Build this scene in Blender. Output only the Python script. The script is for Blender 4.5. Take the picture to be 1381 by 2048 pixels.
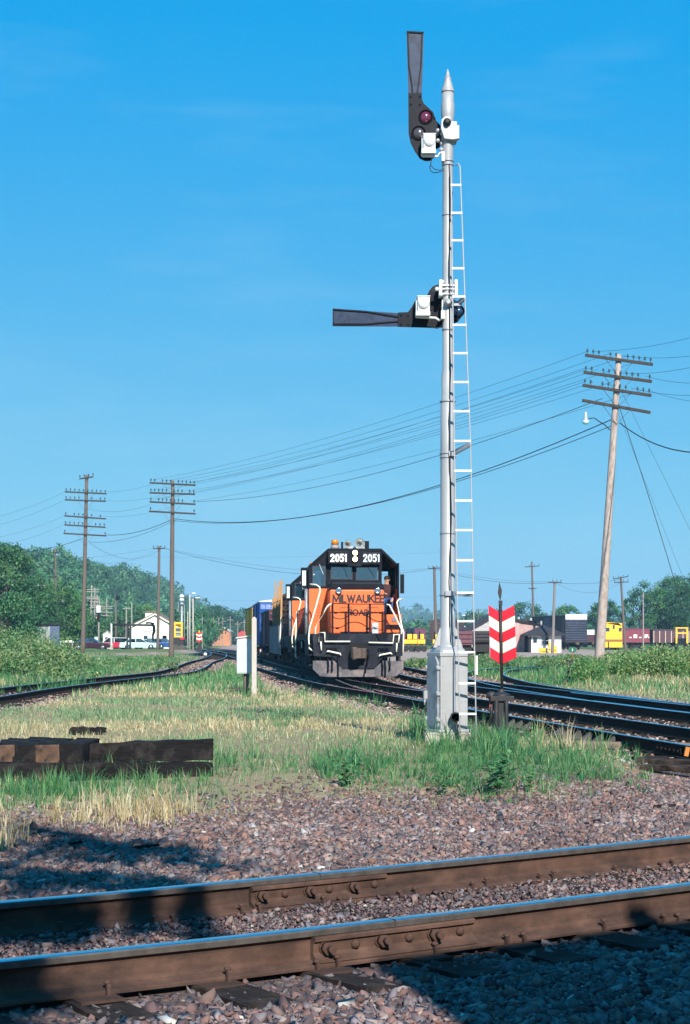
import bpy, math, random
import numpy as np
from mathutils import Vector, Matrix, Euler

random.seed(7)
RNG = np.random.default_rng(11)
scene = bpy.context.scene
for o in list(bpy.data.objects):
    bpy.data.objects.remove(o, do_unlink=True)
COL = scene.collection

# ------------------------------------------------------------------ camera, sky, sun, exposure
FPX, HORIZ, CXP, EYE = 3500.0, 1282.0, 690.5, 1.28      # focal length in photo pixels, horizon row, centre column, eye height
cam_d = bpy.data.cameras.new('camera')
cam = bpy.data.objects.new('camera', cam_d)
COL.objects.link(cam)
cam.location = (0, 0, EYE)
cam.rotation_euler = (math.radians(90), 0, 0)
cam_d.sensor_fit = 'VERTICAL'
cam_d.sensor_height = 36.0
cam_d.sensor_width = 24.3
cam_d.lens = FPX / 2048 * 36.0
cam_d.shift_y = (HORIZ - 1024) / 2048
cam_d.clip_start = 0.1
cam_d.clip_end = 12000
scene.camera = cam

SUN_EL, SUN_AZ = math.radians(33), math.radians(13)       # sun behind the camera, a little to its right
SUN_DIR = Vector((math.sin(SUN_AZ) * math.cos(SUN_EL), -math.cos(SUN_AZ) * math.cos(SUN_EL), math.sin(SUN_EL)))
world = bpy.data.worlds.new('World')
scene.world = world
world.use_nodes = True
wn = world.node_tree.nodes
wl = world.node_tree.links
wn.clear()
w_out = wn.new('ShaderNodeOutputWorld')
w_bg = wn.new('ShaderNodeBackground')
w_sky = wn.new('ShaderNodeTexSky')
w_sky.sky_type = 'NISHITA'
w_sky.sun_disc = False
w_sky.sun_elevation = SUN_EL
w_sky.sun_rotation = math.pi - SUN_AZ
w_sky.altitude = 3000
w_sky.air_density = 0.7
w_sky.dust_density = 0.3
w_sky.ozone_density = 10.0
# film response of the slide: the brightness range of the whole sky is compressed, its colour kept
w_sep = wn.new('ShaderNodeSeparateColor')
w_sep.mode = 'HSV'
w_cmb = wn.new('ShaderNodeCombineColor')
w_cmb.mode = 'HSV'
w_mul = wn.new('ShaderNodeMath'); w_mul.operation = 'MULTIPLY'; w_mul.inputs[1].default_value = 0.1
w_pow = wn.new('ShaderNodeMath'); w_pow.operation = 'POWER'; w_pow.inputs[1].default_value = 0.05
w_mu2 = wn.new('ShaderNodeMath'); w_mu2.operation = 'MULTIPLY'; w_mu2.inputs[1].default_value = 6.9
wl.new(w_sky.outputs[0], w_sep.inputs[0])
w_hue = wn.new('ShaderNodeMapRange')
for k_, v_ in (('From Min', 0.30), ('From Max', 0.95), ('To Min', 214 / 360), ('To Max', 204 / 360)):
    w_hue.inputs[k_].default_value = v_
w_sat = wn.new('ShaderNodeMapRange')
for k_, v_ in (('From Min', 0.34), ('From Max', 1.14), ('To Min', 1.0), ('To Max', 0.66)):
    w_sat.inputs[k_].default_value = v_
wl.new(w_mul.outputs[0], w_hue.inputs[0])
wl.new(w_mul.outputs[0], w_sat.inputs[0])
wl.new(w_hue.outputs[0], w_cmb.inputs[0])
wl.new(w_sat.outputs[0], w_cmb.inputs[1])
wl.new(w_sep.outputs[2], w_mul.inputs[0])
wl.new(w_mul.outputs[0], w_pow.inputs[0])
wl.new(w_pow.outputs[0], w_mu2.inputs[0])
wl.new(w_mu2.outputs[0], w_cmb.inputs[2])
# the faintest streaks of high cloud
w_tc = wn.new('ShaderNodeTexCoord')
w_mp = wn.new('ShaderNodeMapping')
w_mp.inputs['Scale'].default_value = (3.0, 3.0, 16.0)
w_mp.inputs['Rotation'].default_value = (0.0, 0.12, 0.0)
w_nz = wn.new('ShaderNodeTexNoise')
w_nz.inputs['Scale'].default_value = 2.2
w_nz.inputs['Detail'].default_value = 8.0
w_nz.inputs['Roughness'].default_value = 0.6
w_cr = wn.new('ShaderNodeMapRange')
for k_, v_ in (('From Min', 0.50), ('From Max', 0.80), ('To Min', 0.0), ('To Max', 0.09)):
    w_cr.inputs[k_].default_value = v_
w_hs = wn.new('ShaderNodeMix')
w_hs.data_type = 'RGBA'
w_hs.inputs[7].default_value = (5.5, 7.2, 8.0, 1)
wl.new(w_tc.outputs['Generated'], w_mp.inputs[0])
wl.new(w_mp.outputs[0], w_nz.inputs['Vector'])
wl.new(w_nz.outputs[0], w_cr.inputs[0])
wl.new(w_cr.outputs[0], w_hs.inputs[0])
wl.new(w_cmb.outputs[0], w_hs.inputs[6])
wl.new(w_hs.outputs[2], w_bg.inputs[0])
w_bg.inputs[1].default_value = 0.085
wl.new(w_bg.outputs[0], w_out.inputs[0])

sun_d = bpy.data.lights.new('sun', 'SUN')
sun_d.energy = 4.9
sun_d.angle = math.radians(0.53)
sun_d.color = (1.0, 0.955, 0.87)
sun = bpy.data.objects.new('sun', sun_d)
COL.objects.link(sun)
sun.rotation_euler = SUN_DIR.to_track_quat('Z', 'Y').to_euler()
sun.location = (20, -60, 40)

scene.view_settings.view_transform = 'Standard'
scene.view_settings.look = 'None'
scene.view_settings.exposure = 0.6
scene.view_settings.gamma = 1.0
scene.view_settings.use_curve_mapping = False
scene.render.engine = 'CYCLES'
scene.cycles.max_bounces = 6
scene.cycles.transparent_max_bounces = 8
scene.cycles.volume_bounces = 0
scene.cycles.use_denoising = True

# ------------------------------------------------------------------ helpers
def P(x, y, z=0.0):
    """photo pixel on a level at height z -> world point"""
    Y = FPX * (EYE - z) / (y - HORIZ)
    return Vector(((x - CXP) / FPX * Y, Y, z))

def PD(x, y, Y):
    """photo pixel at distance Y -> world point"""
    return Vector(((x - CXP) / FPX * Y, Y, EYE - (y - HORIZ) / FPX * Y))

def new_mat(name):
    m = bpy.data.materials.new(name)
    m.use_nodes = True
    nt = m.node_tree
    b = nt.nodes.get('Principled BSDF')
    return m, nt, b

def noise(nt, scale, detail=3.0, rough=0.6, coord='Object', mapping=None):
    tc = nt.nodes.new('ShaderNodeTexCoord')
    n = nt.nodes.new('ShaderNodeTexNoise')
    n.inputs['Scale'].default_value = scale
    n.inputs['Detail'].default_value = detail
    n.inputs['Roughness'].default_value = rough
    src = tc.outputs[coord]
    if mapping:
        mp = nt.nodes.new('ShaderNodeMapping')
        mp.inputs['Scale'].default_value = mapping
        nt.links.new(src, mp.inputs[0])
        src = mp.outputs[0]
    nt.links.new(src, n.inputs['Vector'])
    return n.outputs[0]

def ramp(nt, src, p0, p1, c0=(0, 0, 0, 1), c1=(1, 1, 1, 1)):
    r = nt.nodes.new('ShaderNodeValToRGB')
    r.color_ramp.elements[0].position = p0
    r.color_ramp.elements[1].position = p1
    r.color_ramp.elements[0].color = c0
    r.color_ramp.elements[1].color = c1
    nt.links.new(src, r.inputs[0])
    return r.outputs[0]

def mixc(nt, fac, a, b, mode='MIX'):
    m = nt.nodes.new('ShaderNodeMix')
    m.data_type = 'RGBA'
    m.blend_type = mode
    for sock, val in ((m.inputs[0], fac), (m.inputs[6], a), (m.inputs[7], b)):
        if isinstance(val, (int, float)):
            sock.default_value = val
        elif isinstance(val, tuple):
            sock.default_value = (val + (1,))[:4]
        else:
            nt.links.new(val, sock)
    return m.outputs[2]

def bump(nt, b, src, strength, dist=0.01):
    n = nt.nodes.new('ShaderNodeBump')
    n.inputs['Strength'].default_value = strength
    n.inputs['Distance'].default_value = dist
    nt.links.new(src, n.inputs['Height'])
    nt.links.new(n.outputs[0], b.inputs['Normal'])

MATS = {}
def M(name, col, rough=0.7, metal=0.0, var=0.2, scale=6.0, dirt=None, bmp=0.0, bscale=40.0, bdist=0.004, stretch=None, spec=None):
    """plain procedural paint / wood / metal: base colour with grain, patchy dirt and fine relief"""
    if name in MATS:
        return MATS[name]
    m, nt, b = new_mat(name)
    c0 = tuple(max(0, c * (1 - var)) for c in col)
    c1 = tuple(min(1, c * (1 + var)) for c in col)
    n = noise(nt, scale, 5.0, 0.65, mapping=stretch)
    f = ramp(nt, n, 0.3, 0.7)
    out = mixc(nt, f, c0, c1)
    if dirt:
        dc, amt, ds = dirt[:3]
        n2 = noise(nt, ds, 6.0, 0.7, mapping=(dirt[3] if len(dirt) > 3 else None))
        f2 = ramp(nt, n2, 0.62 - amt * 0.4, 0.80 - amt * 0.25)
        out = mixc(nt, f2, out, dc)
    nt.links.new(out, b.inputs['Base Color'])
    nr = nt.nodes.new('ShaderNodeMapRange')
    nr.inputs['To Min'].default_value = max(0.03, rough - 0.1)
    nr.inputs['To Max'].default_value = min(1.0, rough + 0.1)
    nt.links.new(n, nr.inputs[0])
    nt.links.new(nr.outputs[0], b.inputs['Roughness'])
    b.inputs['Metallic'].default_value = metal
    if spec is not None:
        b.inputs['Specular IOR Level'].default_value = spec
    if bmp > 0:
        bump(nt, b, noise(nt, bscale, 4.0, 0.6, mapping=stretch), bmp, bdist)
    MATS[name] = m
    return m

def leafmat(name, trans=0.25, rough=0.6):
    """foliage / stone material that takes its colour from the point colours of the mesh"""
    m, nt, b = new_mat(name)
    a = nt.nodes.new('ShaderNodeAttribute')
    a.attribute_name = 'Col'
    nt.links.new(a.outputs[0], b.inputs['Base Color'])
    b.inputs['Roughness'].default_value = rough
    b.inputs['Specular IOR Level'].default_value = 0.25
    if trans > 0:
        t = nt.nodes.new('ShaderNodeBsdfTranslucent')
        mx = nt.nodes.new('ShaderNodeMixShader')
        mx.inputs[0].default_value = trans
        nt.links.new(a.outputs[0], t.inputs[0])
        nt.links.new(b.outputs[0], mx.inputs[1])
        nt.links.new(t.outputs[0], mx.inputs[2])
        nt.links.new(mx.outputs[0], nt.nodes['Material Output'].inputs[0])
    MATS[name] = m
    return m

def emit(name, col, strength, base=(0.8, 0.8, 0.8)):
    m, nt, b = new_mat(name)
    b.inputs['Base Color'].default_value = base + (1,)
    b.inputs['Emission Color'].default_value = col + (1,)
    b.inputs['Emission Strength'].default_value = strength
    MATS[name] = m
    return m

def glassmat(name, tint=(0.75, 0.85, 0.9), refl=0.35, rough=0.02):
    m, nt, b = new_mat(name)
    nt.nodes.remove(b)
    t = nt.nodes.new('ShaderNodeBsdfTransparent')
    t.inputs[0].default_value = tint + (1,)
    g = nt.nodes.new('ShaderNodeBsdfGlossy')
    g.inputs['Roughness'].default_value = rough
    lw = nt.nodes.new('ShaderNodeLayerWeight')
    lw.inputs[0].default_value = refl
    add = nt.nodes.new('ShaderNodeMath')
    add.operation = 'ADD'
    add.use_clamp = True
    add.inputs[1].default_value = refl * 0.6
    nt.links.new(lw.outputs['Fresnel'], add.inputs[0])
    mx = nt.nodes.new('ShaderNodeMixShader')
    nt.links.new(add.outputs[0], mx.inputs[0])
    nt.links.new(t.outputs[0], mx.inputs[1])
    nt.links.new(g.outputs[0], mx.inputs[2])
    nt.links.new(mx.outputs[0], nt.nodes['Material Output'].inputs[0])
    MATS[name] = m
    return m

class MB:
    """collects simple solids into one mesh"""
    def __init__(self):
        self.v, self.f, self.s, self.mi = [], [], [], []
        self.cur = 0
    def _add(self, vs, fs, smooth=False):
        n = len(self.v)
        self.v += [tuple(p) for p in vs]
        for i, f in enumerate(fs):
            self.f.append(tuple(k + n for k in f))
            self.s.append(smooth if isinstance(smooth, bool) else smooth[i])
            self.mi.append(self.cur)
        return self
    def bx(self, x0, x1, y0, y1, z0, z1, R=None, c=None):
        vs = [(x0, y0, z0), (x1, y0, z0), (x1, y1, z0), (x0, y1, z0), (x0, y0, z1), (x1, y0, z1), (x1, y1, z1), (x0, y1, z1)]
        if R is not None:
            c = Vector(c) if c is not None else Vector((0, 0, 0))
            vs = [R @ (Vector(p)) + c for p in vs]
        return self._add(vs, [(0, 3, 2, 1), (4, 5, 6, 7), (0, 1, 5, 4), (1, 2, 6, 5), (2, 3, 7, 6), (3, 0, 4, 7)])
    def box(self, c, s, rz=0.0, rx=0.0, ry=0.0):
        R = Euler((rx, ry, rz)).to_matrix()
        h = [k / 2 for k in s]
        return self.bx(-h[0], h[0], -h[1], h[1], -h[2], h[2], R, c)
    def beam(self, p0, p1, w, h, up=(0, 0, 1)):
        p0, p1 = Vector(p0), Vector(p1)
        d = p1 - p0
        L = d.length
        d.normalize()
        u = Vector(up)
        if abs(d.dot(u)) > 0.98:
            u = Vector((0, 1, 0))
        s = d.cross(u).normalized()
        t = s.cross(d)
        R = Matrix((s, d, t)).transposed()
        return self.bx(-w / 2, w / 2, 0, L, -h / 2, h / 2, R, p0)
    def ring(self, c, d, r, n):
        d = Vector(d).normalized()
        a = Vector((0, 0, 1)) if abs(d.z) < 0.9 else Vector((1, 0, 0))
        u = d.cross(a).normalized()
        w = d.cross(u)
        return [Vector(c) + (u * math.cos(2 * math.pi * k / n) + w * math.sin(2 * math.pi * k / n)) * r for k in range(n)]
    def cyl(self, p0, p1, r0, r1=None, n=10, caps=True):
        if r1 is None:
            r1 = r0
        p0, p1 = Vector(p0), Vector(p1)
        d = p1 - p0
        vs = self.ring(p0, d, r0, n) + self.ring(p1, d, r1, n)
        fs = [(k, (k + 1) % n, n + (k + 1) % n, n + k) for k in range(n)]
        sm = [True] * n
        if caps:
            fs += [tuple(range(n - 1, -1, -1)), tuple(range(n, 2 * n))]
            sm += [False, False]
        return self._add(vs, fs, sm)
    def tube(self, pts, r, n=6, caps=True):
        pts = [Vector(p) for p in pts]
        rs = r if isinstance(r, (list, tuple)) else [r] * len(pts)
        vs = []
        for i, p in enumerate(pts):
            d = (pts[min(i + 1, len(pts) - 1)] - pts[max(i - 1, 0)])
            vs += self.ring(p, d, rs[i], n)
        fs, sm = [], []
        for i in range(len(pts) - 1):
            for k in range(n):
                fs.append((i * n + k, i * n + (k + 1) % n, (i + 1) * n + (k + 1) % n, (i + 1) * n + k))
                sm.append(True)
        if caps:
            m = (len(pts) - 1) * n
            fs += [tuple(range(n - 1, -1, -1)), tuple(range(m, m + n))]
            sm += [False, False]
        return self._add(vs, fs, sm)
    def lathe(self, prof, c=(0, 0, 0), n=14, axis='z'):
        c = Vector(c)
        vs = []
        for r, h in prof:
            for k in range(n):
                a = 2 * math.pi * k / n
                x, y = r * math.cos(a), r * math.sin(a)
                p = (x, y, h) if axis == 'z' else ((x, h, y) if axis == 'y' else (h, x, y))
                vs.append(c + Vector(p))
        fs = []
        for i in range(len(prof) - 1):
            for k in range(n):
                fs.append((i * n + k, i * n + (k + 1) % n, (i + 1) * n + (k + 1) % n, (i + 1) * n + k))
        sm = [True] * len(fs)
        m = (len(prof) - 1) * n
        fs += [tuple(range(n - 1, -1, -1)), tuple(range(m, m + n))]
        sm += [False, False]
        return self._add(vs, fs, sm)
    def prism(self, poly, axis, a, b):
        def q(u, v, w):
            return {'x': (w, u, v), 'y': (u, w, v), 'z': (u, v, w)}[axis]
        n = len(poly)
        vs = [q(u, v, a) for u, v in poly] + [q(u, v, b) for u, v in poly]
        fs = [(k, (k + 1) % n, n + (k + 1) % n, n + k) for k in range(n)]
        fs += [tuple(range(n - 1, -1, -1)), tuple(range(n, 2 * n))]
        return self._add(vs, fs)
    def sphere(self, c, r, n=10, m=7, sc=(1, 1, 1)):
        prof = []
        vs, fs = [], []
        for i in range(m + 1):
            t = math.pi * i / m
            for k in range(n):
                a = 2 * math.pi * k / n
                vs.append((c[0] + r * sc[0] * math.sin(t) * math.cos(a), c[1] + r * sc[1] * math.sin(t) * math.sin(a), c[2] + r * sc[2] * math.cos(t)))
        for i in range(m):
            for k in range(n):
                fs.append((i * n + k, i * n + (k + 1) % n, (i + 1) * n + (k + 1) % n, (i + 1) * n + k))
        return self._add(vs, fs, True)
    def holed(self, u0, u1, v0, v1, holes, axis, a, b):
        """a flat wall from a to b along axis with rectangular openings (u0,u1,v0,v1)"""
        us = sorted({u0, u1} | {h[0] for h in holes} | {h[1] for h in holes})
        vs = sorted({v0, v1} | {h[2] for h in holes} | {h[3] for h in holes})
        for i in range(len(us) - 1):
            for j in range(len(vs) - 1):
                cu, cv = (us[i] + us[i + 1]) / 2, (vs[j] + vs[j + 1]) / 2
                if not (u0 < cu < u1 and v0 < cv < v1):
                    continue
                if any(h[0] < cu < h[1] and h[2] < cv < h[3] for h in holes):
                    continue
                self.prism([(us[i], vs[j]), (us[i + 1], vs[j]), (us[i + 1], vs[j + 1]), (us[i], vs[j + 1])], axis, a, b)
        return self
    def mesh(self, name):
        me = bpy.data.meshes.new(name)
        me.from_pydata(self.v, [], self.f)
        me.polygons.foreach_set('use_smooth', self.s)
        me.polygons.foreach_set('material_index', self.mi)
        me.validate()
        import bmesh as _b
        bm = _b.new()
        bm.from_mesh(me)
        _b.ops.recalc_face_normals(bm, faces=bm.faces)
        bm.to_mesh(me)
        bm.free()
        me.update()
        return me
    def build(self, name, mats, parent=None, loc=None, bevel=0):
        o = bpy.data.objects.new(name, self.mesh(name))
        for m in (mats if isinstance(mats, (list, tuple)) else [mats]):
            o.data.materials.append(m)
        COL.objects.link(o)
        if parent is not None:
            o.parent = parent
        if loc is not None:
            o.location = loc
        if bevel:
            md = o.modifiers.new('edge', 'BEVEL')
            md.width = bevel
            md.segments = 2
            md.limit_method = 'ANGLE'
        return o

def npmesh(name, verts, faces, mat, cols=None, parent=None, smooth=False):
    verts = np.asarray(verts, dtype=np.float32)
    faces = np.asarray(faces, dtype=np.int32)
    k = faces.shape[1]
    me = bpy.data.meshes.new(name)
    me.vertices.add(len(verts))
    me.vertices.foreach_set('co', verts.ravel())
    me.loops.add(faces.size)
    me.loops.foreach_set('vertex_index', faces.ravel())
    me.polygons.add(len(faces))
    me.polygons.foreach_set('loop_start', np.arange(0, faces.size, k, dtype=np.int32))
    me.polygons.foreach_set('loop_total', np.full(len(faces), k, dtype=np.int32))
    if smooth:
        me.polygons.foreach_set('use_smooth', np.ones(len(faces), dtype=bool))
    if cols is not None:
        ca = me.color_attributes.new('Col', 'FLOAT_COLOR', 'POINT')
        c4 = np.ones((len(verts), 4), dtype=np.float32)
        c4[:, :3] = cols
        ca.data.foreach_set('color', c4.ravel())
    me.update()
    me.materials.append(mat)
    o = bpy.data.objects.new(name, me)
    COL.objects.link(o)
    if parent is not None:
        o.parent = parent
    return o

def tag(o, label=None, cat=None, group=None, kind=None):
    if label: o['label'] = label
    if cat: o['category'] = cat
    if group: o['group'] = group
    if kind: o['kind'] = kind
    return o

def thing(name, label, cat, loc=(0, 0, 0), rz=0.0, group=None, rot=None):
    o = bpy.data.objects.new(name, None)
    COL.objects.link(o)
    o.location = loc
    o.rotation_euler = rot if rot else (0, 0, rz)
    o.empty_display_size = 0.2
    return tag(o, label, cat, group)

def copy_tree(o, parent=None):
    c = o.copy()
    COL.objects.link(c)
    c.parent = parent
    for ch in list(o.children):
        copy_tree(ch, c)
    return c

def text(body, size, mat, parent, loc, name='lettering', bold=0.0, extrude=0.006, sx=1.0, rot=(math.pi / 2, 0, 0), spacing=1.0):
    cu = bpy.data.curves.new(name, 'FONT')
    cu.body = body
    cu.size = size
    cu.align_x = 'CENTER'
    cu.align_y = 'CENTER'
    cu.extrude = extrude
    cu.offset = bold
    cu.space_character = spacing
    t = bpy.data.objects.new(name + '_source', cu)
    COL.objects.link(t)
    bpy.context.view_layer.update()
    me = bpy.data.meshes.new_from_object(t)
    bpy.data.objects.remove(t, do_unlink=True)
    o = bpy.data.objects.new(name, me)
    me.materials.clear()
    me.materials.append(mat)
    COL.objects.link(o)
    o.parent = parent
    o.location = loc
    o.rotation_euler = rot
    o.scale = (sx, 1, 1)
    return o

STROKES = {  # letters drawn as pen strokes in a unit box: (width, polylines)
    'M': (0.95, [[(0, 0), (0.06, 1), (0.475, 0.12), (0.89, 1), (0.95, 0)]]), 'I': (0.0, [[(0, 0), (0, 1)]]), 'L': (0.48, [[(0, 1), (0, 0), (0.48, 0)]]),
    'W': (1.05, [[(0, 1), (0.27, 0), (0.525, 0.92), (0.78, 0), (1.05, 1)]]), 'A': (0.80, [[(0, 0), (0.40, 1), (0.80, 0)], [(0.15, 0.33), (0.65, 0.33)]]),
    'U': (0.66, [[(0, 1), (0, 0.32), (0.05, 0.13), (0.18, 0.02), (0.33, 0), (0.48, 0.02), (0.61, 0.13), (0.66, 0.32), (0.66, 1)]]),
    'K': (0.62, [[(0, 0), (0, 1)], [(0.60, 1), (0.02, 0.40)], [(0.20, 0.58), (0.62, 0)]]), 'E': (0.50, [[(0.5, 1), (0, 1), (0, 0), (0.5, 0)], [(0, 0.52), (0.45, 0.52)]]),
    'R': (0.56, [[(0, 0), (0, 1), (0.30, 1), (0.48, 0.93), (0.54, 0.76), (0.48, 0.59), (0.30, 0.52), (0, 0.52)], [(0.26, 0.52), (0.58, 0)]]),
    'O': (0.92, [[(0.46 + 0.46 * math.cos(2 * math.pi * k / 16), 0.5 + 0.5 * math.sin(2 * math.pi * k / 16)) for k in range(17)]]),
    'D': (0.70, [[(0, 0), (0, 1), (0.28, 1), (0.52, 0.90), (0.67, 0.70), (0.70, 0.5), (0.67, 0.30), (0.52, 0.10), (0.28, 0), (0, 0)]]),
    '2': (0.52, [[(0.0, 0.76), (0.05, 0.91), (0.16, 0.99), (0.30, 1), (0.44, 0.93), (0.50, 0.78), (0.46, 0.60), (0.0, 0.0), (0.53, 0.0)]]),
    '0': (0.54, [[(0.27 + 0.27 * math.cos(2 * math.pi * k / 14), 0.5 + 0.5 * math.sin(2 * math.pi * k / 14)) for k in range(15)]]),
    '5': (0.50, [[(0.48, 1), (0.06, 1), (0.02, 0.55), (0.16, 0.63), (0.32, 0.62), (0.46, 0.50), (0.50, 0.33), (0.45, 0.13), (0.32, 0.01), (0.16, 0.0), (0.0, 0.12)]]),
    '1': (0.16, [[(0.0, 0.82), (0.16, 1), (0.16, 0)]]),
}
def pen_text(body, h, stroke, mat, parent, centre, y, gap=0.28, name='letter', stretch=1.0):
    """flat raised letters on a plane facing the camera side, every letter one mesh"""
    tot = sum(STROKES[c_][0] for c_ in body) * h * stretch + gap * h * (len(body) - 1)
    x = centre[0] - tot / 2
    for c_ in body:
        w, lines = STROKES[c_]
        mb = MB()
        for ln in lines:
            q = [(x + a * h * stretch, centre[1] - h / 2 + b_ * h) for a, b_ in ln]
            for i in range(len(q) - 1):
                (ax, az), (bx_, bz) = q[i], q[i + 1]
                L = math.hypot(bx_ - ax, bz - az)
                ex, ez = (bx_ - ax) / L * stroke * 0.38, (bz - az) / L * stroke * 0.38
                mb.beam((ax - ex, y + 0.0004 * i, az - ez), (bx_ + ex, y + 0.0004 * i, bz + ez), 0.008, stroke, (0, 1, 0)) if False else mb.prism(
                    [(ax - ex - ez / 0.38 * 0.5, az - ez + ex / 0.38 * 0.5), (ax - ex + ez / 0.38 * 0.5, az - ez - ex / 0.38 * 0.5), (bx_ + ex + ez / 0.38 * 0.5, bz + ez - ex / 0.38 * 0.5), (bx_ + ex - ez / 0.38 * 0.5, bz + ez + ex / 0.38 * 0.5)], 'y', y - 0.004 - 0.0006 * i, y + 0.004)
        mb.build(name, mat, parent)
        x += w * h * stretch + gap * h

def catmull(pts, step):
    """smooth plan curve through points, resampled at even steps"""
    pts = [np.array(p, float) for p in pts]
    pts = [2 * pts[0] - pts[1]] + pts + [2 * pts[-1] - pts[-2]]
    out = []
    for i in range(1, len(pts) - 2):
        p0, p1, p2, p3 = pts[i - 1:i + 3]
        t0 = 0.0
        t1 = t0 + np.linalg.norm(p1 - p0) ** 0.5
        t2 = t1 + np.linalg.norm(p2 - p1) ** 0.5
        t3 = t2 + np.linalg.norm(p3 - p2) ** 0.5
        for t in np.linspace(t1, t2, 40, endpoint=False):
            a1 = (t1 - t) / (t1 - t0) * p0 + (t - t0) / (t1 - t0) * p1
            a2 = (t2 - t) / (t2 - t1) * p1 + (t - t1) / (t2 - t1) * p2
            a3 = (t3 - t) / (t3 - t2) * p2 + (t - t2) / (t3 - t2) * p3
            b1 = (t2 - t) / (t2 - t0) * a1 + (t - t0) / (t2 - t0) * a2
            b2 = (t3 - t) / (t3 - t1) * a2 + (t - t1) / (t3 - t1) * a3
            out.append((t2 - t) / (t2 - t1) * b1 + (t - t1) / (t2 - t1) * b2)
    out.append(pts[-2])
    out = np.array(out)
    seg = np.linalg.norm(np.diff(out, axis=0), axis=1)
    s = np.concatenate([[0], np.cumsum(seg)])
    n = max(2, int(s[-1] / step) + 1)
    q = np.linspace(0, s[-1], n)
    return np.stack([np.interp(q, s, out[:, 0]), np.interp(q, s, out[:, 1])], axis=1)

def normals2(c):
    d = np.gradient(c, axis=0)
    d /= np.linalg.norm(d, axis=1)[:, None]
    return d, np.stack([-d[:, 1], d[:, 0]], axis=1)

def vnoise(x, y, s, seed=0):
    """smooth value noise for placing things"""
    x = np.asarray(x) / s + seed * 17.3
    y = np.asarray(y) / s + seed * 9.1
    xi, yi = np.floor(x).astype(np.int64), np.floor(y).astype(np.int64)
    fx, fy = x - xi, y - yi
    fx, fy = fx * fx * (3 - 2 * fx), fy * fy * (3 - 2 * fy)
    def h(a, b):
        v = np.sin(a * 127.1 + b * 311.7 + seed * 74.7) * 43758.5453
        return v - np.floor(v)
    return (h(xi, yi) * (1 - fx) + h(xi + 1, yi) * fx) * (1 - fy) + (h(xi, yi + 1) * (1 - fx) + h(xi + 1, yi + 1) * fx) * fy

def fbm(x, y, s, seed=0):
    return (vnoise(x, y, s, seed) + 0.5 * vnoise(x, y, s / 2.1, seed + 1) + 0.25 * vnoise(x, y, s / 4.3, seed + 2)) / 1.75
# ------------------------------------------------------------------ materials
RUST = M('rail_rust', (0.098, 0.055, 0.041), 0.9, 0.0, 0.4, 5, dirt=((0.038, 0.027, 0.024), 0.5, 2.2, (1, 1, 3)), spec=0.1, bmp=0.5, bscale=90)
RAILSIDE = M('rail_head_side', (0.085, 0.07, 0.06), 0.55, 0.3, 0.3, 14, bmp=0.2)
STEEL = M('rail_top', (0.55, 0.57, 0.60), 0.24, 1.0, 0.12, 20)
DARKRAIL = M('oily_rail', (0.026, 0.019, 0.016), 0.8, 0.0, 0.35, 6, spec=0.08)
TIE = M('creosote_tie', (0.026, 0.02, 0.018), 0.9, 0, 0.5, 5, spec=0.1, dirt=((0.10, 0.07, 0.055), 0.3, 3), bmp=0.6, bscale=30, stretch=(1, 12, 12))
TIEGREY = M('weathered_tie', (0.075, 0.06, 0.052), 0.92, 0, 0.5, 6, dirt=((0.17, 0.12, 0.09), 0.4, 3), bmp=0.8, bscale=25, stretch=(10, 1, 10))
SILVER = M('aluminium_paint', (0.36, 0.36, 0.36), 0.5, 0.2, 0.06, 7, dirt=((0.36, 0.34, 0.31), 0.2, 9, (1, 1, 0.25)), bmp=0.08)
SILVERDK = M('worn_aluminium_paint', (0.30, 0.32, 0.35), 0.5, 0.35, 0.15, 8, dirt=((0.16, 0.15, 0.14), 0.25, 7))
WHITEP = M('white_paint', (0.70, 0.70, 0.67), 0.55, 0, 0.06, 6, dirt=((0.5, 0.47, 0.42), 0.12, 5))
BLACKP = M('black_paint', (0.010, 0.0115, 0.017), 0.5, 0, 0.4, 5, dirt=((0.035, 0.035, 0.04), 0.12, 4), spec=0.12)
BLADE = M('blade_back_enamel', (0.024, 0.04, 0.08), 0.40, 0.0, 0.2, 6, dirt=((0.006, 0.007, 0.012), 0.30, 9), spec=0.2)
CONC = M('concrete', (0.42, 0.37, 0.32), 0.9, 0, 0.18, 6, dirt=((0.2, 0.16, 0.12), 0.35, 5), bmp=0.5, bscale=60)
RED = M('red_enamel', (0.62, 0.012, 0.03), 0.45, 0, 0.06, 5)
CREAM = M('cream_enamel', (0.80, 0.76, 0.58), 0.45, 0, 0.04, 5)
GREENT = M('green_enamel', (0.01, 0.11, 0.075), 0.45, 0, 0.1, 5)
GREYBOX = M('grey_box_paint', (0.47, 0.51, 0.51), 0.6, 0, 0.06, 3, dirt=((0.35, 0.34, 0.3), 0.15, 4))
POSTW = M('bare_post_wood', (0.47, 0.41, 0.36), 0.85, 0, 0.15, 6, bmp=0.4, bscale=20, stretch=(12, 12, 1))
POLEW = M('pole_wood_dark', (0.13, 0.098, 0.08), 0.9, 0, 0.35, 4, bmp=0.5, bscale=14, stretch=(14, 14, 1))
POLEL = M('pole_wood_pale', (0.42, 0.335, 0.295), 0.88, 0, 0.25, 5, dirt=((0.20, 0.13, 0.09), 0.35, 5, (2, 2, 0.5)), bmp=0.6, bscale=16, stretch=(10, 10, 1))
ARMW = M('crossarm_wood', (0.045, 0.035, 0.032), 0.9, 0, 0.4, 6)
ARMP = M('crossarm_wood_pale', (0.17, 0.12, 0.10), 0.9, 0, 0.3, 6)
INSUL = M('insulator_glass', (0.05, 0.075, 0.085), 0.15, 0, 0.3, 3)
WIRE = M('wire', (0.02, 0.022, 0.026), 0.6, 0.2, 0.1, 3)
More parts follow.
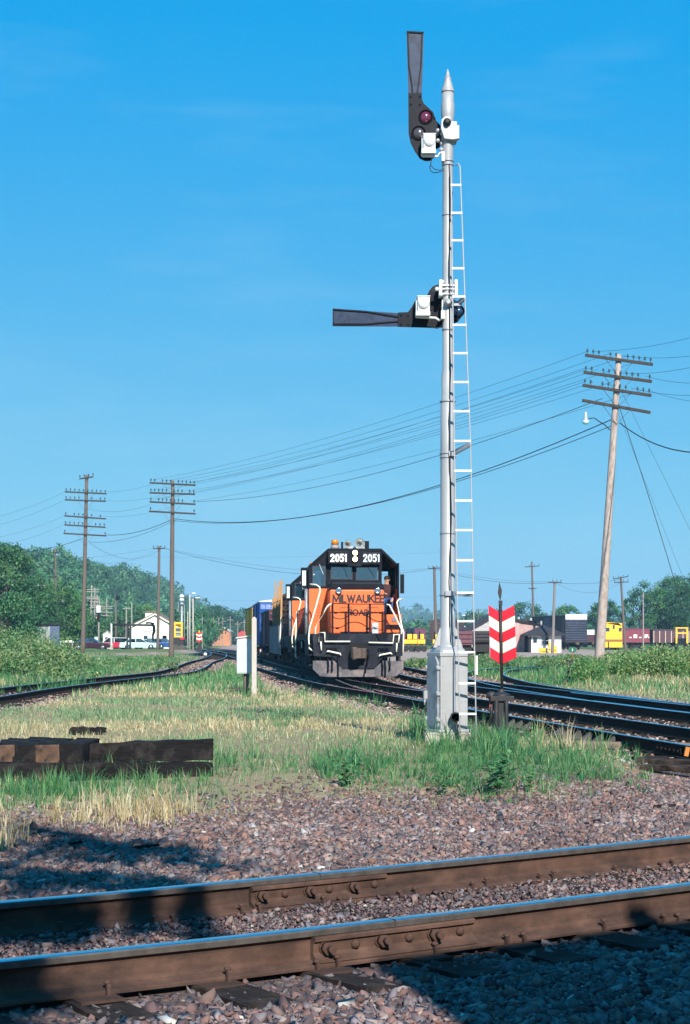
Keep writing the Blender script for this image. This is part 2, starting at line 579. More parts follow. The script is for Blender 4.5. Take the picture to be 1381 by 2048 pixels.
BLUEIRON = M('dark_iron', (0.02, 0.02, 0.023), 0.6, 0.2, 0.3, 8, dirt=((0.07, 0.045, 0.035), 0.25, 6))

# ------------------------------------------------------------------ track plan (rail heads at z = 0)
TRACKS = {
    'near': [(-5.2, 5.7), (-3.2, 6.84), (-1.54, 7.82), (-0.805, 8.285), (0.026, 8.87), (0.93, 9.54), (2.05, 10.38), (3.6, 11.6), (5.0, 12.75)],
    'train': [(6.0, 16), (5.0, 21.5), (3.6, 30), (2.5, 37), (1.6, 43), (0.98, 50), (0.46, 58.3), (-0.62, 76), (-1.95, 94), (-3.2, 110), (-4.65, 127), (-6.2, 145), (-10.5, 190), (-17, 250), (-34, 400)],
    'diverging': [(1.6, 43), (0.75, 48), (0.0, 52.9), (-1.5, 66), (-3.1, 81.5), (-3.75, 88), (-7.15, 128), (-8.9, 146), (-13.5, 190), (-20.5, 250), (-38, 400)],
    'second': [(8.5, 23), (6.95, 31), (6.2, 36.2), (4.9, 45.8), (4.15, 51.4), (3.5, 57.5), (2.95, 66.5), (2.7, 75), (1.9, 95), (0.6, 118), (-1.5, 150), (-8, 215)],
    'branch': [(6.2, 36.2), (5.35, 46), (5.0, 56), (5.6, 70), (7.6, 82), (12, 91), (19, 97.5), (34, 103)],
    'left': [(-9.3, 28), (-8.75, 40), (-8.7, 48), (-7.95, 61), (-7.2, 72), (-7.6, 85), (-8.8, 106), (-10.1, 136), (-13, 180), (-20, 260)],
    'cross': [(-40, 106), (-30, 122), (-21, 136), (-16.2, 158), (-15.2, 190), (-18, 240)],
    'yard': [(-52, 192), (-31, 215), (-24, 236), (-22, 275)],
}
CURVES = {k: catmull(v, 0.6) for k, v in TRACKS.items()}

def track_dist(x, y, names=None):
    x, y = np.asarray(x, float), np.asarray(y, float)
    best = np.full(x.shape, 1e9)
    for k in (names or CURVES):
        c = CURVES[k][::2] if k != 'near' else CURVES[k]
        for i in range(0, len(c), 64):
            cc = c[i:i + 65]
            lo, hi = cc.min(0) - 4, cc.max(0) + 4
            sel = (x > lo[0]) & (x < hi[0]) & (y > lo[1]) & (y < hi[1]) if x.ndim else np.array(True)
            if not np.any(sel):
                continue
            xs, ys = x[sel], y[sel]
            b = best[sel]
            for j in range(len(cc) - 1):
                a, d = cc[j], cc[j + 1] - cc[j]
                L = d @ d
                t = np.clip(((xs - a[0]) * d[0] + (ys - a[1]) * d[1]) / L, 0, 1)
                dd = np.hypot(xs - a[0] - t * d[0], ys - a[1] - t * d[1])
                b = np.minimum(b, dd)
            best[sel] = b
    return best

def grass_edge(x):
    """where the gravel of the near track gives way to the grass field (distance for a given x)"""
    return np.interp(x, [-4, -2.7, -1.9, -1.13, -0.75, -0.4, 0.3, 0.91, 1.83, 2.5, 3.2, 4.2, 6], [12.5, 12.8, 13.2, 13.2, 14.2, 14.7, 14.6, 14.7, 15.3, 16.6, 18.4, 19.2, 19])

def height(x, y):
    x, y = np.asarray(x, float), np.asarray(y, float)
    d = track_dist(x, y)
    dn = track_dist(x, y, ['near'])
    bed = -0.215 + 0.0 * x
    field = -0.10 + 0.10 * np.exp(-((y - 22) / 7.0) ** 2) + 0.05 * (fbm(x, y, 5, 3) - 0.5)
    far = np.where(y > 60, -0.08, field)
    far = far + 0.36 * np.clip((y - 138) / 14, 0, 1) * np.clip((-11 - 0.03 * (y - 138) - x) / 5, 0, 1)
    w = np.clip((d - 1.35) / 1.3, 0, 1)
    w = w * w * (3 - 2 * w)
    z = bed * (1 - w) + far * w
    # foreground gravel shoulder
    edge = np.clip((y - grass_edge(x) + 1.0) / 3.0, 0, 1)
    shoulder = -0.20 - 0.0 * x
    z = np.where(y < 20, np.where(dn < 0.68, -0.182 + 0.02 * (fbm(x, y, 0.5, 18) - 0.5), np.where(dn < 1.35, -0.205, shoulder * (1 - edge) + z * edge)), z)
    z = z + np.where(y < 30, 0.018 * (fbm(x, y, 0.35, 8) - 0.5) * np.where(dn < 0.9, 0.4, 1), 0)
    return z

# ------------------------------------------------------------------ ground sheet
def rows():
    r = list(np.arange(-60, 3.5, 4.0)) + list(np.arange(3.5, 22, 0.09)) + list(np.arange(22, 60, 0.45)) + list(np.arange(60, 300, 4.0))
    r += list(np.geomspace(300, 9000, 40))
    return np.array(r)
ry = rows()
NU = 190
u = np.linspace(-1, 1, NU)
u = np.sign(u) * np.abs(u) ** 1.15
gx = np.zeros((len(ry), NU))
for i, yy in enumerate(ry):
    gx[i] = u * (abs(yy) * 0.30 + 3.0 if yy < 24 and yy > 0 else abs(yy) * 0.9 + 6)
gx[ry <= 3.5] = u[None, :] * 70
# outer columns always reach wide
gx[:, 0] = np.minimum(gx[:, 0], -90)
gx[:, -1] = np.maximum(gx[:, -1], 90)
gy = np.repeat(ry[:, None], NU, 1)
gz = np.full(gx.shape, -0.12)
nearm = (gy > 2) & (gy < 300)
gz[nearm] = height(gx[nearm], gy[nearm])
gz[(gy <= 2)] = -0.2
verts = np.stack([gx, gy, gz], -1).reshape(-1, 3)
idx = np.arange(len(ry) * NU).reshape(len(ry), NU)
faces = np.stack([idx[:-1, :-1], idx[:-1, 1:], idx[1:, 1:], idx[1:, :-1]], -1).reshape(-1, 4)
# what the ground is made of: R gravel, G green turf, B pale dirt
X, Y = verts[:, 0], verts[:, 1]
d_all = np.full(len(X), 9.0)
mm = (Y > 2) & (Y < 300)
d_all[mm] = track_dist(X[mm], Y[mm], [k for k in CURVES if k != 'branch'])
nz = fbm(X, Y, 1.6, 5)
grav = np.clip((2.35 + 0.9 * (nz - 0.5) - d_all) / 0.6, 0, 1)
grav = np.maximum(grav, np.clip((grass_edge(X) - Y + 1.1 * (nz - 0.5)) / 0.5, 0, 1))
green = np.clip((Y - 40) / 14, 0, 1) * (0.55 + 0.45 * np.clip((fbm(X, Y, 7, 9) - 0.35) * 5, 0, 1))
dirt = np.zeros(len(X))
# pale yard area between the tracks and the buildings on the right, and along the far main line
dirt = np.maximum(dirt, np.clip(1 - np.abs(X - 18) / 26, 0, 1) * np.clip((Y - 108) / 10, 0, 1) * np.clip((300 - Y) / 20, 0, 1) * 2)
dirt = np.maximum(dirt, np.clip(1 - np.abs(X + 7 + (Y - 100) * 0.06) / 4.5, 0, 1) * np.clip((Y - 90) / 20, 0, 1) * 1.5)
dirt = np.clip(dirt, 0, 1)
far_bed = np.clip((Y - 22) / 6, 0, 1) * (grav > 0.02)
dirt = np.maximum(dirt, far_bed)
grav = grav * (1 - 0.55 * far_bed)
zone = np.stack([grav, green * (1 - dirt), dirt], -1)

m, nt, b = new_mat('ground_material')
at = nt.nodes.new('ShaderNodeAttribute')
at.attribute_name = 'Col'
sp = nt.nodes.new('ShaderNodeSeparateColor')
nt.links.new(at.outputs[0], sp.inputs[0])
n1 = noise(nt, 1.3, 6, 0.7)
n2 = noise(nt, 14, 6, 0.75)
n3 = noise(nt, 70, 4, 0.7)
soil = mixc(nt, ramp(nt, n2, 0.35, 0.65), (0.24, 0.165, 0.10), (0.42, 0.31, 0.18))
soil = mixc(nt, ramp(nt, n1, 0.4, 0.62), soil, (0.30, 0.25, 0.13))
turf = mixc(nt, ramp(nt, n2, 0.3, 0.7), (0.05, 0.11, 0.035), (0.12, 0.19, 0.06))
dirtc = mixc(nt, ramp(nt, n2, 0.3, 0.7), (0.33, 0.23, 0.18), (0.46, 0.34, 0.28))
gravc = mixc(nt, ramp(nt, n3, 0.35, 0.65), (0.085, 0.060, 0.054), (0.19, 0.135, 0.122))
gravc = mixc(nt, ramp(nt, n1, 0.45, 0.7), gravc, (0.12, 0.072, 0.066))
g1 = mixc(nt, sp.outputs[1], soil, turf)
g2 = mixc(nt, sp.outputs[2], g1, dirtc)
g3 = mixc(nt, sp.outputs[0], g2, gravc)
nt.links.new(g3, b.inputs['Base Color'])
b.inputs['Roughness'].default_value = 0.95
b.inputs['Specular IOR Level'].default_value = 0.15
bump(nt, b, n3, 0.7, 0.02)
GROUND = m
ground = npmesh('ground', verts, faces, GROUND, zone, smooth=True)
tag(ground, kind='structure')

# ------------------------------------------------------------------ rails and ties
PROF = [(0.0, 0.0), (0.024, -0.001), (0.033, -0.005), (0.036, -0.012), (0.036, -0.034), (0.012, -0.046), (0.0085, -0.062), (0.0085, -0.122), (0.015, -0.140),
        (0.068, -0.158), (0.072, -0.163), (0.072, -0.175)]
PROF_MAT = [0, 0, 1, 1, 2, 2, 2, 2, 2, 2, 2]
def rail_mesh(name, line, mats, parent, detailed=True):
    prof = PROF if detailed else [PROF[i] for i in (0, 3, 4, 6, 7, 9, 11)]
    pm = PROF_MAT if detailed else [0, 1, 2, 2, 2, 2]
    full = [(-x, z) for x, z in reversed(prof[1:])] + prof
    fm = list(reversed(pm)) + pm
    d, n = normals2(line)
    k = len(full)
    vs = np.zeros((len(line), k, 3))
    for j, (x, z) in enumerate(full):
        vs[:, j, 0] = line[:, 0] + n[:, 0] * x
        vs[:, j, 1] = line[:, 1] + n[:, 1] * x
        vs[:, j, 2] = z
    ii = np.arange(len(line) * k).reshape(len(line), k)
    q = np.stack([ii[:-1, :-1], ii[:-1, 1:], ii[1:, 1:], ii[1:, :-1]], -1).reshape(-1, 4)
    o = npmesh(name, vs.reshape(-1, 3), q, mats[0], parent=parent)
    for m_ in mats[1:]:
        o.data.materials.append(m_)
    o.data.polygons.foreach_set('material_index', np.tile(np.array(fm, dtype=np.int32), len(line) - 1))
    o.data.polygons.foreach_set('use_smooth', np.zeros(len(q), dtype=bool))
    return o

def tie_variants(mat):
    out = []
    for k in range(4):
        r = random.Random(k + 40)
        bm = MB()
        L, W, H = 2.6, 0.225, 0.17
        j = lambda s: r.uniform(-s, s)
        pts = []
        for x in (-L / 2, -L / 5, L / 5, L / 2):
            for (a, c) in ((-W / 2, -H), (W / 2, -H), (W / 2, 0), (-W / 2, 0)):
                pts.append((x + j(0.012) * (abs(x) > 1), a + j(0.012), c + (j(0.012) if c == 0 else 0)))
        fs = [(3, 2, 1, 0), (12, 13, 14, 15)]
        for s in range(3):
            for q in range(4):
                fs.append((s * 4 + q, s * 4 + (q + 1) % 4, s * 4 + 4 + (q + 1) % 4, s * 4 + 4 + q))
        bm._add(pts, fs)
        me = bm.mesh('tie')
        me.materials.append(mat)
        out.append(me)
    return out
TIES_OLD = tie_variants(TIE)

def lay_track(key, label, detailed, mats, tie_range=None, spacing=0.53, joined=None):
    line = CURVES[key]
    root = thing('railway_track', label, 'railway track', (line[0][0], line[0][1], 0), group='railway tracks')
    bpy.context.view_layer.update()
    org = np.array(line[0])
    d, n = normals2(line)
    rails = []
    for s in (-1, 1):
        rails.append(rail_mesh('rail', line + n * 0.7525 * s - org, mats, root, detailed))
    c = catmull(TRACKS[key], spacing)
    d2, n2_ = normals2(c)
    mb = MB()
    for i in range(len(c)):
        a = math.atan2(n2_[i][1], n2_[i][0])
        jx = random.uniform(-0.04, 0.04)
        if tie_range and tie_range[0] < c[i][1] < tie_range[1]:
            t = bpy.data.objects.new('tie', TIES_OLD[i % 4])
            COL.objects.link(t)
            t.parent = root
            t.location = (c[i][0] - org[0], c[i][1] - org[1], -0.178 + random.uniform(-0.008, 0.006))
            t.rotation_euler = (0, 0, a + random.uniform(-0.03, 0.03))
        elif joined and joined[0] < c[i][1] < joined[1]:
            R = Euler((0, 0, a)).to_matrix()
            mb.bx(-1.3 + jx, 1.3 + jx, -0.11, 0.11, -0.17, 0, R, (c[i][0] - org[0], c[i][1] - org[1], -0.178))
    if mb.f:
        o = mb.build('ties', TIE, root)
        o['kind'] = 'stuff'
    return root, rails

RM_NEAR = [STEEL, RAILSIDE, RUST]
RM_FAR = [STEEL, DARKRAIL, DARKRAIL]
near_root, near_rails = lay_track('near', 'rusty railway track crossing the foreground gravel with bolted joint bars', True, RM_NEAR, (3, 20))
lay_track('train', 'curving railway track that the orange locomotive stands on', True, RM_FAR, (15, 60), joined=(60, 260))
lay_track('diverging', 'railway track merging from beside the train in front of locomotive', True, RM_FAR, None, joined=(47, 260))
lay_track('second', 'railway track running behind the striped switch target toward the frame edge', True, RM_FAR, (20, 60), joined=(60, 220))
lay_track('branch', 'grassy branch track curving off past the green switch target', False, RM_FAR, None)
lay_track('left', 'weedy curving track below the bushes and grey shed', True, RM_FAR, (27, 60), joined=(60, 270))
lay_track('cross', 'track passing in front of the two tall telegraph poles', False, RM_FAR, None, joined=(100, 250))
lay_track('yard', 'far track running just in front of the parked cars', False, RM_FAR, None, joined=(180, 280))

# switch point rails and guard rails inside the right-hand turnout
def extra_rail(key, off0, off1, y0, y1, label):
    c = CURVES[key]
    sel = (c[:, 1] > y0) & (c[:, 1] < y1)
    c = c[sel]
    d, n = normals2(c)
    t = np.linspace(0, 1, len(c))[:, None]
    ln = c + n * (off0 + (off1 - off0) * t)
    o = rail_mesh('guard_rail', ln, RM_FAR, None, False)
    tag(o, label, 'rail', 'loose turnout rails')
    return o
extra_rail('second', -0.62, -0.50, 27, 44, 'switch point rail lying inside the second track near its far rail')
extra_rail('second', 0.66, 0.62, 25, 38, 'guard rail lying inside the second track near its near rail')
extra_rail('train', 0.64, 0.45, 33, 47, 'switch point rail inside the train track near the weeds')

# rail joints of the foreground track: bars, bolts, spikes and tie plates
def point_on(line, px, side):
    """point on a rail line that projects to photo column px"""
    k = np.argmin(np.abs((line[:, 0] / line[:, 1]) - (px - CXP) / FPX))
    return k
fine = catmull(TRACKS['near'], 0.02)
fd, fn = normals2(fine)
org = Vector((CURVES['near'][0][0], CURVES['near'][0][1], 0))
BOLT_HEAD = MB().lathe([(0.016, 0), (0.016, 0.006), (0.012, 0.014), (0.004, 0.018)], n=8, axis='y').mesh('bolt')
BOLT_HEAD.materials.append(RUST)
nb = MB()
nb.lathe([(0.024, 0.0), (0.024, 0.008)], n=8, axis='y')
nb.lathe([(0.021, 0.008), (0.021, 0.032)], n=6, axis='y')
nb.lathe([(0.011, 0.032), (0.011, 0.058)], n=8, axis='y')
BOLT_NUT = nb.mesh('bolt')
BOLT_NUT.materials.append(RUST)
sp_b = MB()
sp_b.bx(-0.008, 0.008, -0.008, 0.008, -0.06, 0.012)
sp_b.lathe([(0.012, 0.010), (0.017, 0.014), (0.016, 0.022), (0.008, 0.027)], c=(0, 0.008, 0), n=8)
SPIKE = sp_b.mesh('spike')
SPIKE.materials.append(RUST)
pl_b = MB().bx(-0.095, 0.095, -0.17, 0.17, -0.012, 0)
PLATE = pl_b.mesh('tie_plate')
PLATE.materials.append(RUST)
for side, px0, px1, rail in ((-1, 622, 935, near_rails[0]), (1, 497, 762, near_rails[1])):
    # n points to the left of the direction of travel (away from the camera); side -1 is the near rail
    ln = fine + fn * 0.7525 * side
    k0, k1 = point_on(ln, px0, side), point_on(ln, px1, side)
    seg = ln[k0:k1 + 1]
    sd, sn = normals2(seg)
    # bar: angle profile hugging the web on the camera side
    prof = [(-0.010, -0.046), (-0.036, -0.036), (-0.047, -0.038), (-0.050, -0.044), (-0.050, -0.058), (-0.034, -0.068), (-0.030, -0.110), (-0.040, -0.124), (-0.064, -0.138), (-0.066, -0.152), (-0.010, -0.148)]
    for face in (1, -1):
        vs = []
        st = list(range(0, len(seg), 4)) + [len(seg) - 1]
        for i in st:
            for x, z in prof:
                p = seg[i] + sn[i] * x * face
                vs.append((p[0] - org.x, p[1] - org.y, z))
        kk = len(prof)
        fs = []
        for i in range(len(st) - 1):
            for j in range(kk):
                fs.append((i * kk + j, i * kk + (j + 1) % kk, (i + 1) * kk + (j + 1) % kk, (i + 1) * kk + j))
        fs += [tuple(range(kk)), tuple(range((len(st) - 1) * kk, len(st) * kk))]
        mb = MB()
        mb._add(vs, fs)
        mb.build('joint_bar', RUST, rail)
    for q in range(6):
        i = int((q + 0.5) / 6 * (len(seg) - 1))
        p = seg[i] + sn[i] * -0.031
        o = bpy.data.objects.new('bolt', BOLT_NUT if q % 2 == 0 else BOLT_HEAD)
        COL.objects.link(o)
        o.parent = rail
        o.location = (p[0] - org.x, p[1] - org.y, -0.090)
        a = math.atan2(-sn[i][1], -sn[i][0])
        o.rotation_euler = (random.uniform(-0.1, 0.1), 0, a - math.pi / 2)
        o.scale = (1.45, 1.25, 1.45)
    # gap where the two rail ends meet
    mid = (k0 + k1) // 2
    p = ln[mid]
    g = MB().bx(-0.0025, 0.0025, -0.0365, 0.0365, -0.036, 0.0006)
    o = g.build('rail_gap', BLUEIRON, rail)
    o.location = (p[0] - org.x, p[1] - org.y, 0.0)
    o.rotation_euler = (0, 0, math.atan2(fd[mid][1], fd[mid][0]))
c = catmull(TRACKS['near'], 0.53)
cd, cn = normals2(c)
for i in range(len(c)):
    for side, rail in ((-1, near_rails[0]), (1, near_rails[1])):
        p = c[i] + cn[i] * 0.7525 * side
        a = math.atan2(cd[i][1], cd[i][0])
        o = bpy.data.objects.new('tie_plate', PLATE)
        COL.objects.link(o)
        o.parent = rail
        o.location = (p[0] - org.x, p[1] - org.y, -0.1745)
        o.rotation_euler = (0, 0, a)
        for face in (-1, 1):
            for t in (-0.05, 0.06):
                if random.random() < 0.25:
                    continue
                q = p + cn[i] * face * 0.083 + cd[i] * t
                o = bpy.data.objects.new('spike', SPIKE)
                COL.objects.link(o)
                o.parent = rail
                o.location = (q[0] - org.x, q[1] - org.y, -0.160 + random.uniform(0, 0.022))
                o.rotation_euler = (random.uniform(-0.15, 0.15), random.uniform(-0.15, 0.15), a + (0 if face < 0 else math.pi))

# ------------------------------------------------------------------ ballast stones
ICO = None
def ico():
    t = (1 + 5 ** 0.5) / 2
    v = np.array([(-1, t, 0), (1, t, 0), (-1, -t, 0), (1, -t, 0), (0, -1, t), (0, 1, t), (0, -1, -t), (0, 1, -t), (t, 0, -1), (t, 0, 1), (-t, 0, -1), (-t, 0, 1)], float)
    v /= np.linalg.norm(v[0])
    f = np.array([(0, 11, 5), (0, 5, 1), (0, 1, 7), (0, 7, 10), (0, 10, 11), (1, 5, 9), (5, 11, 4), (11, 10, 2), (10, 7, 6), (7, 1, 8), (3, 9, 4), (3, 4, 2), (3, 2, 6), (3, 6, 8), (3, 8, 9), (4, 9, 5), (2, 4, 11), (6, 2, 10), (8, 6, 7), (9, 8, 1)])
    return v, f
OCT = (np.array([(1, 0, 0), (-1, 0, 0), (0, 1, 0), (0, -1, 0), (0, 0, 1), (0, 0, -1)], float), np.array([(0, 2, 4), (2, 1, 4), (1, 3, 4), (3, 0, 4), (2, 0, 5), (1, 2, 5), (3, 1, 5), (0, 3, 5)]))
CHUNK = (np.array([(-1, -1, -1), (1, -1, -1), (1, 1, -1), (-1, 1, -1), (-1, -1, 1), (1, -1, 1), (1, 1, 1), (-1, 1, 1)], float) * 0.72,
         np.array([(0, 2, 1), (0, 3, 2), (4, 5, 6), (4, 6, 7), (0, 1, 5), (0, 5, 4), (1, 2, 6), (1, 6, 5), (2, 3, 7), (2, 7, 6), (3, 0, 4), (3, 4, 7)]))
def rotmats(n, tilt):
    a = RNG.uniform(0, 2 * np.pi, n)
    b = RNG.normal(0, tilt, n)
    c = RNG.normal(0, tilt, n)
    ca, sa, cb, sb, cc, sc = np.cos(a), np.sin(a), np.cos(b), np.sin(b), np.cos(c), np.sin(c)
    R = np.zeros((n, 3, 3))
    R[:, 0, 0] = ca * cb; R[:, 0, 1] = ca * sb * sc - sa * cc; R[:, 0, 2] = ca * sb * cc + sa * sc
    R[:, 1, 0] = sa * cb; R[:, 1, 1] = sa * sb * sc + ca * cc; R[:, 1, 2] = sa * sb * cc - ca * sc
    R[:, 2, 0] = -sb; R[:, 2, 1] = cb * sc; R[:, 2, 2] = cb * cc
    return R
STONE_PAL = np.array([(0.235, 0.165, 0.15), (0.17, 0.125, 0.12), (0.20, 0.20, 0.20), (0.30, 0.235, 0.20), (0.14, 0.11, 0.11), (0.26, 0.17, 0.14), (0.33, 0.30, 0.27), (0.115, 0.105, 0.11), (0.24, 0.23, 0.235)])
def stones(name, x, y, z, size, base, tint=None, bright=0.006):
    v0, f0 = base
    n = len(x)
    S = np.stack([size * RNG.uniform(0.7, 1.3, n), size * RNG.uniform(0.6, 1.0, n), size * RNG.uniform(0.35, 0.7, n)], -1)
    vv = v0[None] * (1 + RNG.uniform(-0.55, 0.38, (n, len(v0), 1))) + RNG.normal(0, 0.16, (n, len(v0), 3))
    vv = vv * S[:, None, :]
    vv = np.einsum('nij,nkj->nki', rotmats(n, 0.45), vv)
    vv += np.stack([x, y, z], -1)[:, None, :]
    col = STONE_PAL[RNG.integers(0, len(STONE_PAL), n)] * RNG.uniform(0.75, 1.3, (n, 1))
    if tint is not None:
        col = col * np.asarray(tint)
    w = RNG.random(n) < bright
    col[w] = np.array((0.42, 0.39, 0.36)) * RNG.uniform(0.8, 1.2, (w.sum(), 1))
    col = np.clip(col, 0, 0.75)
    ff = (f0[None] + (np.arange(n) * len(v0))[:, None, None]).reshape(-1, 3)
    o = npmesh(name, vv.reshape(-1, 3), ff, MATS['stone'], np.repeat(col, len(v0), 0))
    return o
leafmat('stone', 0.0, 0.9)
def scatter(n, y0, y1, marg=0.6, power=1.0):
    """random ground points in the wedge the camera looks over, even per square metre"""
    u_ = RNG.random(n)
    yy = np.sqrt(y0 ** 2 + u_ * (y1 ** 2 - y0 ** 2)) if power == 1.0 else y0 + (y1 - y0) * u_ ** power
    half = 0.1975 * yy + marg
    xx = RNG.uniform(-1, 1, n) * half
    return xx, yy
# near: full stones
x, y = scatter(145000, 4.9, 18.5, 0.4, 0.85)
keep = (y < grass_edge(x) + np.abs(RNG.normal(0, 0.3, len(x))) + 2.2 * (RNG.random(len(x)) ** 3.5))
x, y = x[keep], y[keep]
dn = track_dist(x, y, ['near'])
rail_gap = np.abs(dn - 0.7525)
inside = dn < 0.68
keep = (rail_gap > 0.075) & (~inside | (RNG.random(len(x)) < 0.55))
x, y, dn, inside = x[keep], y[keep], dn[keep], inside[keep]
size = RNG.gamma(2.6, 0.0050, len(x)) + 0.005
size = np.where(inside, size * 0.62, size)
size = np.clip(size, 0.005, 0.045)
z = height(x, y) + RNG.uniform(-0.010, 0.013, len(x)) + np.where(inside, 0.010, 0)
nr = y < 10.5
z = z - np.where((dn > 0.83) & (dn < 1.3), 0.012, 0)
soot = (0.62 + 0.55 * fbm(x, y, 0.9, 77))[:, None] * (1 - 0.25 * np.exp(-((dn - 0.85) / 0.35) ** 2))[:, None]
o = stones('gravel', x[nr], y[nr], z[nr], size[nr], CHUNK, np.array((0.84, 0.72, 0.74)) * soot[nr])
tag(o, 'brown and purple crushed stone ballast around the foreground track', 'gravel', kind='stuff')
o = stones('gravel', x[~nr], y[~nr], z[~nr], size[~nr], CHUNK, np.array((0.94, 0.79, 0.77)) * soot[~nr])
tag(o, 'crushed stone ballast at the edge of the grass', 'gravel', kind='stuff')
# fine purple grit packed between the rails
gx2, gy2 = scatter(70000, 4.9, 13.5, 0.4, 0.85)
dg_ = track_dist(gx2, gy2, ['near'])
kp = dg_ < 0.67
gx2, gy2 = gx2[kp], gy2[kp]
o = stones('gravel', gx2, gy2, height(gx2, gy2) + RNG.uniform(-0.003, 0.006, len(gx2)), RNG.uniform(0.004, 0.012, len(gx2)), OCT, (0.86, 0.62, 0.64), 0.008)
tag(o, 'fine purple grit packed between the two rails of the rusty track', 'gravel', kind='stuff')
# ballast of the middle tracks
x, y = scatter(105000, 16, 135, 0.3, 0.8)
dt = track_dist(x, y, ['train', 'diverging', 'second', 'branch', 'left', 'cross'])
dt = np.where(track_dist(x, y, [k for k in CURVES if k != 'branch']) > 2.6, 9.0, dt)
keep = (dt < 2.3 + RNG.normal(0, 0.3, len(x))) & (np.abs(dt - 0.7525) > 0.09) & (y > grass_edge(x) + 0.5)
x, y = x[keep], y[keep]
z = height(x, y) + RNG.uniform(0.0, 0.035, len(x))
o = stones('gravel', x, y, z, RNG.uniform(0.018, 0.05, len(x)) * (0.8 + y / 90), OCT, (1.2, 1.02, 0.92), 0.03)
tag(o, 'pale pinkish ballast stones along the tracks behind the signal', 'gravel', kind='stuff')

# ------------------------------------------------------------------ grass
leafmat('grass_blade', 0.3, 0.55)
STRAW = np.array([(0.54, 0.41, 0.20), (0.62, 0.50, 0.28), (0.44, 0.32, 0.16), (0.66, 0.56, 0.36)])
GREEN = np.array([(0.06, 0.20, 0.075), (0.095, 0.26, 0.09), (0.04, 0.14, 0.065), (0.16, 0.31, 0.11)])
SAGE = np.array([(0.26, 0.36, 0.18), (0.36, 0.42, 0.23), (0.20, 0.31, 0.15)])
def blades(name, x, y, h, w, col, lean=0.45, label=None, a=None):
    n = len(x)
    z = height(x, y) - 0.01
    if a is None:
        a = RNG.uniform(0, 2 * np.pi, n)
    ll = np.abs(RNG.normal(0, lean, n)) * h
    dx, dy = np.cos(a) * ll, np.sin(a) * ll
    fa = a + np.pi / 2 + RNG.normal(0, 0.6, n)
    # turn flat side broadly to any direction
    wx, wy = np.cos(fa) * w / 2, np.sin(fa) * w / 2
    v = np.zeros((n, 5, 3))
    b_ = np.stack([x, y, z], -1)
    v[:, 0] = b_ + np.stack([-wx, -wy, 0 * z], -1)
    v[:, 1] = b_ + np.stack([wx, wy, 0 * z], -1)
    mid = b_ + np.stack([dx * 0.35, dy * 0.35, h * 0.6], -1)
    v[:, 2] = mid + np.stack([wx * 0.8, wy * 0.8, 0 * z], -1)
    v[:, 3] = mid - np.stack([wx * 0.8, wy * 0.8, 0 * z], -1)
    v[:, 4] = b_ + np.stack([dx, dy, h * np.clip(1.0 - 0.25 * (ll / h) ** 2, 0.4, 1)], -1)
    f = np.array([(0, 1, 2), (0, 2, 3), (3, 2, 4)])
    ff = (f[None] + (np.arange(n) * 5)[:, None, None]).reshape(-1, 3)
    o = npmesh(name, v.reshape(-1, 3), ff, MATS['grass_blade'], np.repeat(col, 5, 0))
    tag(o, label, 'grass', kind='stuff')
    return o
def pick(pal, n):
    return pal[RNG.integers(0, len(pal), n)] * RNG.uniform(0.75, 1.25, (n, 1))
def blob(x, y, px, py, rx, ry, z=0.0):
    """soft patch given as an ellipse in the photo, laid on the ground"""
    c_ = P(px, py, z)
    sx = rx / FPX * c_.y
    y0 = P(px, py + ry, z).y
    y1 = P(px, py - ry, z).y
    sy = np.where(y < c_.y, c_.y - y0, y1 - c_.y)
    return np.exp(-((x - c_.x) / sx) ** 2 - ((y - c_.y) / sy) ** 2)
# field: mixed straw and green between the near gravel and the tracks
kx_, ky_ = scatter(21000, 12.6, 62, 0.4, 0.72)
BL = 17
spread_ = RNG.uniform(0.02, 0.10, len(kx_)) * np.clip(ky_ / 18, 0.8, 2.2)
ca = RNG.uniform(0, 2 * np.pi, (len(kx_), BL))
cr = np.abs(RNG.normal(0, 1, (len(kx_), BL))) * spread_[:, None]
x = (kx_[:, None] + np.cos(ca) * cr).ravel()
y = (ky_[:, None] + np.sin(ca) * cr).ravel()
blade_dir = (ca + RNG.normal(0, 0.5, ca.shape)).ravel()
clump_h = np.repeat(RNG.gamma(6, 1 / 6, len(kx_)), BL)
clump_r = np.repeat(RNG.random(len(kx_)), BL)
edge = grass_edge(x) + 1.2 * (fbm(x, y, 1.1, 21) - 0.5)
dt = track_dist(x, y)
open_ = np.clip((dt - 1.6) / 0.8, 0, 1)
bare = blob(x, y, 560, 1590, 130, 30, -0.1) + 0.8 * blob(x, y, 60, 1420, 90, 18) + 0.7 * blob(x, y, 30, 1655, 60, 16, -0.1)
lush = (1.2 * blob(x, y, 120, 1580, 200, 30, -0.1) + 0.9 * blob(x, y, 720, 1545, 130, 34, -0.08) + 0.9 * blob(x, y, 960, 1540, 150, 40, -0.05) + 0.9 * blob(x, y, 1150, 1540, 130, 26, -0.05)
        + 0.9 * blob(x, y, 400, 1590, 60, 24, -0.1) + 0.8 * blob(x, y, 500, 1535, 100, 20, -0.05) + 0.6 * blob(x, y, 560, 1440, 90, 18) + 1.0 * blob(x, y, 970, 1480, 110, 30))
dens = open_ * np.clip((y - edge) / 0.8, 0, 1) * np.clip(0.22 + 1.5 * (fbm(x, y, 2.2, 31) - 0.35) + 0.7 * lush, 0.06, 1) * np.clip(1 - 1.1 * bare, 0.03, 1)
keep = RNG.random(len(x)) < dens
x, y = x[keep], y[keep]
lush = lush[keep]
blade_dir, clump_h, clump_r = blade_dir[keep], clump_h[keep], clump_r[keep]
n = len(x)
patch = fbm(x, y, 3.2, 41) + 0.35 * (fbm(x, y, 0.7, 51) - 0.5)
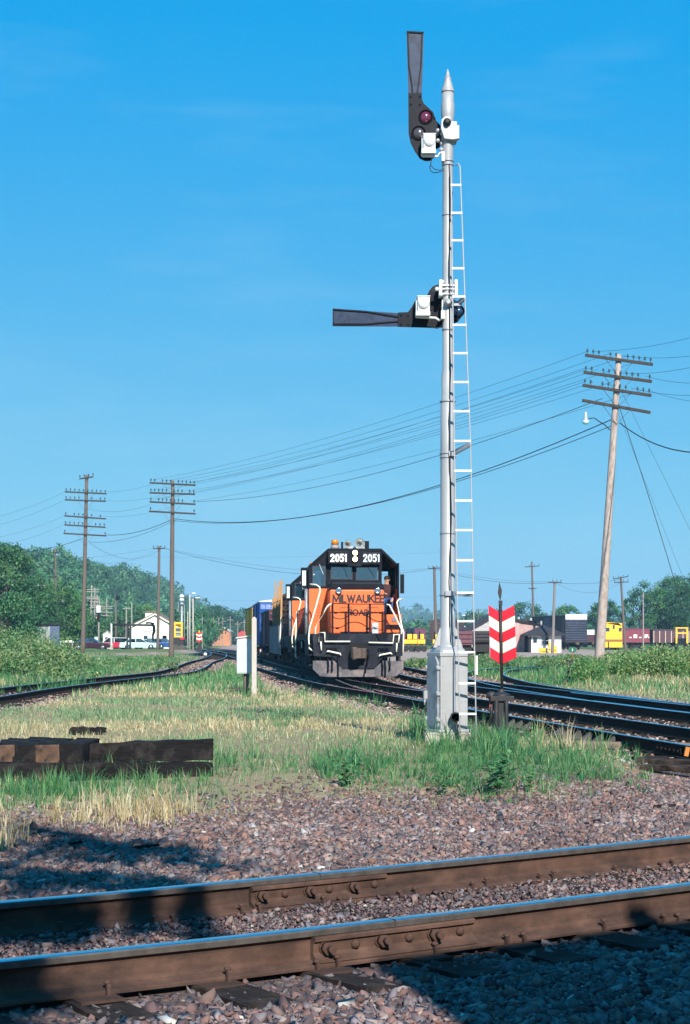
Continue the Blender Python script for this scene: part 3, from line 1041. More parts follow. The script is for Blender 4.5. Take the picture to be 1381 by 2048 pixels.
pg = np.clip((patch - 0.47) * 3.6 + 0.20 + 0.55 * np.clip(lush, 0, 1), 0.04, 0.9)
r = 0.7 * clump_r + 0.3 * RNG.random(n)
is_green = r < pg
sage = (~is_green) & (RNG.random(n) < 0.22)
col = pick(STRAW, n)
g_ = pick(GREEN, n)
s_ = pick(SAGE, n)
col[is_green] = np.where((RNG.random(n) < np.clip(0.25 + lush, 0, 1))[is_green][:, None], g_[is_green], s_[is_green])
col[sage] = s_[sage]
h = np.where(is_green, RNG.uniform(0.035, 0.11, n) * (1 + 0.55 * np.clip(lush, 0, 1.2)), RNG.uniform(0.025, 0.10, n)) * clump_h * np.clip(0.75 + 0.6 * fbm(x, y, 1.2, 61), 0.6, 1.4)
w = RNG.uniform(0.0035, 0.0075, n) * np.clip(y / 17, 0.8, 3.2)
blades('grass', x, y, h, w, np.clip(col, 0, 0.8), 0.75, 'dry straw and green grass growing over the field in front of the tracks', blade_dir)
# matted straw lying flat
x, y = scatter(130000, 12.6, 50, 0.3, 0.75)
dt = track_dist(x, y)
keep = (dt > 1.7) & (y > grass_edge(x) - 0.25 + 0.6 * (fbm(x, y, 0.8, 22) - 0.5)) & (RNG.random(len(x)) < 0.25 + 0.9 * np.clip(fbm(x, y, 2.0, 33) - 0.35, 0, 1))
x, y = x[keep], y[keep]
n = len(x)
blades('straw', x, y, RNG.uniform(0.015, 0.05, n), RNG.uniform(0.003, 0.006, n) * np.clip(y / 16, 0.8, 3), np.clip(pick(STRAW, n), 0, 0.8), 3.2, 'matted dead straw lying on the field')
# standing straw stubble at the edge of the gravel
def tuft(px, py, rx, ry, n, hmin, hmax, pal, wid, lean, label, name='grass', z=-0.1):
    c_ = P(px, py, z)
    sx = rx / FPX * c_.y
    sy = (P(px, py - ry, z).y - P(px, py + ry, z).y) / 2
    k = max(4, n // 16)
    cx0 = c_.x + RNG.normal(0, 0.55, k) * sx
    cy0 = c_.y + RNG.normal(0, 0.55, k) * sy
    own = RNG.integers(0, k, n)
    a = RNG.uniform(0, 2 * np.pi, n)
    rad = np.abs(RNG.normal(0, 0.05, n)) * np.clip(c_.y / 18, 0.8, 2)
    ch = RNG.gamma(5, 0.2, k)[own]
    cp = pal[RNG.integers(0, len(pal), k)][own] * RNG.uniform(0.75, 1.2, (k, 1))[own]
    colr = np.where(RNG.random((n, 1)) < 0.7, cp, pick(pal, n)) * RNG.uniform(0.85, 1.15, (n, 1))
    x, y = cx0[own] + np.cos(a) * rad, cy0[own] + np.sin(a) * rad
    return blades(name, x, y, RNG.uniform(hmin, hmax, n) * np.clip(ch, 0.4, 1.7), RNG.uniform(0.7, 1.3, n) * wid, np.clip(colr, 0, 0.8), lean, label, a + RNG.normal(0, 0.5, n))
tuft(255, 1632, 120, 16, 900, 0.06, 0.22, STRAW, 0.006, 0.45, 'upright golden stubble beside the foreground gravel', 'dry_grass')
tuft(8, 1680, 40, 12, 260, 0.08, 0.20, STRAW, 0.006, 0.45, 'golden stubble at the frame edge beside the foreground gravel', 'dry_grass', -0.15)
tuft(90, 1595, 160, 24, 1900, 0.05, 0.17, GREEN, 0.007, 0.7, 'tall bright green grass in front of the stacked ties')
tuft(270, 1562, 120, 10, 420, 0.06, 0.22, GREEN, 0.009, 0.8, 'long green grass growing against the stacked ties')
tuft(990, 1512, 90, 26, 900, 0.08, 0.30, GREEN, 0.011, 0.8, 'tall green weeds around the foot of the semaphore signal', 'weeds', -0.03)
tuft(830, 1462, 40, 20, 420, 0.10, 0.34, GREEN, 0.011, 0.8, 'tall green weeds behind the door side of the signal case', 'weeds', -0.03)
tuft(720, 1560, 80, 30, 480, 0.05, 0.22, GREEN, 0.010, 0.9, 'dark green weeds growing in the gravel', 'weeds')
tuft(940, 1575, 140, 22, 800, 0.05, 0.18, GREEN, 0.010, 0.9, 'leafy green weeds at the gravel edge in front of the signal', 'weeds')
tuft(1150, 1545, 110, 20, 900, 0.04, 0.13, GREEN, 0.010, 1.0, 'low green weeds spreading over the gravel toward the tracks', 'weeds', -0.08)
tuft(1110, 1490, 70, 18, 500, 0.10, 0.28, np.vstack([STRAW, GREEN]), 0.009, 0.4, 'mixed straw and weeds beside the switch stand', 'weeds', -0.05)
tuft(1225, 1500, 45, 14, 260, 0.10, 0.32, GREEN, 0.010, 0.6, 'green weeds growing against the near rail of the train track', 'weeds', -0.08)
tuft(640, 1395, 150, 14, 900, 0.06, 0.24, GREEN, 0.014, 0.5, 'green weeds along the rail in front of the locomotive', 'weeds', -0.1)
tuft(1310, 1366, 120, 10, 3200, 0.08, 0.26, STRAW, 0.022, 0.7, 'band of dead straw in front of the weedy thicket', 'dry_grass', -0.1)
tuft(40, 1358, 60, 5, 900, 0.06, 0.2, STRAW, 0.022, 0.9, 'dead straw below the bushes in front of shed', 'dry_grass', -0.1)
tuft(80, 1372, 80, 8, 900, 0.2, 0.5, GREEN, 0.02, 0.5, 'tall grass growing over the weedy track', 'weeds', -0.1)
# broad-leaved plants in the gravel edge
def leafy(px, py, z, hh, nst, label, seed):
    r = random.Random(seed)
    c_ = P(px, py, z)
    vs, fs, cs = [], [], []
    for s in range(nst):
        a = r.uniform(0, 6.28)
        tip = Vector((math.cos(a) * hh * r.uniform(0.15, 0.5), math.sin(a) * hh * r.uniform(0.15, 0.5), hh * r.uniform(0.6, 1.1)))
        for k in range(7):
            t = 0.25 + 0.75 * k / 6
            p = tip * t
            for side in (0, 1):
                aa = r.uniform(0, 6.28)
                L = hh * 0.22 * r.uniform(0.6, 1.2)
                dr = Vector((math.cos(aa), math.sin(aa), r.uniform(-0.5, 0.5))) * L
                up = Vector((-math.sin(aa), math.cos(aa), r.uniform(-0.4, 0.4))) * L * 0.28
                i = len(vs)
                vs += [p, p + dr * 0.5 + up, p + dr, p + dr * 0.5 - up]
                fs.append((i, i + 1, i + 2, i + 3))
                g = GREEN[r.randrange(4)] * r.uniform(0.7, 1.3)
                cs += [g] * 4
    o = npmesh('leafy_weed', [tuple(v + c_) for v in vs], fs, MATS['grass_blade'], np.array(cs))
    tag(o, label, 'weed', 'broad-leaved weeds in the gravel edge')
leafy(985, 1590, -0.1, 0.36, 12, 'tallest broad-leaved weed at the gravel edge right of signal base', 1)
leafy(880, 1596, -0.12, 0.22, 8, 'small broad-leaved weed at gravel edge below the signal base', 2)
leafy(700, 1580, -0.1, 0.30, 9, 'broad-leaved weed in the gravel right of the bare straw patch', 3)
leafy(1060, 1585, -0.1, 0.22, 8, 'small broad-leaved weed right of the tallest one at gravel edge', 4)
# greener, longer growth beyond the tracks
x, y = scatter(150000, 44, 150, 0.5, 0.8)
dt = track_dist(x, y)
right = (x > 0) & (x > np.interp(y, [44, 60, 75, 100, 150], [8, 6.4, 5.2, 4.5, 4]))
left = (x < -2.0 - 0.06 * (y - 44)) & (dt > 1.5) & (fbm(x, y, 6, 71) > 0.33)
dt = np.maximum(dt, np.where(track_dist(x, y, [k for k in CURVES if k != 'branch']) > 1.9, 2.0, 0))
keep = (dt > 1.45) & (right | left) & (y < np.where(right, 112, 150)) & (RNG.random(len(x)) < 0.35 + fbm(x, y, 3, 72))
x, y = x[keep], y[keep]
n = len(x)
pgm = fbm(x, y, 4, 73)
col = pick(GREEN, n) * 1.05
st = RNG.random(n) < np.clip((0.42 - pgm) * 4, 0.05, 0.6)
col[st] = pick(STRAW, n)[st]
blades('grass', x, y, RNG.uniform(0.08, 0.32, n) * (0.6 + pgm), RNG.uniform(0.012, 0.03, n), np.clip(col, 0, 0.8), 0.5, 'long green grass beyond the tracks on both sides')
# ------------------------------------------------------------------ semaphore signal
SIGY = 22.0
SS = FPX / SIGY
SIG0 = Vector(((896 - CXP) / SS, SIGY, 0.0))
sig = thing('semaphore_signal', 'tall silver two-arm semaphore signal with ladder in the grass beside the track', 'railway signal', SIG0)
def sx(px): return (px - 896) / SS
def sz(py): return EYE - (py - HORIZ) / SS
def spt(px, py, y=0.0): return Vector((sx(px), y, sz(py)))

MB().prism([(-0.30, -0.26), (0.27, -0.30), (0.30, 0.22), (-0.27, 0.26)], 'z', -0.25, sz(1463)).build('foundation', CONC, sig, bevel=0.015)
# equipment case: tapering cast box turned so that its door side shows
case_rot = math.radians(20)
cb = MB()
zb, zt = sz(1463), sz(1308)
W, D = 0.185, 0.205
cb.bx(-W - 0.03, W + 0.03, -D - 0.03, D + 0.03, zb, zb + 0.035)
cb.bx(-W, W, -D, D, zb + 0.035, zt - 0.03)
cb.bx(-W - 0.012, W + 0.012, -D - 0.012, D + 0.012, zt - 0.03, zt + 0.02)
rings = [(W, D, zt + 0.02), (W * 0.97, D * 0.97, zt + 0.05), (W * 0.80, D * 0.80, zt + 0.085), (W * 0.66, D * 0.66, zt + 0.10)]
vs, fs = [], []
for a, b_, z_ in rings:
    for q in range(12):
        t = 2 * math.pi * q / 12
        ex = 0.35
        cx_, cy_ = math.cos(t), math.sin(t)
        vs.append((a * math.copysign(abs(cx_) ** ex, cx_), b_ * math.copysign(abs(cy_) ** ex, cy_), z_))
for i in range(3):
    for q in range(12):
        fs.append((i * 12 + q, i * 12 + (q + 1) % 12, i * 12 + 12 + (q + 1) % 12, i * 12 + 12 + q))
fs.append(tuple(range(36, 48)))
cb._add(vs, fs)
case = cb.build('equipment_case', SILVER, sig, bevel=0.008)
case.rotation_euler = (0, 0, case_rot)
dr = MB()
dz0, dz1 = zb + 0.07, zt - 0.06
dr.prism([(-D + 0.035, dz0), (D - 0.035, dz0), (D - 0.035, dz1 - 0.05), (D - 0.10, dz1 + 0.03), (-D + 0.10, dz1 + 0.03), (-D + 0.035, dz1 - 0.05)], 'x', -W - 0.032, -W + 0.0)
o = dr.build('door', SILVERDK, case, bevel=0.006)
for yy in (-D + 0.03, D - 0.03):
    for q in range(3):
        hb = MB()
        zz = dz0 + 0.06 + q * (dz1 - dz0 - 0.2) / 2
        hb.cyl((-W - 0.03, yy, zz), (-W - 0.03, yy, zz + 0.06), 0.016, n=8)
        hb.bx(-W - 0.035, -W + 0.003, yy - 0.02, yy + 0.02, zz + 0.01, zz + 0.05)
        hb.build('hinge', SILVER, case)
lk = MB()
lk.bx(-W - 0.075, -W - 0.030, D - 0.06, D - 0.02, dz0 + 0.34, dz0 + 0.44)
lk.cyl((-W - 0.06, D - 0.04, dz0 + 0.26), (-W - 0.06, D - 0.04, dz0 + 0.34), 0.010, n=6)
lk.build('padlock_hasp', SILVER, case)
for q in range(11):
    rv = MB()
    for px in (-W + 0.03, W - 0.03):
        rv.sphere((px, -D - 0.001, zb + 0.09 + q * 0.074), 0.006, 6, 4)
    rv.build('rivet', SILVERDK, case)
MB().cyl((0.02, -D - 0.02, zb - 0.02), (0.02, -D - 0.02, zb + 0.02), 0.06, 0.06, 10).build('anchor_lug', SILVERDK, case)
# mast with sleeves, clamps and pinnacle
mt = MB()
mast_prof = [(0.150, sz(1295)), (0.150, sz(1291)), (0.112, sz(1289)), (0.108, sz(1256)), (0.095, sz(1253)), (0.092, sz(905)), (0.089, sz(803)), (0.079, sz(802)), (0.079, sz(744)), (0.066, sz(742)), (0.064, sz(320)), (0.071, sz(312)), (0.071, sz(240)), (0.084, sz(233)), (0.086, sz(208)), (0.076, sz(205)), (0.074, sz(185)), (0.03, sz(184))]
mt.lathe(mast_prof, n=20)
mast = mt.build('mast', SILVER, sig)
for px in (-1, 1):
    for yy in (-1, 1):
        MB().prism([(px * 0.10, sz(1295)), (px * 0.185, sz(1295)), (px * 0.105, sz(1257)), (px * 0.09, sz(1257))], 'y', yy * 0.05 - 0.012, yy * 0.05 + 0.012).build('gusset', SILVER, mast)
for py, r in ((1190, 0.100), (1067, 0.096), (915, 0.098), (907, 0.098), (803, 0.097), (660, 0.070), (573, 0.071), (430, 0.070), (330, 0.073), (322, 0.073)):
    MB().lathe([(r, sz(py) - 0.012), (r + 0.004, sz(py) - 0.006), (r + 0.004, sz(py) + 0.006), (r, sz(py) + 0.012)], n=18).build('clamp_band', SILVERDK, mast)
pn = MB()
pn.lathe([(0.082, sz(185)), (0.084, sz(182)), (0.078, sz(181)), (0.060, sz(170)), (0.044, sz(160)), (0.046, sz(158)), (0.046, sz(156.5)), (0.032, sz(156)), (0.022, sz(147)), (0.006, sz(138))], n=16)
pn.build('pinnacle', SILVER, sig)
# conduit and loose cable down the mast
cbm = MB()
pts = []
rr = random.Random(3)
for i, py in enumerate(np.linspace(330, 1285, 40)):
    rad = np.interp(py, [330, 740, 745, 800, 805, 1285], [0.066, 0.068, 0.081, 0.081, 0.094, 0.100]) + 0.008
    a = -math.pi / 2 + 0.22 + rr.uniform(-0.06, 0.06) + 0.12 * math.sin(i * 0.5)
    pts.append((math.cos(a) * rad, math.sin(a) * rad, sz(py)))
cbm.tube(pts, 0.007, 5)
cbm.build('signal_cable', BLUEIRON, sig)
cdm = MB()
cdm.tube([(0.055, -0.112, sz(1205)), (0.06, -0.118, sz(1235)), (0.055, -0.125, sz(1270)), (0.06, -0.13, sz(1300)), (0.07, -0.235, sz(1312)), (0.07, -0.245, sz(1460)), (0.07, -0.30, sz(1478))], 0.012, 6)
cdm.cyl((0.055, -0.122, sz(1272)), (0.055, -0.122, sz(1298)), 0.024, n=8)
cdm.build('conduit', SILVERDK, sig)

def arm(outline, blade, ribs, lenses, label, lamp, z_plane=0.15, pivot=None):
    """semaphore arm: cast spectacle plate with coloured lenses and an enamelled blade, seen from behind"""
    from mathutils.geometry import tessellate_polygon
    sp = MB()
    pl = [(sx(a), sz(b)) for a, b in outline]
    n = len(pl)
    holes = lenses
    # plate with round openings: triangulated outline with circular holes
    loops = [[Vector((a, b, 0)) for a, b in pl]]
    for (cx_, cy_, r_, mt_) in holes:
        loops.append([Vector((sx(cx_) + r_ / SS * math.cos(2 * math.pi * k / 16), sz(cy_) - r_ / SS * math.sin(2 * math.pi * k / 16), 0)) for k in range(16)])
    tri = tessellate_polygon(loops)
    flat = [p for lp in loops for p in lp]
    N = len(flat)
    y0, y1 = z_plane, z_plane + 0.022
    vs = [(p.x, y0, p.y) for p in flat] + [(p.x, y1, p.y) for p in flat]
    fs = [tuple(t) for t in tri] + [tuple(k + N for k in reversed(t)) for t in tri]
    st = 0
    for lp in loops:
        m_ = len(lp)
        for k in range(m_):
            fs.append((st + k, st + (k + 1) % m_, N + st + (k + 1) % m_, N + st + k))
        st += m_
    sp._add(vs, fs)
    for (cx_, cy_, r_, mt_) in holes:
        ring_ = []
        sp.lathe([(r_ / SS, 0), (r_ / SS + 0.010, 0), (r_ / SS + 0.010, -0.016), (r_ / SS, -0.016), (r_ / SS, 0)], c=(sx(cx_), y0, sz(cy_)), n=16, axis='y')
    # raised rim and bolts
    for a, b in ribs['bolts']:
        sp.sphere((sx(a), y0 - 0.004, sz(b)), 0.013, 6, 4)
    spec = sp.build('spectacle', BLACKP, sig)
    spec['label'] = label
    for (cx_, cy_, r_, mt_) in holes:
        lm = MB()
        lm.lathe([(r_ / SS * 0.99, 0.006), (r_ / SS * 0.8, -0.012), (r_ / SS * 0.45, -0.024), (0.004, -0.028)], c=(sx(cx_), y0 + 0.008, sz(cy_)), n=16, axis='y')
        lm.build('lens', mt_, spec)
    bl = MB()
    pb = [(sx(a), sz(b)) for a, b in blade]
    bl.prism(pb, 'y', z_plane + 0.024, z_plane + 0.034)
    bo = bl.build('blade', BLADE, spec)
    rb = MB()
    for seg in ribs['lines']:
        for i in range(len(seg) - 1):
            rb.beam((sx(seg[i][0]), z_plane + 0.016, sz(seg[i][1])), (sx(seg[i + 1][0]), z_plane + 0.016, sz(seg[i + 1][1])), 0.016, 0.020, (0, 1, 0))
    rb.build('blade_rib', BLACKP, spec)
    # lamp hanging in front of the lenses
    cx_, cy_ = lamp
    L = MB()
    L.bx(sx(cx_ - 12), sx(cx_ + 12), -0.06, 0.10, sz(cy_ + 14), sz(cy_ - 15))
    L.bx(sx(cx_ - 13.5), sx(cx_ + 13.5), -0.07, 0.11, sz(cy_ - 15), sz(cy_ - 17))
    L.bx(sx(cx_ - 16), sx(cx_ + 13), -0.07, 0.09, sz(cy_ + 23), sz(cy_ + 14))
    L.cyl((sx(cx_ - 14), 0.0, sz(cy_ + 22)), (sx(cx_ - 14), 0.0, sz(cy_ - 14)), 0.012, n=6)
    lo = L.build('lamp', WHITEP, sig, bevel=0.006)
    lf = MB()
    lf.lathe([(0.072, 0.0), (0.066, -0.016), (0.050, -0.030), (0.028, -0.040), (0.004, -0.043)], c=(sx(cx_), -0.061, sz(cy_ - 1)), n=18, axis='y')
    lf.build('lamp_back', WHITEP, lo)
    return spec

def lensmat(name, col):
    m_, nt_, b_ = new_mat(name)
    b_.inputs['Base Color'].default_value = col + (1,)
    b_.inputs['Roughness'].default_value = 0.08
    b_.inputs['Specular IOR Level'].default_value = 0.8
    b_.inputs['Coat Weight'].default_value = 1.0
    return m_
LENSR, LENSY, LENSG = lensmat('red_lens', (0.10, 0.012, 0.035)), lensmat('yellow_lens', (0.055, 0.042, 0.045)), lensmat('green_lens', (0.012, 0.03, 0.07))
def z2(pts): return [(640 + a / 4.316, 30 + b / 4.316) for a, b in pts]
def z3(pts): return [(640 + a / 4.062, 520 + b / 4.062) for a, b in pts]
up_out = z2([(768, 640), (885, 640), (888, 700), (905, 735), (940, 765), (985, 808), (1010, 880), (1045, 920), (1075, 960), (1075, 1060), (1040, 1110), (1005, 1135), (990, 1200), (960, 1228), (915, 1230), (870, 1210), (825, 1145), (788, 1070), (771, 990)])
up_blade = z2([(753, 100), (903, 110), (895, 400), (885, 660), (769, 660), (762, 400)])
arm(up_out, up_blade,
    {'bolts': z2([(790, 672), (868, 672), (790, 742), (868, 742), (995, 860), (795, 1025)]),
     'lines': [z2([(766, 104), (775, 400), (800, 560), (808, 648)]), z2([(890, 110), (880, 400), (858, 560), (845, 648)]), z2([(753, 104), (903, 112)])]},
    [(853, 226.5, 13.2, LENSR), (838.8, 259, 13.2, LENSY)], 'raised upper arm pointing straight up', (859, 286))
lo_out = z3([(640, 408), (720, 405), (748, 368), (778, 312), (830, 292), (872, 278), (892, 235), (920, 197), (960, 180), (1010, 180), (1060, 230), (1095, 300), (1150, 338), (1178, 372), (1172, 425), (1130, 482), (1060, 515), (1000, 530), (900, 532), (640, 524)])
lo_blade = z3([(108, 375), (660, 412), (660, 520), (108, 518)])
arm(lo_out, lo_blade,
    {'bolts': z3([(664, 430), (722, 432), (664, 505), (722, 507)]),
     'lines': [z3([(108, 380), (380, 398), (540, 425), (638, 440)]), z3([(108, 500), (380, 500), (540, 485), (638, 478)]), z3([(109, 376), (109, 518)])]},
    [(918.5, 618, 11.5, LENSG)], 'level lower arm pointing away from the ladder', (847.5, 610))
# bearing castings, brackets
def casting(py, big):
    cs = MB()
    if big:
        cs.prism([(sx(881), sz(262)), (sx(882), sz(245)), (sx(889), sz(238)), (sx(900), sz(238)), (sx(904), sz(256)), (sx(918), sz(256)), (sx(918), sz(283)), (sx(905), sz(285)), (sx(888), sz(283))], 'y', -0.13, -0.05)
        cs.bx(sx(884), sx(914), -0.06, 0.14, sz(284), sz(245))
    else:
        for yy in (573, 580, 590):
            cs.cyl((sx(880), -0.07, sz(yy)), (sx(913), -0.07, sz(yy)), 0.014, n=6)
        for xx in (881, 912):
            cs.bx(sx(xx - 3), sx(xx + 3), -0.10, 0.10, sz(594), sz(562))
        cs.bx(sx(884), sx(896), -0.02, 0.14, sz(635), sz(600))
    o = cs.build('arm_bearing', SILVER if big else WHITEP, sig, bevel=0.006)
    h_ = MB()
    h_.lathe([(0.050, 0), (0.050, -0.02), (0.036, -0.03), (0.036, -0.06), (0.02, -0.075)], c=(sx(893.5) if big else sx(896), -0.131 if big else -0.08, sz(py)), n=14, axis='y')
    h_.build('pivot_cap', BLUEIRON if big else SILVER, o)
casting(251, True)
casting(608, False)
for px, py in ((876, 262), (884, 268), (876, 282), (884, 288), (883, 300)):
    MB().sphere(spt(px, py, -0.02), 0.028, 8, 5).build('bearing_bolt', SILVER, sig)
for px, py in ((874, 580), (881, 592), (884, 566), (911, 566), (912, 583)):
    MB().sphere(spt(px, py, -0.06), 0.028, 8, 5).build('bearing_bolt', WHITEP, sig)
br = MB()
br.tube([spt(844, 312, 0.0), spt(876, 313, 0.0), spt(880, 307, -0.01), spt(885, 306, -0.03), spt(886, 322, -0.06)], 0.016, 6)
br.bx(sx(883), sx(889), -0.11, 0.0, sz(326), sz(308))
br.build('lamp_bracket', WHITEP, sig)
br = MB()
br.tube([spt(833, 634, 0.0), spt(872, 636, 0.0), spt(879, 641, -0.01), spt(884, 638, -0.03), spt(885, 624, -0.06)], 0.016, 6)
br.bx(sx(882), sx(889), -0.11, 0.0, sz(640), sz(624))
br.build('lamp_bracket', WHITEP, sig)
wr = MB()
wr.tube([spt(864, 316, 0.02), spt(862, 328, 0.02), spt(860, 334, 0.01), spt(862, 342, 0), spt(868, 346, -0.01), spt(876, 347, -0.05), spt(888, 344, -0.075)], 0.006, 5)
wr.tube([spt(862, 330, 0.02), spt(869, 338, 0.0), spt(880, 343, -0.05), spt(888, 340, -0.075)], 0.005, 5)
wr.build('lamp_wire', WIRE, sig)
wr = MB()
wr.tube([spt(860, 648, 0.02), spt(866, 655, 0.02), spt(876, 657, 0), spt(886, 651, -0.06)], 0.005, 5)
wr.build('lamp_wire', WIRE, sig)
# ladder with rungs and stand-off brackets
lad = MB()
ly = lambda py: np.interp(py, [335, 1450], [-0.13, -0.42])
right_px = lambda py: np.interp(py, [335, 600, 900, 1190, 1460], [919, 928, 938.5, 943, 948])
left_px = lambda py: np.interp(py, [335, 600, 900, 1190, 1460], [901, 904, 906.5, 911.5, 916])
lad.tube([spt(911, 335, -0.09), spt(916, 331, -0.10), spt(919, 338, ly(338))] + [spt(right_px(p), p, ly(p)) for p in np.linspace(350, 1475, 24)], 0.009, 6)
lad.tube([spt(left_px(p), p, ly(p)) for p in np.linspace(350, 1475, 24)], 0.009, 6)
ladder = lad.build('ladder', SILVER, sig)
for py in (376, 432, 487, 543, 599.5, 656, 712.5, 770, 828, 887, 946, 1005, 1063.5, 1123, 1187, 1243, 1304, 1365, 1425):
    MB().beam(spt(left_px(py) - 1, py, ly(py)), spt(right_px(py) + 1, py, ly(py)), 0.020, 0.025).build('rung', WHITEP, ladder)
for py, a, dy in ((604, 915, 6), (899, 905, 10), (1187, 898, 0)):
    bb = MB()
    bb.beam(spt(a, py + dy, -0.09), spt(right_px(py), py - dy + 4, ly(py)), 0.03, 0.055)
    bb.bx(sx(a) - 0.05, sx(a) + 0.05, -0.125, -0.07, sz(py + dy + 5), sz(py + dy - 5))
    bb.build('ladder_bracket', SILVERDK, ladder)
# vertical handle strip on the lower ladder
MB().bx(sx(947), sx(951), ly(1330) - 0.02, ly(1330) + 0.02, sz(1348), sz(1311)).build('ladder_plate', CREAM, ladder)
# ring lock at the ladder foot
lkb = MB()
lkb.lathe([(0.05, -0.03), (0.065, -0.03), (0.065, 0.03), (0.05, 0.03), (0.05, -0.03)], c=(sx(908), -0.32, sz(1432)), n=14, axis='y')
lkb.tube([(sx(908), -0.32, sz(1440)), (sx(912), -0.32, sz(1462)), (sx(914), -0.33, sz(1485))], 0.02, 6)
lkb.build('ground_clamp', BLUEIRON, sig)

# ------------------------------------------------------------------ switch stand with red and cream chevron target
SWY = 24.5
SW = FPX / SWY
sw = thing('switch_stand', 'black switch stand with red and cream chevron target beside the signal', 'switch stand', Vector(((1003 - CXP) / SW, SWY, 0)))
def wx(px): return (px - 1003) / SW
def wz(py): return EYE - (py - HORIZ) / SW
b = MB()
b.prism([(-0.13, -0.3), (0.10, -0.3), (0.07, wz(1402)), (-0.09, wz(1402))], 'y', -0.09, 0.09)
b.bx(-0.16, 0.17, -0.13, 0.13, wz(1402), wz(1392))
b.lathe([(0.13, wz(1392)), (0.12, wz(1388)), (0.05, wz(1384)), (0.04, wz(1378))], n=14)
b.cyl((-0.08, -0.12, -0.25), (-0.08, -0.12, wz(1400)), 0.035, n=8)
b.cyl((0.06, -0.12, -0.25), (0.06, -0.12, wz(1400)), 0.03, n=8)
b.build('stand_base', BLUEIRON, sw, bevel=0.006)
b = MB()
b.sphere((wx(984), 0.02, wz(1391)), 0.075, 10, 7, (1.05, 0.7, 0.8))
b.tube([(wx(982), 0.0, wz(1396)), (wx(983), -0.05, wz(1420)), (wx(981), -0.06, wz(1450))], [0.03, 0.026, 0.016], 7)
b.build('hand_lever', BLUEIRON, sw)
MB().box((wx(982.5), -0.045, wz(1408)), (0.055, 0.02, 0.15)).build('lever_grip', M('rust_red', (0.20, 0.05, 0.035), 0.8, 0, 0.3, 8), sw)
b = MB()
b.tube([(0.01, 0, wz(1386)), (0.0, 0, wz(1290)), (wx(1001), 0, wz(1210))], 0.021, 8)
b.bx(wx(998), wx(1005), -0.025, 0.025, wz(1211), wz(1201))
b.build('target_rod', BLUEIRON, sw)
b = MB()
b.prism([(wx(1000), wz(1200)), (wx(996), wz(1186)), (wx(999), wz(1164)), (wx(1004.5), wz(1181)), (wx(1002), wz(1200))], 'y', -0.008, 0.008)
b.build('diamond_tip', BLUEIRON, sw)
# two vanes folded into a shallow V, five chevron bands each, every band its own plate
left_top, right_top, left_bot, right_bot = 1210.0, 1210.0, 1314, 1315
bands = ['red', 'cream', 'red', 'cream', 'red']
for side in (-1, 1):
    xo_t, xo_b = (977, 981) if side < 0 else (1028.5, 1033)
    for k, cname in enumerate(bands):
        t0, t1 = k / 5, (k + 1) / 5
        # outer edge runs 1210..1315, rod edge 1226..1329 and slopes down to the rod
        def outer(t):
            yy = 1210.5 + t * 104
            return (xo_t + (xo_b - xo_t) * t, yy)
        def inner(t):
            yy = 1225 + t * 104
            return ((1001 + 2.6 * t), yy)
        q = [outer(t0), inner(t0), inner(t1), outer(t1)]
        yv = lambda px: 0.03 - abs(px - 1003) / SW * 0.35
        vs = [(wx(a), yv(a), wz(b_)) for a, b_ in q] + [(wx(a), yv(a) + 0.006, wz(b_)) for a, b_ in q]
        mbv = MB()
        mbv._add(vs, [(0, 1, 2, 3), (7, 6, 5, 4), (0, 4, 5, 1), (1, 5, 6, 2), (2, 6, 7, 3), (3, 7, 4, 0)])
        mbv.build('target_band', RED if cname == 'red' else CREAM, sw)

# switch stand with small green target beyond the second track
g0 = P(1143, 1369, -0.15)
GS = FPX / g0.y
gs = thing('switch_stand', 'dark low switch stand with small round green target near leaning pole', 'switch stand', g0)
b = MB()
b.prism([(-0.16, 0), (0.20, 0), (0.11, 0.75), (-0.03, 0.75)], 'y', -0.1, 0.1)
b.bx(-0.3, 0.75, -0.12, 0.12, -0.05, 0.06)
b.bx(-0.16, 0.20, -0.12, 0.12, 0.75, 0.82)
b.bx(-0.14, -0.07, -0.05, 0.05, 0.25, 0.75)
b.build('stand_base', BLUEIRON, gs)
MB().cyl((0.04, 0, 0.8), (0.04, 0, 1.08), 0.02, n=6).build('target_rod', M('brass_rod', (0.30, 0.14, 0.04), 0.6, 0.3), gs)
b = MB()
b.lathe([(0.13, -0.012), (0.135, 0.0), (0.13, 0.012)], c=(0.04, 0, 1.14), n=18, axis='y')
o = b.build('target_disc', GREENT, gs)
o.scale = (1, 1, 0.75)
o.location = (0, 0, 0.285)
MB().bx(0.025, 0.05, -0.02, -0.013, 1.10, 1.18).build('target_mark', CREAM, gs)

# far switch stand with yellow tipped chevron target
f0 = P(399, 1305, -0.15)
FS = FPX / f0.y
f_ = thing('switch_stand', 'far switch stand with small red and white chevron target by pale light poles', 'switch stand', f0)
b = MB()
b.prism([(-0.35, 0), (0.35, 0), (0.15, 1.2), (-0.15, 1.2)], 'y', -0.2, 0.2)
b.build('stand_base', BLUEIRON, f_)
hs = 1.0 / FS
YEL = M('yellow_paint', (0.80, 0.42, 0.015), 0.5, 0, 0.1, 5, dirt=((0.25, 0.13, 0.03), 0.15, 3))
MB().cyl((0, 0, 1.1), (0, 0, 44 * hs), 0.10, n=8).build('target_rod', YEL, f_)
for k in range(5):
    for side in (-1, 1):
        z1, z0 = (41 - k * 3.6) * hs, (41 - (k + 1) * 3.6) * hs
        xo = side * 5.6 * hs
        dz = 2.2 * hs
        b = MB()
        b.prism([(0, z0 - dz), (xo, z0), (xo, z1), (0, z1 - dz)], 'y', -0.14, -0.11)
        b.build('target_band', RED if k % 2 == 0 else CREAM, f_)

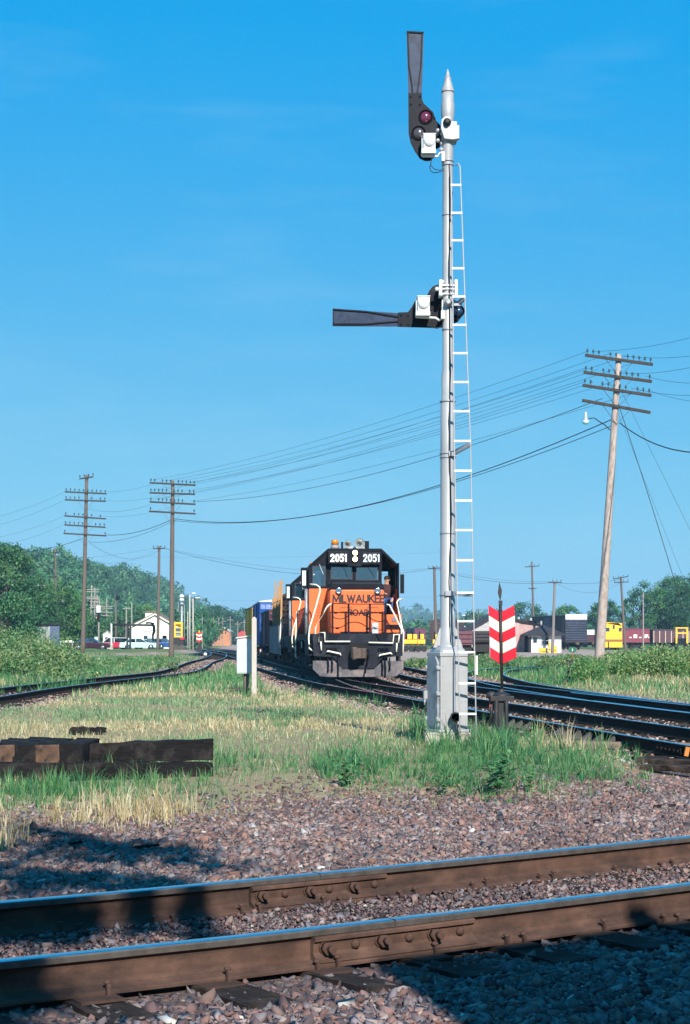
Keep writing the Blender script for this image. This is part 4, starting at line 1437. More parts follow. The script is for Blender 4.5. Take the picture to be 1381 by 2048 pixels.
# ------------------------------------------------------------------ grey junction box, marker post and planks
j0 = P(490, 1388, -0.06)
JS = FPX / j0.y
jb = thing('junction_box', 'pale grey metal junction box on a short dark pedestal', 'junction box', j0)
def jx(px): return (px - 490) / JS
def jz(py): return EYE - (py - HORIZ) / JS - j0.z
b = MB()
b.bx(jx(475), jx(504), -0.16, 0.18, jz(1347), jz(1277))
bxo = b.build('box_body', GREYBOX, jb, bevel=0.01)
MB().prism([(jx(473), jz(1277)), (jx(506), jz(1272.5)), (jx(506), jz(1270)), (jx(473), jz(1274.5))], 'y', -0.20, 0.22).build('box_lid', GREYBOX, jb)
MB().bx(jx(478), jx(503), -0.172, -0.160, jz(1344), jz(1281)).build('box_door', GREYBOX, jb)
MB().bx(jx(474), jx(476), -0.12, 0.12, jz(1340), jz(1285)).build('hinge', SILVERDK, jb)
b = MB()
b.cyl((jx(492), 0.02, -0.1), (jx(493), 0.02, jz(1347)), 0.07, n=8)
b.build('pedestal', POLEW, jb)
mk = thing('marker_post', 'square bare wooden post standing against the grey junction box', 'post', P(509, 1390, -0.06))
b = MB()
hp = (1390 - 1240) / JS
b.bx(-0.06, 0.06, -0.06, 0.06, -0.3, hp)
b.build('post', POSTW, mk, bevel=0.008)
b = MB()
b._add([(-0.06, -0.06, hp), (0.06, -0.06, hp), (0.06, 0.06, hp), (-0.06, 0.06, hp), (0, 0, hp + 0.05)], [(0, 1, 4), (1, 2, 4), (2, 3, 4), (3, 0, 4)])
b.build('pointed_top', POSTW, mk)
pk = MB().box((0, 0, 0.02), (1.05, 0.24, 0.07), rz=0.06).build('plank', TIEGREY)
pk.location = P(495, 1379, -0.06)
tag(pk, 'dark plank lying on the ground at the junction box', 'plank')

# ------------------------------------------------------------------ stack of old ties and loose timber
def timber(name, p0, p1, w, h, mat, endmat, label, cat='railway tie', group='stacked old ties', seed=0, rough=0.012):
    r = random.Random(seed)
    p0, p1 = Vector(p0), Vector(p1)
    d = (p1 - p0)
    L = d.length
    mb = MB()
    nseg = 7
    vs = []
    for i in range(nseg + 1):
        t = i / nseg
        for a, c_ in ((-w / 2, -h / 2), (w / 2, -h / 2), (w / 2, h / 2), (-w / 2, h / 2)):
            vs.append((t * L + (r.uniform(-rough, rough) * 2 if i in (0, nseg) else 0), a + r.uniform(-rough, rough), c_ + r.uniform(-rough, rough)))
    fs = []
    for i in range(nseg):
        for q in range(4):
            fs.append((i * 4 + q, i * 4 + (q + 1) % 4, i * 4 + 4 + (q + 1) % 4, i * 4 + 4 + q))
    mb._add(vs, fs)
    mb.cur = 1
    mb._add([vs[k] for k in range(4)], [(3, 2, 1, 0)])
    mb._add([vs[nseg * 4 + k] for k in range(4)], [(0, 1, 2, 3)])
    o = mb.build(name, [mat, endmat], bevel=0.008)
    o.location = p0
    o.rotation_euler = d.to_track_quat('X', 'Z').to_euler()
    tag(o, label, cat, group)
    return o
TIEEND = M('split_tie_end', (0.15, 0.08, 0.047), 0.95, 0, 0.6, 22, dirt=((0.018, 0.013, 0.012), 0.6, 12), bmp=0.9, bscale=30)
TIEB = M('black_tie', (0.012, 0.011, 0.012), 0.85, 0, 0.5, 6, spec=0.08, dirt=((0.045, 0.038, 0.034), 0.28, 5), bmp=0.6, bscale=24, stretch=(1, 10, 10))
TY = 16.5
def tp(px, py, Y=TY): return PD(px, py, Y)
dirv = Vector((-0.05, 1.0, 0.0)).normalized()
def tie_away(px, py, label, seed, endm, L=1.15, dv=dirv, Y=TY, w=0.225):
    c_ = tp(px, py, Y)
    timber('railway_tie', c_, c_ + dv * L, w, 0.19, TIEB, endm, label, seed=seed)
tie_away(8, 1509, 'old tie with split orange end leftmost on the stack', 1, TIEEND)
tie_away(51, 1509, 'black ended old tie second along the top of the stack', 2, TIEB)
tie_away(97, 1509, 'old tie with split orange end third along the top of the stack', 3, TIEEND)
tie_away(141, 1508, 'short black old tie at the end of the stack top', 4, TIEB, 1.0, Vector((0.02, 1, 0)).normalized())
a_, b_ = tp(165, 1509, 17.01), tp(420, 1497, 17.33)
timber('railway_tie', a_, b_, 0.22, 0.20, TIEB, TIEB, 'long dark tie lying tilted beside the stack with one end raised', seed=5)
a_, b_ = tp(-40, 1547, 16.32), tp(135, 1545, 16.45)
timber('railway_tie', a_, b_, 0.22, 0.19, TIEB, TIEB, 'bottom tie carrying the front ends of the stack', seed=6)
a_, b_ = tp(128, 1541, 16.45), tp(415, 1540, 17.10)
timber('railway_tie', a_, b_, 0.22, 0.15, TIEB, TIEB, 'weathered tie on the ground below the long tilted tie', seed=7)
a_, b_ = tp(-60, 1533, 17.35), tp(150, 1532, 17.35)
timber('railway_tie', a_, b_, 0.22, 0.19, TIEB, TIEB, 'rear bottom tie under the stack hidden behind the front one', seed=8)
a_, b_ = PD(136, 1463, 24.2), PD(206, 1459, 24.3)
timber('timber_chunk', a_, b_, 0.2, 0.09, TIEB, TIEB, 'short charred chunk of timber lying in the grass behind the stack', 'timber', None, 9, 0.03)
a_, b_ = P(1309, 1613, -0.17), P(1350, 1611, -0.17)
timber('stick', a_, b_, 0.03, 0.025, TIEB, TIEB, 'thin dark stick lying on the gravel near the frame edge', 'stick', None, 10, 0.004)
a_, b_ = P(1172, 1648, -0.18), P(1198, 1640, -0.18)
timber('stick', a_, b_, 0.03, 0.02, TIEB, TIEB, 'tiny dark stick lying in the gravel above the rail', 'stick', None, 11, 0.004)
for i, (pa, pb, lab) in enumerate((((75, 1678), (112, 1672), 'small dark wood splinter on gravel in the tree shade beside another'), ((272, 1694), (316, 1690), 'curved dark wood splinter on gravel in the tree shade'), ((135, 1690), (165, 1683), 'short dark wood splinter between two others on the shaded gravel'))):
    timber('wood_splinter', P(pa[0], pa[1], -0.17), P(pb[0], pb[1], -0.15), 0.03, 0.02, TIEB, TIEB, lab, 'wood splinter', None, 20 + i, 0.005)
# dark planks and joint plate against the near rail of the train track
for i, (pa, pb, lab) in enumerate((((1284, 1522), (1400, 1528), 'upper oily plank lying beside the near rail at the frame edge'), ((1292, 1533), (1420, 1540), 'lower oily plank lying beside the near rail at the frame edge'))):
    timber('plank', P(pa[0], pa[1], -0.10), P(pb[0], pb[1], -0.10), 0.24, 0.07, TIE, TIE, lab, 'plank', None, 30 + i)
# rail braces along the near rail of the train track
c = catmull(TRACKS['train'], 0.05)
d2, n2_ = normals2(c)
brm = MB().prism([(0, 0), (0.20, 0), (0.02, 0.125)], 'x', -0.05, 0.05).mesh('rail_brace')
brm.materials.append(M('brace_iron', (0.075, 0.06, 0.055), 0.85, 0, 0.3, 7))
for i, px in enumerate((1035, 1049, 1068, 1130, 1146, 1166, 1186, 1210, 1234)):
    ln = c + n2_ * 0.7525
    kk = np.argmin(np.abs(ln[:, 0] / ln[:, 1] - (px - CXP) / FPX) + (ln[:, 1] > 45) * 9)
    o = bpy.data.objects.new('rail_brace', brm)
    COL.objects.link(o)
    o.location = (ln[kk][0] + n2_[kk][0] * 0.03, ln[kk][1] + n2_[kk][1] * 0.03, -0.165)
    o.rotation_euler = (0, 0, math.atan2(n2_[kk][1], n2_[kk][0]) - math.pi / 2)
    tag(o, '%s triangular iron brace on the rail counting from the striped switch stand' % ('first', 'second', 'third', 'fourth', 'fifth', 'sixth', 'seventh', 'eighth', 'ninth')[i], 'rail brace', 'rail braces behind the weeds')
kk = np.argmin(np.abs(ln[:, 0] / ln[:, 1] - (1345 - CXP) / FPX) + (ln[:, 1] > 45) * 9)
jp = MB()
jp.bx(-0.45, 0.45, 0.02, 0.05, -0.13, -0.05)
for q in range(6):
    jp.sphere((-0.38 + q * 0.15, 0.055, -0.09), 0.02, 6, 4)
o = jp.build('joint_plate', DARKRAIL)
o.location = (ln[kk][0], ln[kk][1], 0)
o.rotation_euler = (0, 0, math.atan2(d2[kk][1], d2[kk][0]))
tag(o, 'bolted joint plate on the near rail at the frame edge', 'joint plate')
o = MB().box((0, 0, 0), (0.05, 0.05, 0.11), ry=0.2).build('painted_peg', M('orange_rust', (0.50, 0.17, 0.03), 0.8))
o.location = P(1374, 1503, -0.03)
tag(o, 'small orange peg beside the near rail at the frame edge', 'peg')

# ------------------------------------------------------------------ telegraph poles and wires
INS_ME = MB().lathe([(0.012, -0.10), (0.012, 0.0), (0.045, 0.005), (0.05, 0.04), (0.035, 0.07), (0.045, 0.10), (0.02, 0.13)], n=8).mesh('insulator')
INS_ME.materials.append(INSUL)
def pole(label, xb, yb, xt, yt, Y, db, arms, mat=POLEW, group='telegraph poles', name='telegraph_pole', dt=None, braces=True, ins=True, armmat=ARMW, yaw=0.0, butt=None):
    """db: butt diameter in photo pixels. arms: (photo row, left col, right col, row at right end, number of pins)"""
    S = FPX / Y
    base = PD(xb, yb, Y)
    top = PD(xt, yt, Y)
    gz_ = -0.15 if xb > 400 or Y < 140 else 0.15
    if base.z > gz_:
        base = top + (base - top) * ((top.z - gz_) / (top.z - base.z))
    root = thing(name, label, 'telegraph pole', base, group=group)
    L = top - base
    rb = db / S / 2
    rt = (dt / S / 2) if dt else rb * 0.68
    mb = MB()
    n = 12
    rr = random.Random(int(xb * 7 + yb))
    pts = [L * t - Vector((0, 0, 0)) for t in np.linspace(-0.03, 1, 12)]
    mb.tube(pts, [rb + (rt - rb) * t + rr.uniform(-0.004, 0.004) for t in np.linspace(0, 1, 12)], 12)
    mb.build('pole_shaft', mat, root)
    if butt:
        bb = MB()
        bb.tube([L * -0.032, L * butt], [rb * 1.03, rb * 1.02], 12)
        bb.build('tarred_butt', BLACKP, root)
    ends = []
    for (ya, xl, xr, yr, pins) in arms:
        A = PD(xl, ya, Y) - base
        B = PD(xr, yr, Y) - base
        off = Vector((0, -(rt + 0.05), 0))
        A, B = A + off, B + off
        A.y -= yaw * (B.x - A.x) / 2
        B.y += yaw * (B.x - A.x) / 2
        am = MB().beam(A, B, 0.10, 0.12).build('crossarm', armmat, root)
        mid = (A + B) / 2
        if braces:
            for t in (0.3, 0.7):
                q = A + (B - A) * t
                MB().beam(q + Vector((0, 0, -0.05)), mid + Vector((0, 0, -0.75 * (B - A).length / 3)), 0.03, 0.012).build('arm_brace', BLUEIRON, root)
        if ins and pins:
            prs = [t for t in np.linspace(0.03, 0.97, pins) if rr.random() < 0.86]
            for t in prs:
                q = A + (B - A) * t
                io = bpy.data.objects.new('insulator', INS_ME)
                COL.objects.link(io)
                io.parent = am
                io.location = q + Vector((0, 0, 0.16))
                k = 1.0 if S > 35 else 1.25
                io.scale = (k, k, k)
        ends.append((A + base, B + base))
    root_info = {'root': root, 'base': base, 'top': top, 'ends': ends, 'Y': Y}
    return root_info
RP = pole('pale leaning telegraph pole with four crossarms and street lamp among bushes', 1197, 1352, 1238, 709, 75.0, 21, [
    (713, 1169, 1306, 729, 12), (747, 1166, 1304, 763, 12), (773, 1164, 1303, 791, 12), (803, 1163, 1301, 825, 0)], POLEL, dt=11.5, butt=0.045, yaw=0.12)
# pole steps, knots
PL1 = pole('tallest dark telegraph pole with six crossarms beside the parked cars', 166, 1303, 174, 950, 150.0, 9.5, [
    (958, 160, 188, 954, 4), (984, 131, 214, 988, 10), (1000, 131, 213, 1003, 10), (1032, 130, 213, 1038, 10), (1050, 130, 212, 1055, 10), (1067, 128, 214, 1072, 2)], POLEW, dt=6.5)
PL2 = pole('dark telegraph pole with four crossarms rising above the white house', 343, 1316, 346, 961, 130.0, 11, [
    (966, 300, 392, 971, 12), (986, 300, 391, 989, 12), (1004, 300, 392, 1009, 12), (1023, 299, 392, 1028, 3)], POLEW, dt=7)
PL3 = pole('plain dark pole with one short crossarm between two telegraph poles', 316, 1297, 319, 1092, 200.0, 6.5, [(1097, 307, 331, 1097, 4)], POLEW, dt=5)
PL4 = pole('slim dark pole with horn brackets standing before the wooded hill', 114, 1270, 111, 1096, 190.0, 5.5, [(1106, 100, 122, 1104, 4), (1153, 107, 116, 1153, 0)], POLEW, dt=3.5)
WARM = M('weathered_pale_arm', (0.62, 0.52, 0.40), 0.9, 0, 0.15, 5)
pole('thin pole with four pale crossarms in front of the trees behind shed', 68, 1262, 73, 1167, 210.0, 4, [(1170, 51, 94, 1171, 0), (1178, 51, 93, 1179, 0), (1194, 50, 93, 1196, 0), (1202, 49, 93, 1203, 0)], POLEW, braces=False, armmat=WARM)
GREYARM = M('grey_arm', (0.30, 0.26, 0.24), 0.9, 0, 0.2, 5)
far_poles = [(125, 1270, 126, 1174, 260, 4, [(1174, 108, 144, 1174), (1211, 117, 128, 1211)]), (146, 1208, 146, 1194, 330, 2.5, [(1205, 139, 154, 1207)]),
             (97, 1262, 98, 1204, 270, 3, []),
             (181, 1283, 184, 1170, 280, 4, [(1179, 174, 199, 1179), (1183, 174, 199, 1184), (1194, 174, 200, 1194), (1197, 174, 200, 1197)]),
             (190, 1280, 190, 1175, 300, 3.2, [(1198, 180, 201, 1198), (1203, 180, 201, 1203), (1210, 180, 201, 1211), (1215, 180, 201, 1216)]),
             (195, 1280, 195, 1190, 320, 3, [(1205, 186, 206, 1206), (1212, 186, 206, 1213), (1222, 186, 206, 1223)]),
             (200, 1280, 199, 1200, 330, 3, [(1219, 191, 209, 1220), (1228, 191, 209, 1229)]),
             (214, 1285, 214, 1196, 300, 3, [(1212, 200, 226, 1213), (1216, 201, 226, 1217), (1224, 202, 226, 1225), (1231, 203, 225, 1232)]),
             (233, 1282, 232, 1193, 260, 4.5, []), (253, 1262, 253, 1214, 280, 3.5, [(1217, 246, 261, 1217)]), (264, 1275, 264, 1206, 260, 3.5, []),
             (275, 1266, 275, 1216, 340, 2.5, [(1222, 266, 284, 1222), (1229, 266, 284, 1229)]), (357, 1262, 357, 1205, 360, 2.2, [(1222, 349, 366, 1222), (1229, 349, 366, 1229)]),
             (405, 1275, 405, 1234, 330, 2.2, []), (427, 1275, 427, 1235, 420, 1.8, [(1243, 420, 434, 1243)]), (438, 1275, 438, 1236, 440, 1.8, [(1246, 431, 446, 1246)]),
             (446, 1275, 446, 1235, 450, 1.8, [(1243, 440, 453, 1243)]), (461, 1275, 461, 1233, 430, 1.8, [(1240, 454, 468, 1240)]), (476, 1275, 476, 1242, 430, 1.8, [(1248, 470, 482, 1248)]),
             (489, 1275, 489, 1238, 450, 1.8, [(1245, 482, 496, 1245)]), (432, 1275, 432, 1241, 480, 1.5, [(1246, 427, 438, 1246)])]
FAR_LABELS = ['dark far pole with one wide crossarm left of the tallest telegraph pole', 'tiny far pole top with single crossarm above the trees by the tallest pole', 'bare thin far pole behind the shed roof', 'far line pole with two pairs of crossarms just past the tallest pole', 'second far line pole past the tallest pole with four crossarms', 'third far line pole past the tallest pole with three crossarms', 'fourth far line pole past the tallest pole with two low crossarms', 'far line pole with four crossarms between white signal box pole and floodlight', 'bare far pole beside the floodlight pole', 'short far pole with one high crossarm left of the house', 'bare brown far pole at the corner of the white house', 'slim far pole with two crossarms over the house roof', 'slim far pole with two crossarms right of the dark pole above the house', 'bare slim far pole right of the light poles', 'slim far pole over the orange building wall at its near end', 'slim far pole standing over the middle of the orange building', 'slim far pole with one arm at mid orange building', 'slim far pole over the far end of the orange building', 'slim far pole between the orange building and red shed', 'slim far pole closest to the train beside the red shed', 'shortest slim far pole over the orange building']
for flab, (xb, yb, xt, yt, Y, db, arms) in zip(FAR_LABELS, far_poles):
    pole(flab, xb, yb, xt, yt, Y, db, [(a, l, r, d, 0) for a, l, r, d in arms], GREYARM if db < 4.2 else POLEW, 'slender far line poles', braces=False, ins=False, armmat=GREYARM)
RR1 = pole('dark pole with short crossarm standing just behind the locomotive', 873, 1300, 869, 1133, 230, 7.5, [(1137, 857, 883, 1136, 4)], POLEW, dt=5)
RR2 = pole('tall thin pole with two crossarms above the brick building', 1068, 1255, 1064, 1123, 260, 5, [(1134, 1050, 1079, 1132, 4), (1177, 1057, 1073, 1177, 0)], POLEW, dt=3.5)
RR3 = pole('stout grey pole with one crossarm beside the dark roofed shanty', 1106, 1290, 1110, 1162, 205, 7, [(1165, 1097, 1123, 1165, 4)], M('pole_grey', (0.20, 0.17, 0.155), 0.9, 0, 0.25, 5, stretch=(10, 10, 1)), dt=4.5)
RR4 = pole('dark pole with two crossarms behind the yellow engine', 1250, 1280, 1242, 1153, 230, 5.5, [(1158, 1226, 1257, 1153, 4), (1165, 1228, 1257, 1164, 4)], POLEW, dt=4)
pole('bare thin pole in front of the tall trees', 1287, 1268, 1287, 1185, 220, 3, [], GREYARM, braces=False)
pole('short bare stub pole behind the gabled shed', 957, 1250, 957, 1217, 240, 3, [], POLEW, braces=False)
# street lamp on the leaning pole
lampm = MB()
A = PD(1221, 860, 75) - RP['base']
B = PD(1178, 839, 75) - RP['base']
lampm.tube([A, A + Vector((-0.25, -0.05, 0.22)), (A + B) / 2 + Vector((-0.05, -0.2, 0.12)), B + Vector((0.2, -0.3, 0.03)), B + Vector((-0.05, -0.3, 0.0))], 0.022, 6)
la = lampm.build('lamp_arm', BLUEIRON, RP['root'])
lh = MB()
lc = PD(1170, 845, 75) - RP['base'] + Vector((0, -0.3, 0))
lh.lathe([(0.03, 0.42), (0.05, 0.40), (0.07, 0.16), (0.11, 0.10), (0.13, 0.06)], c=lc, n=12)
lh.build('lamp_housing', M('lamp_metal', (0.55, 0.58, 0.58), 0.4, 0.4, 0.1, 4), la)
lg = MB()
lg.sphere(lc + Vector((0, 0, 0.0)), 0.145, 12, 8, (1, 1, 0.85))
lg.build('lamp_globe', M('lamp_glass', (0.55, 0.80, 0.72), 0.15, 0, 0.05, 4), la)

def wire(pa, pb, sag, r, label, group='overhead wires', n=18):
    pa, pb = Vector(pa), Vector(pb)
    pts = []
    for i in range(n + 1):
        t = i / n
        p = pa.lerp(pb, t)
        p.z -= sag * 4 * t * (1 - t)
        pts.append(p)
    o = MB().tube(pts, r, 5).build('overhead_wire', WIRE)
    tag(o, label, 'wire', group)
    return o
def arm_at(info, k, t): 
    a, b_ = info['ends'][k]
    return a.lerp(b_, t) + Vector((0, 0, 0.2))
# open wires between the leaning pole and the pole above the house, arm by arm
wl_ = 'thin open wire strung between the leaning pole and pole above the house'
for k, ts in ((0, (0.05, 0.35, 0.6, 0.9)), (1, (0.03, 0.2, 0.75)), (2, (0.05, 0.15, 0.9)), ):
    for q, t in enumerate(ts):
        wire(arm_at(RP, k, t), arm_at(PL2, k, t), 0.55, 0.0075, '%s thin wire on the %s crossarm from leaning pole to pole above house' % (('first', 'second', 'third', 'fourth')[q], ('top', 'second', 'third')[k]), 'open wires')
wire(PD(1226, 838, 75), PD(346, 1037, 130), 1.75, 0.022, 'upper thick cable sagging from the leaning pole behind the signal mast', n=26)
wire(PD(1223, 852, 75), PD(346, 1041, 130), 1.55, 0.016, 'lower thick cable sagging from the leaning pole behind the signal mast', n=26)
wire(PD(1205, 797, 75), PD(392, 1003, 130), 1.0, 0.014, 'single cable leaving the lowest crossarm of the leaning pole', n=22)
# from the leaning pole out of the picture toward the camera side
wire(PD(1240, 846, 75), PD(1480, 895, 60), 0.6, 0.024, 'thick bundled cable leaving the leaning pole toward the frame edge')
for q, (k, t, yy) in enumerate(((0, 0.1, 640), (0, 0.5, 690), (1, 0.6, 700), (1, 0.9, 755), (2, 0.7, 780), (2, 0.98, 800))):
    wire(arm_at(RP, k, t), PD(1500, yy, 58), 0.25, 0.007, '%s thin wire from the %s crossarm of leaning pole out to the frame edge' % (('first', 'second', 'first', 'second', 'first', 'second')[q], ('top', 'second', 'third')[k]), 'open wires at the frame edge')
wire(PD(1234, 800, 75), PD(1368, 1225, 70), -0.2, 0.016, 'heavy guy wire slanting down from the leaning pole', 'guy wires')
wire(PD(1240, 775, 75), PD(1440, 1180, 72), 0.0, 0.007, 'thin guy wire slanting down from the leaning pole crossarms', 'guy wires')
wire(PD(1236, 825, 75), PD(1400, 1240, 72), 0.0, 0.006, 'thinnest guy wire slanting down from the leaning pole', 'guy wires')
# between the two tall poles and on out of frame
wire(PD(346, 1038, 130), PD(214, 1070, 150), 0.35, 0.022, 'thick cable between the two tall telegraph poles')
wire(PD(346, 1042, 130), PD(178, 1084, 150), 0.5, 0.014, 'thinner cable just below the thick one between tall poles')
wire(PD(166, 1077, 150), PD(-120, 1098, 112), 0.7, 0.022, 'thick cable leaving the tallest pole toward the frame edge')
wire(PD(174, 1018, 150), PD(300, 1010, 130), 0.35, 0.008, 'thin wire looping between middle crossarms of the tall poles')
for k in (1, 2, 3, 4):
    wire(arm_at(PL1, k, 0.1), PD(-140, 1040 + k * 18, 105), 0.5, 0.007, 'thin wire leaving the tallest pole from its %s crossarm counted from top' % ('', 'second', 'third', 'fourth', 'fifth')[k], 'open wires leaving the tallest pole')
for k, t in ((1, 0.3), (2, 0.6), (3, 0.8)):
    wire(arm_at(PL1, k, t), arm_at(PL2, min(k, 3) - 1, t), 0.45, 0.007, '%s thin open wire between the two tall telegraph poles' % ('', 'uppermost', 'middle', 'lowest')[k], 'open wires between tall poles')
wire(PD(180, 1086, 150), PD(318, 1100, 200), 1.2, 0.013, 'slack cable from the tallest pole to the plain short armed pole')
wire(PD(312, 1096, 200), PD(-60, 1122, 195), 0.6, 0.010, 'wire from the plain short armed pole passing the horn bracket pole')
wire(PD(312, 1098, 200), PD(200, 1125, 200), 0.6, 0.009, 'thin wire dropping from the plain pole toward the hillside')
wire(PD(326, 1096, 200), PD(869, 1137, 230), 1.9, 0.020, 'power cable sagging behind the train between two short armed poles', n=24)
wire(PD(328, 1095, 200), PD(872, 1135, 230), 1.5, 0.012, 'power wire just above the cable sagging behind the train', n=24)
wire(PD(869, 1137, 230), PD(1110, 1165, 205), 0.75, 0.020, 'power cable sagging behind the striped target')
wire(PD(872, 1135, 230), PD(1112, 1163, 205), 0.6, 0.012, 'power wire just above the cable behind the striped target')
wire(PD(1110, 1165, 205), PD(1242, 1158, 230), 0.35, 0.018, 'power cable passing behind the leaning pole')
wire(PD(1112, 1166, 205), PD(1240, 1166, 230), 1.2, 0.012, 'slack drop wire hanging between the shanty pole and engine pole')
for lab, yy, y2 in (('highest', 1110, 1100), ('middle', 1195, 1188), ('lowest', 1213, 1206)):
    wire(PD(300, yy + 4, 320), PD(900, y2 + 4, 320), 0.4, 0.010, lab + ' very thin far wire crossing the sky behind the train', 'far sky wires')
# ------------------------------------------------------------------ locomotive
ORANGE = M('orange_paint', (0.84, 0.145, 0.036), 0.45, 0, 0.07, 3, dirt=((0.48, 0.11, 0.045), 0.16, 4, (1.5, 1.5, 0.35)), spec=0.3)
LBLACK = M('loco_black', (0.006, 0.007, 0.013), 0.42, 0, 0.3, 3, dirt=((0.022, 0.02, 0.022), 0.12, 4), spec=0.15)
LGREY = M('grimy_underframe', (0.016, 0.018, 0.027), 0.7, 0, 0.35, 3, dirt=((0.045, 0.04, 0.04), 0.25, 3), spec=0.15)
PLOW = M('dusty_pilot', (0.10, 0.09, 0.10), 0.85, 0, 0.35, 2.5, dirt=((0.24, 0.19, 0.17), 0.42, 2.2))
HANDW = M('handrail_white', (0.84, 0.80, 0.62), 0.45, 0, 0.05, 4)
COUPL = M('coupler_rust', (0.10, 0.065, 0.05), 0.8, 0, 0.4, 8)
TRUCK = M('truck_grime', (0.020, 0.018, 0.017), 0.85, 0, 0.4, 4)
WHEELM = M('wheel_steel', (0.10, 0.085, 0.075), 0.5, 0.6, 0.2, 5)
LOGO = M('lettering_black', (0.018, 0.005, 0.004), 0.5, 0, 0.1, 4)
NUMW = emit('number_board_white', (1.0, 0.95, 0.85), 0.35, (0.85, 0.85, 0.8))
NUMG = M('number_grey_white', (0.62, 0.66, 0.70), 0.5, 0, 0.05, 4)
HEADL = emit('headlight_glow', (1.0, 0.72, 0.36), 9.0, (1, 0.9, 0.7))
CHROME = M('lamp_chrome', (0.62, 0.62, 0.64), 0.18, 1.0, 0.1, 6)
AMBER = M('amber_beacon', (0.60, 0.20, 0.01), 0.2, 0, 0.1, 6)
HORN = M('horn_aluminium', (0.58, 0.57, 0.55), 0.35, 0.7, 0.12, 6)
CABIN = M('cab_interior', (0.018, 0.02, 0.022), 0.8, 0, 0.2, 4)
PANE = glassmat('cab_glass', (0.80, 0.88, 0.95), 0.28)
PANEDK = glassmat('side_glass', (0.35, 0.42, 0.5), 0.35)

LOC0 = Vector((0.46, 58.3, 0))
LROT = math.atan(0.060)

def truck(root, yc, half=1.37, gauge=0.7525, wr=0.508, mat=TRUCK, name='truck'):
    t = MB()
    for s in (-1, 1):
        x0 = s * 1.02
        t.prism([(yc - half - 0.5, 0.55), (yc - half - 0.35, 0.85), (yc - 0.6, 0.95), (yc + 0.6, 0.95), (yc + half + 0.35, 0.85), (yc + half + 0.5, 0.55), (yc + half + 0.2, 0.42), (yc + 0.7, 0.50), (yc + 0.45, 0.33), (yc - 0.45, 0.33), (yc - 0.7, 0.50), (yc - half - 0.2, 0.42)], 'x', x0 - 0.07, x0 + 0.07)
        for a in (-half, half):
            t.bx(x0 - 0.11 + s * 0.03, x0 + 0.11 + s * 0.03, yc + a - 0.19, yc + a + 0.19, 0.36, 0.72)
        for a in (-0.32, -0.1, 0.12, 0.34):
            t.cyl((x0 + s * 0.02, yc + a, 0.38), (x0 + s * 0.02, yc + a, 0.62), 0.075, n=8)
    t.bx(-1.0, 1.0, yc - 0.3, yc + 0.3, 0.55, 0.85)
    to = t.build(name, mat, root)
    for a in (-half, half):
        for s in (-1, 1):
            w = MB()
            w.lathe([(wr + 0.028, -0.07), (wr + 0.028, -0.045), (wr, -0.038), (wr - 0.006, 0.07), (wr - 0.08, 0.068), (wr - 0.10, 0.03), (0.14, 0.02), (0.12, 0.07)], c=(0, 0, 0), n=22, axis='x')
            wo = w.build('wheel', WHEELM, to)
            wo.location = (s * gauge, yc + a, wr)
            if s < 0:
                wo.rotation_euler = (0, 0, math.pi)
        MB().cyl((-0.75, yc + a, wr), (0.75, yc + a, wr), 0.08, n=10).build('axle', mat, to)
    return to

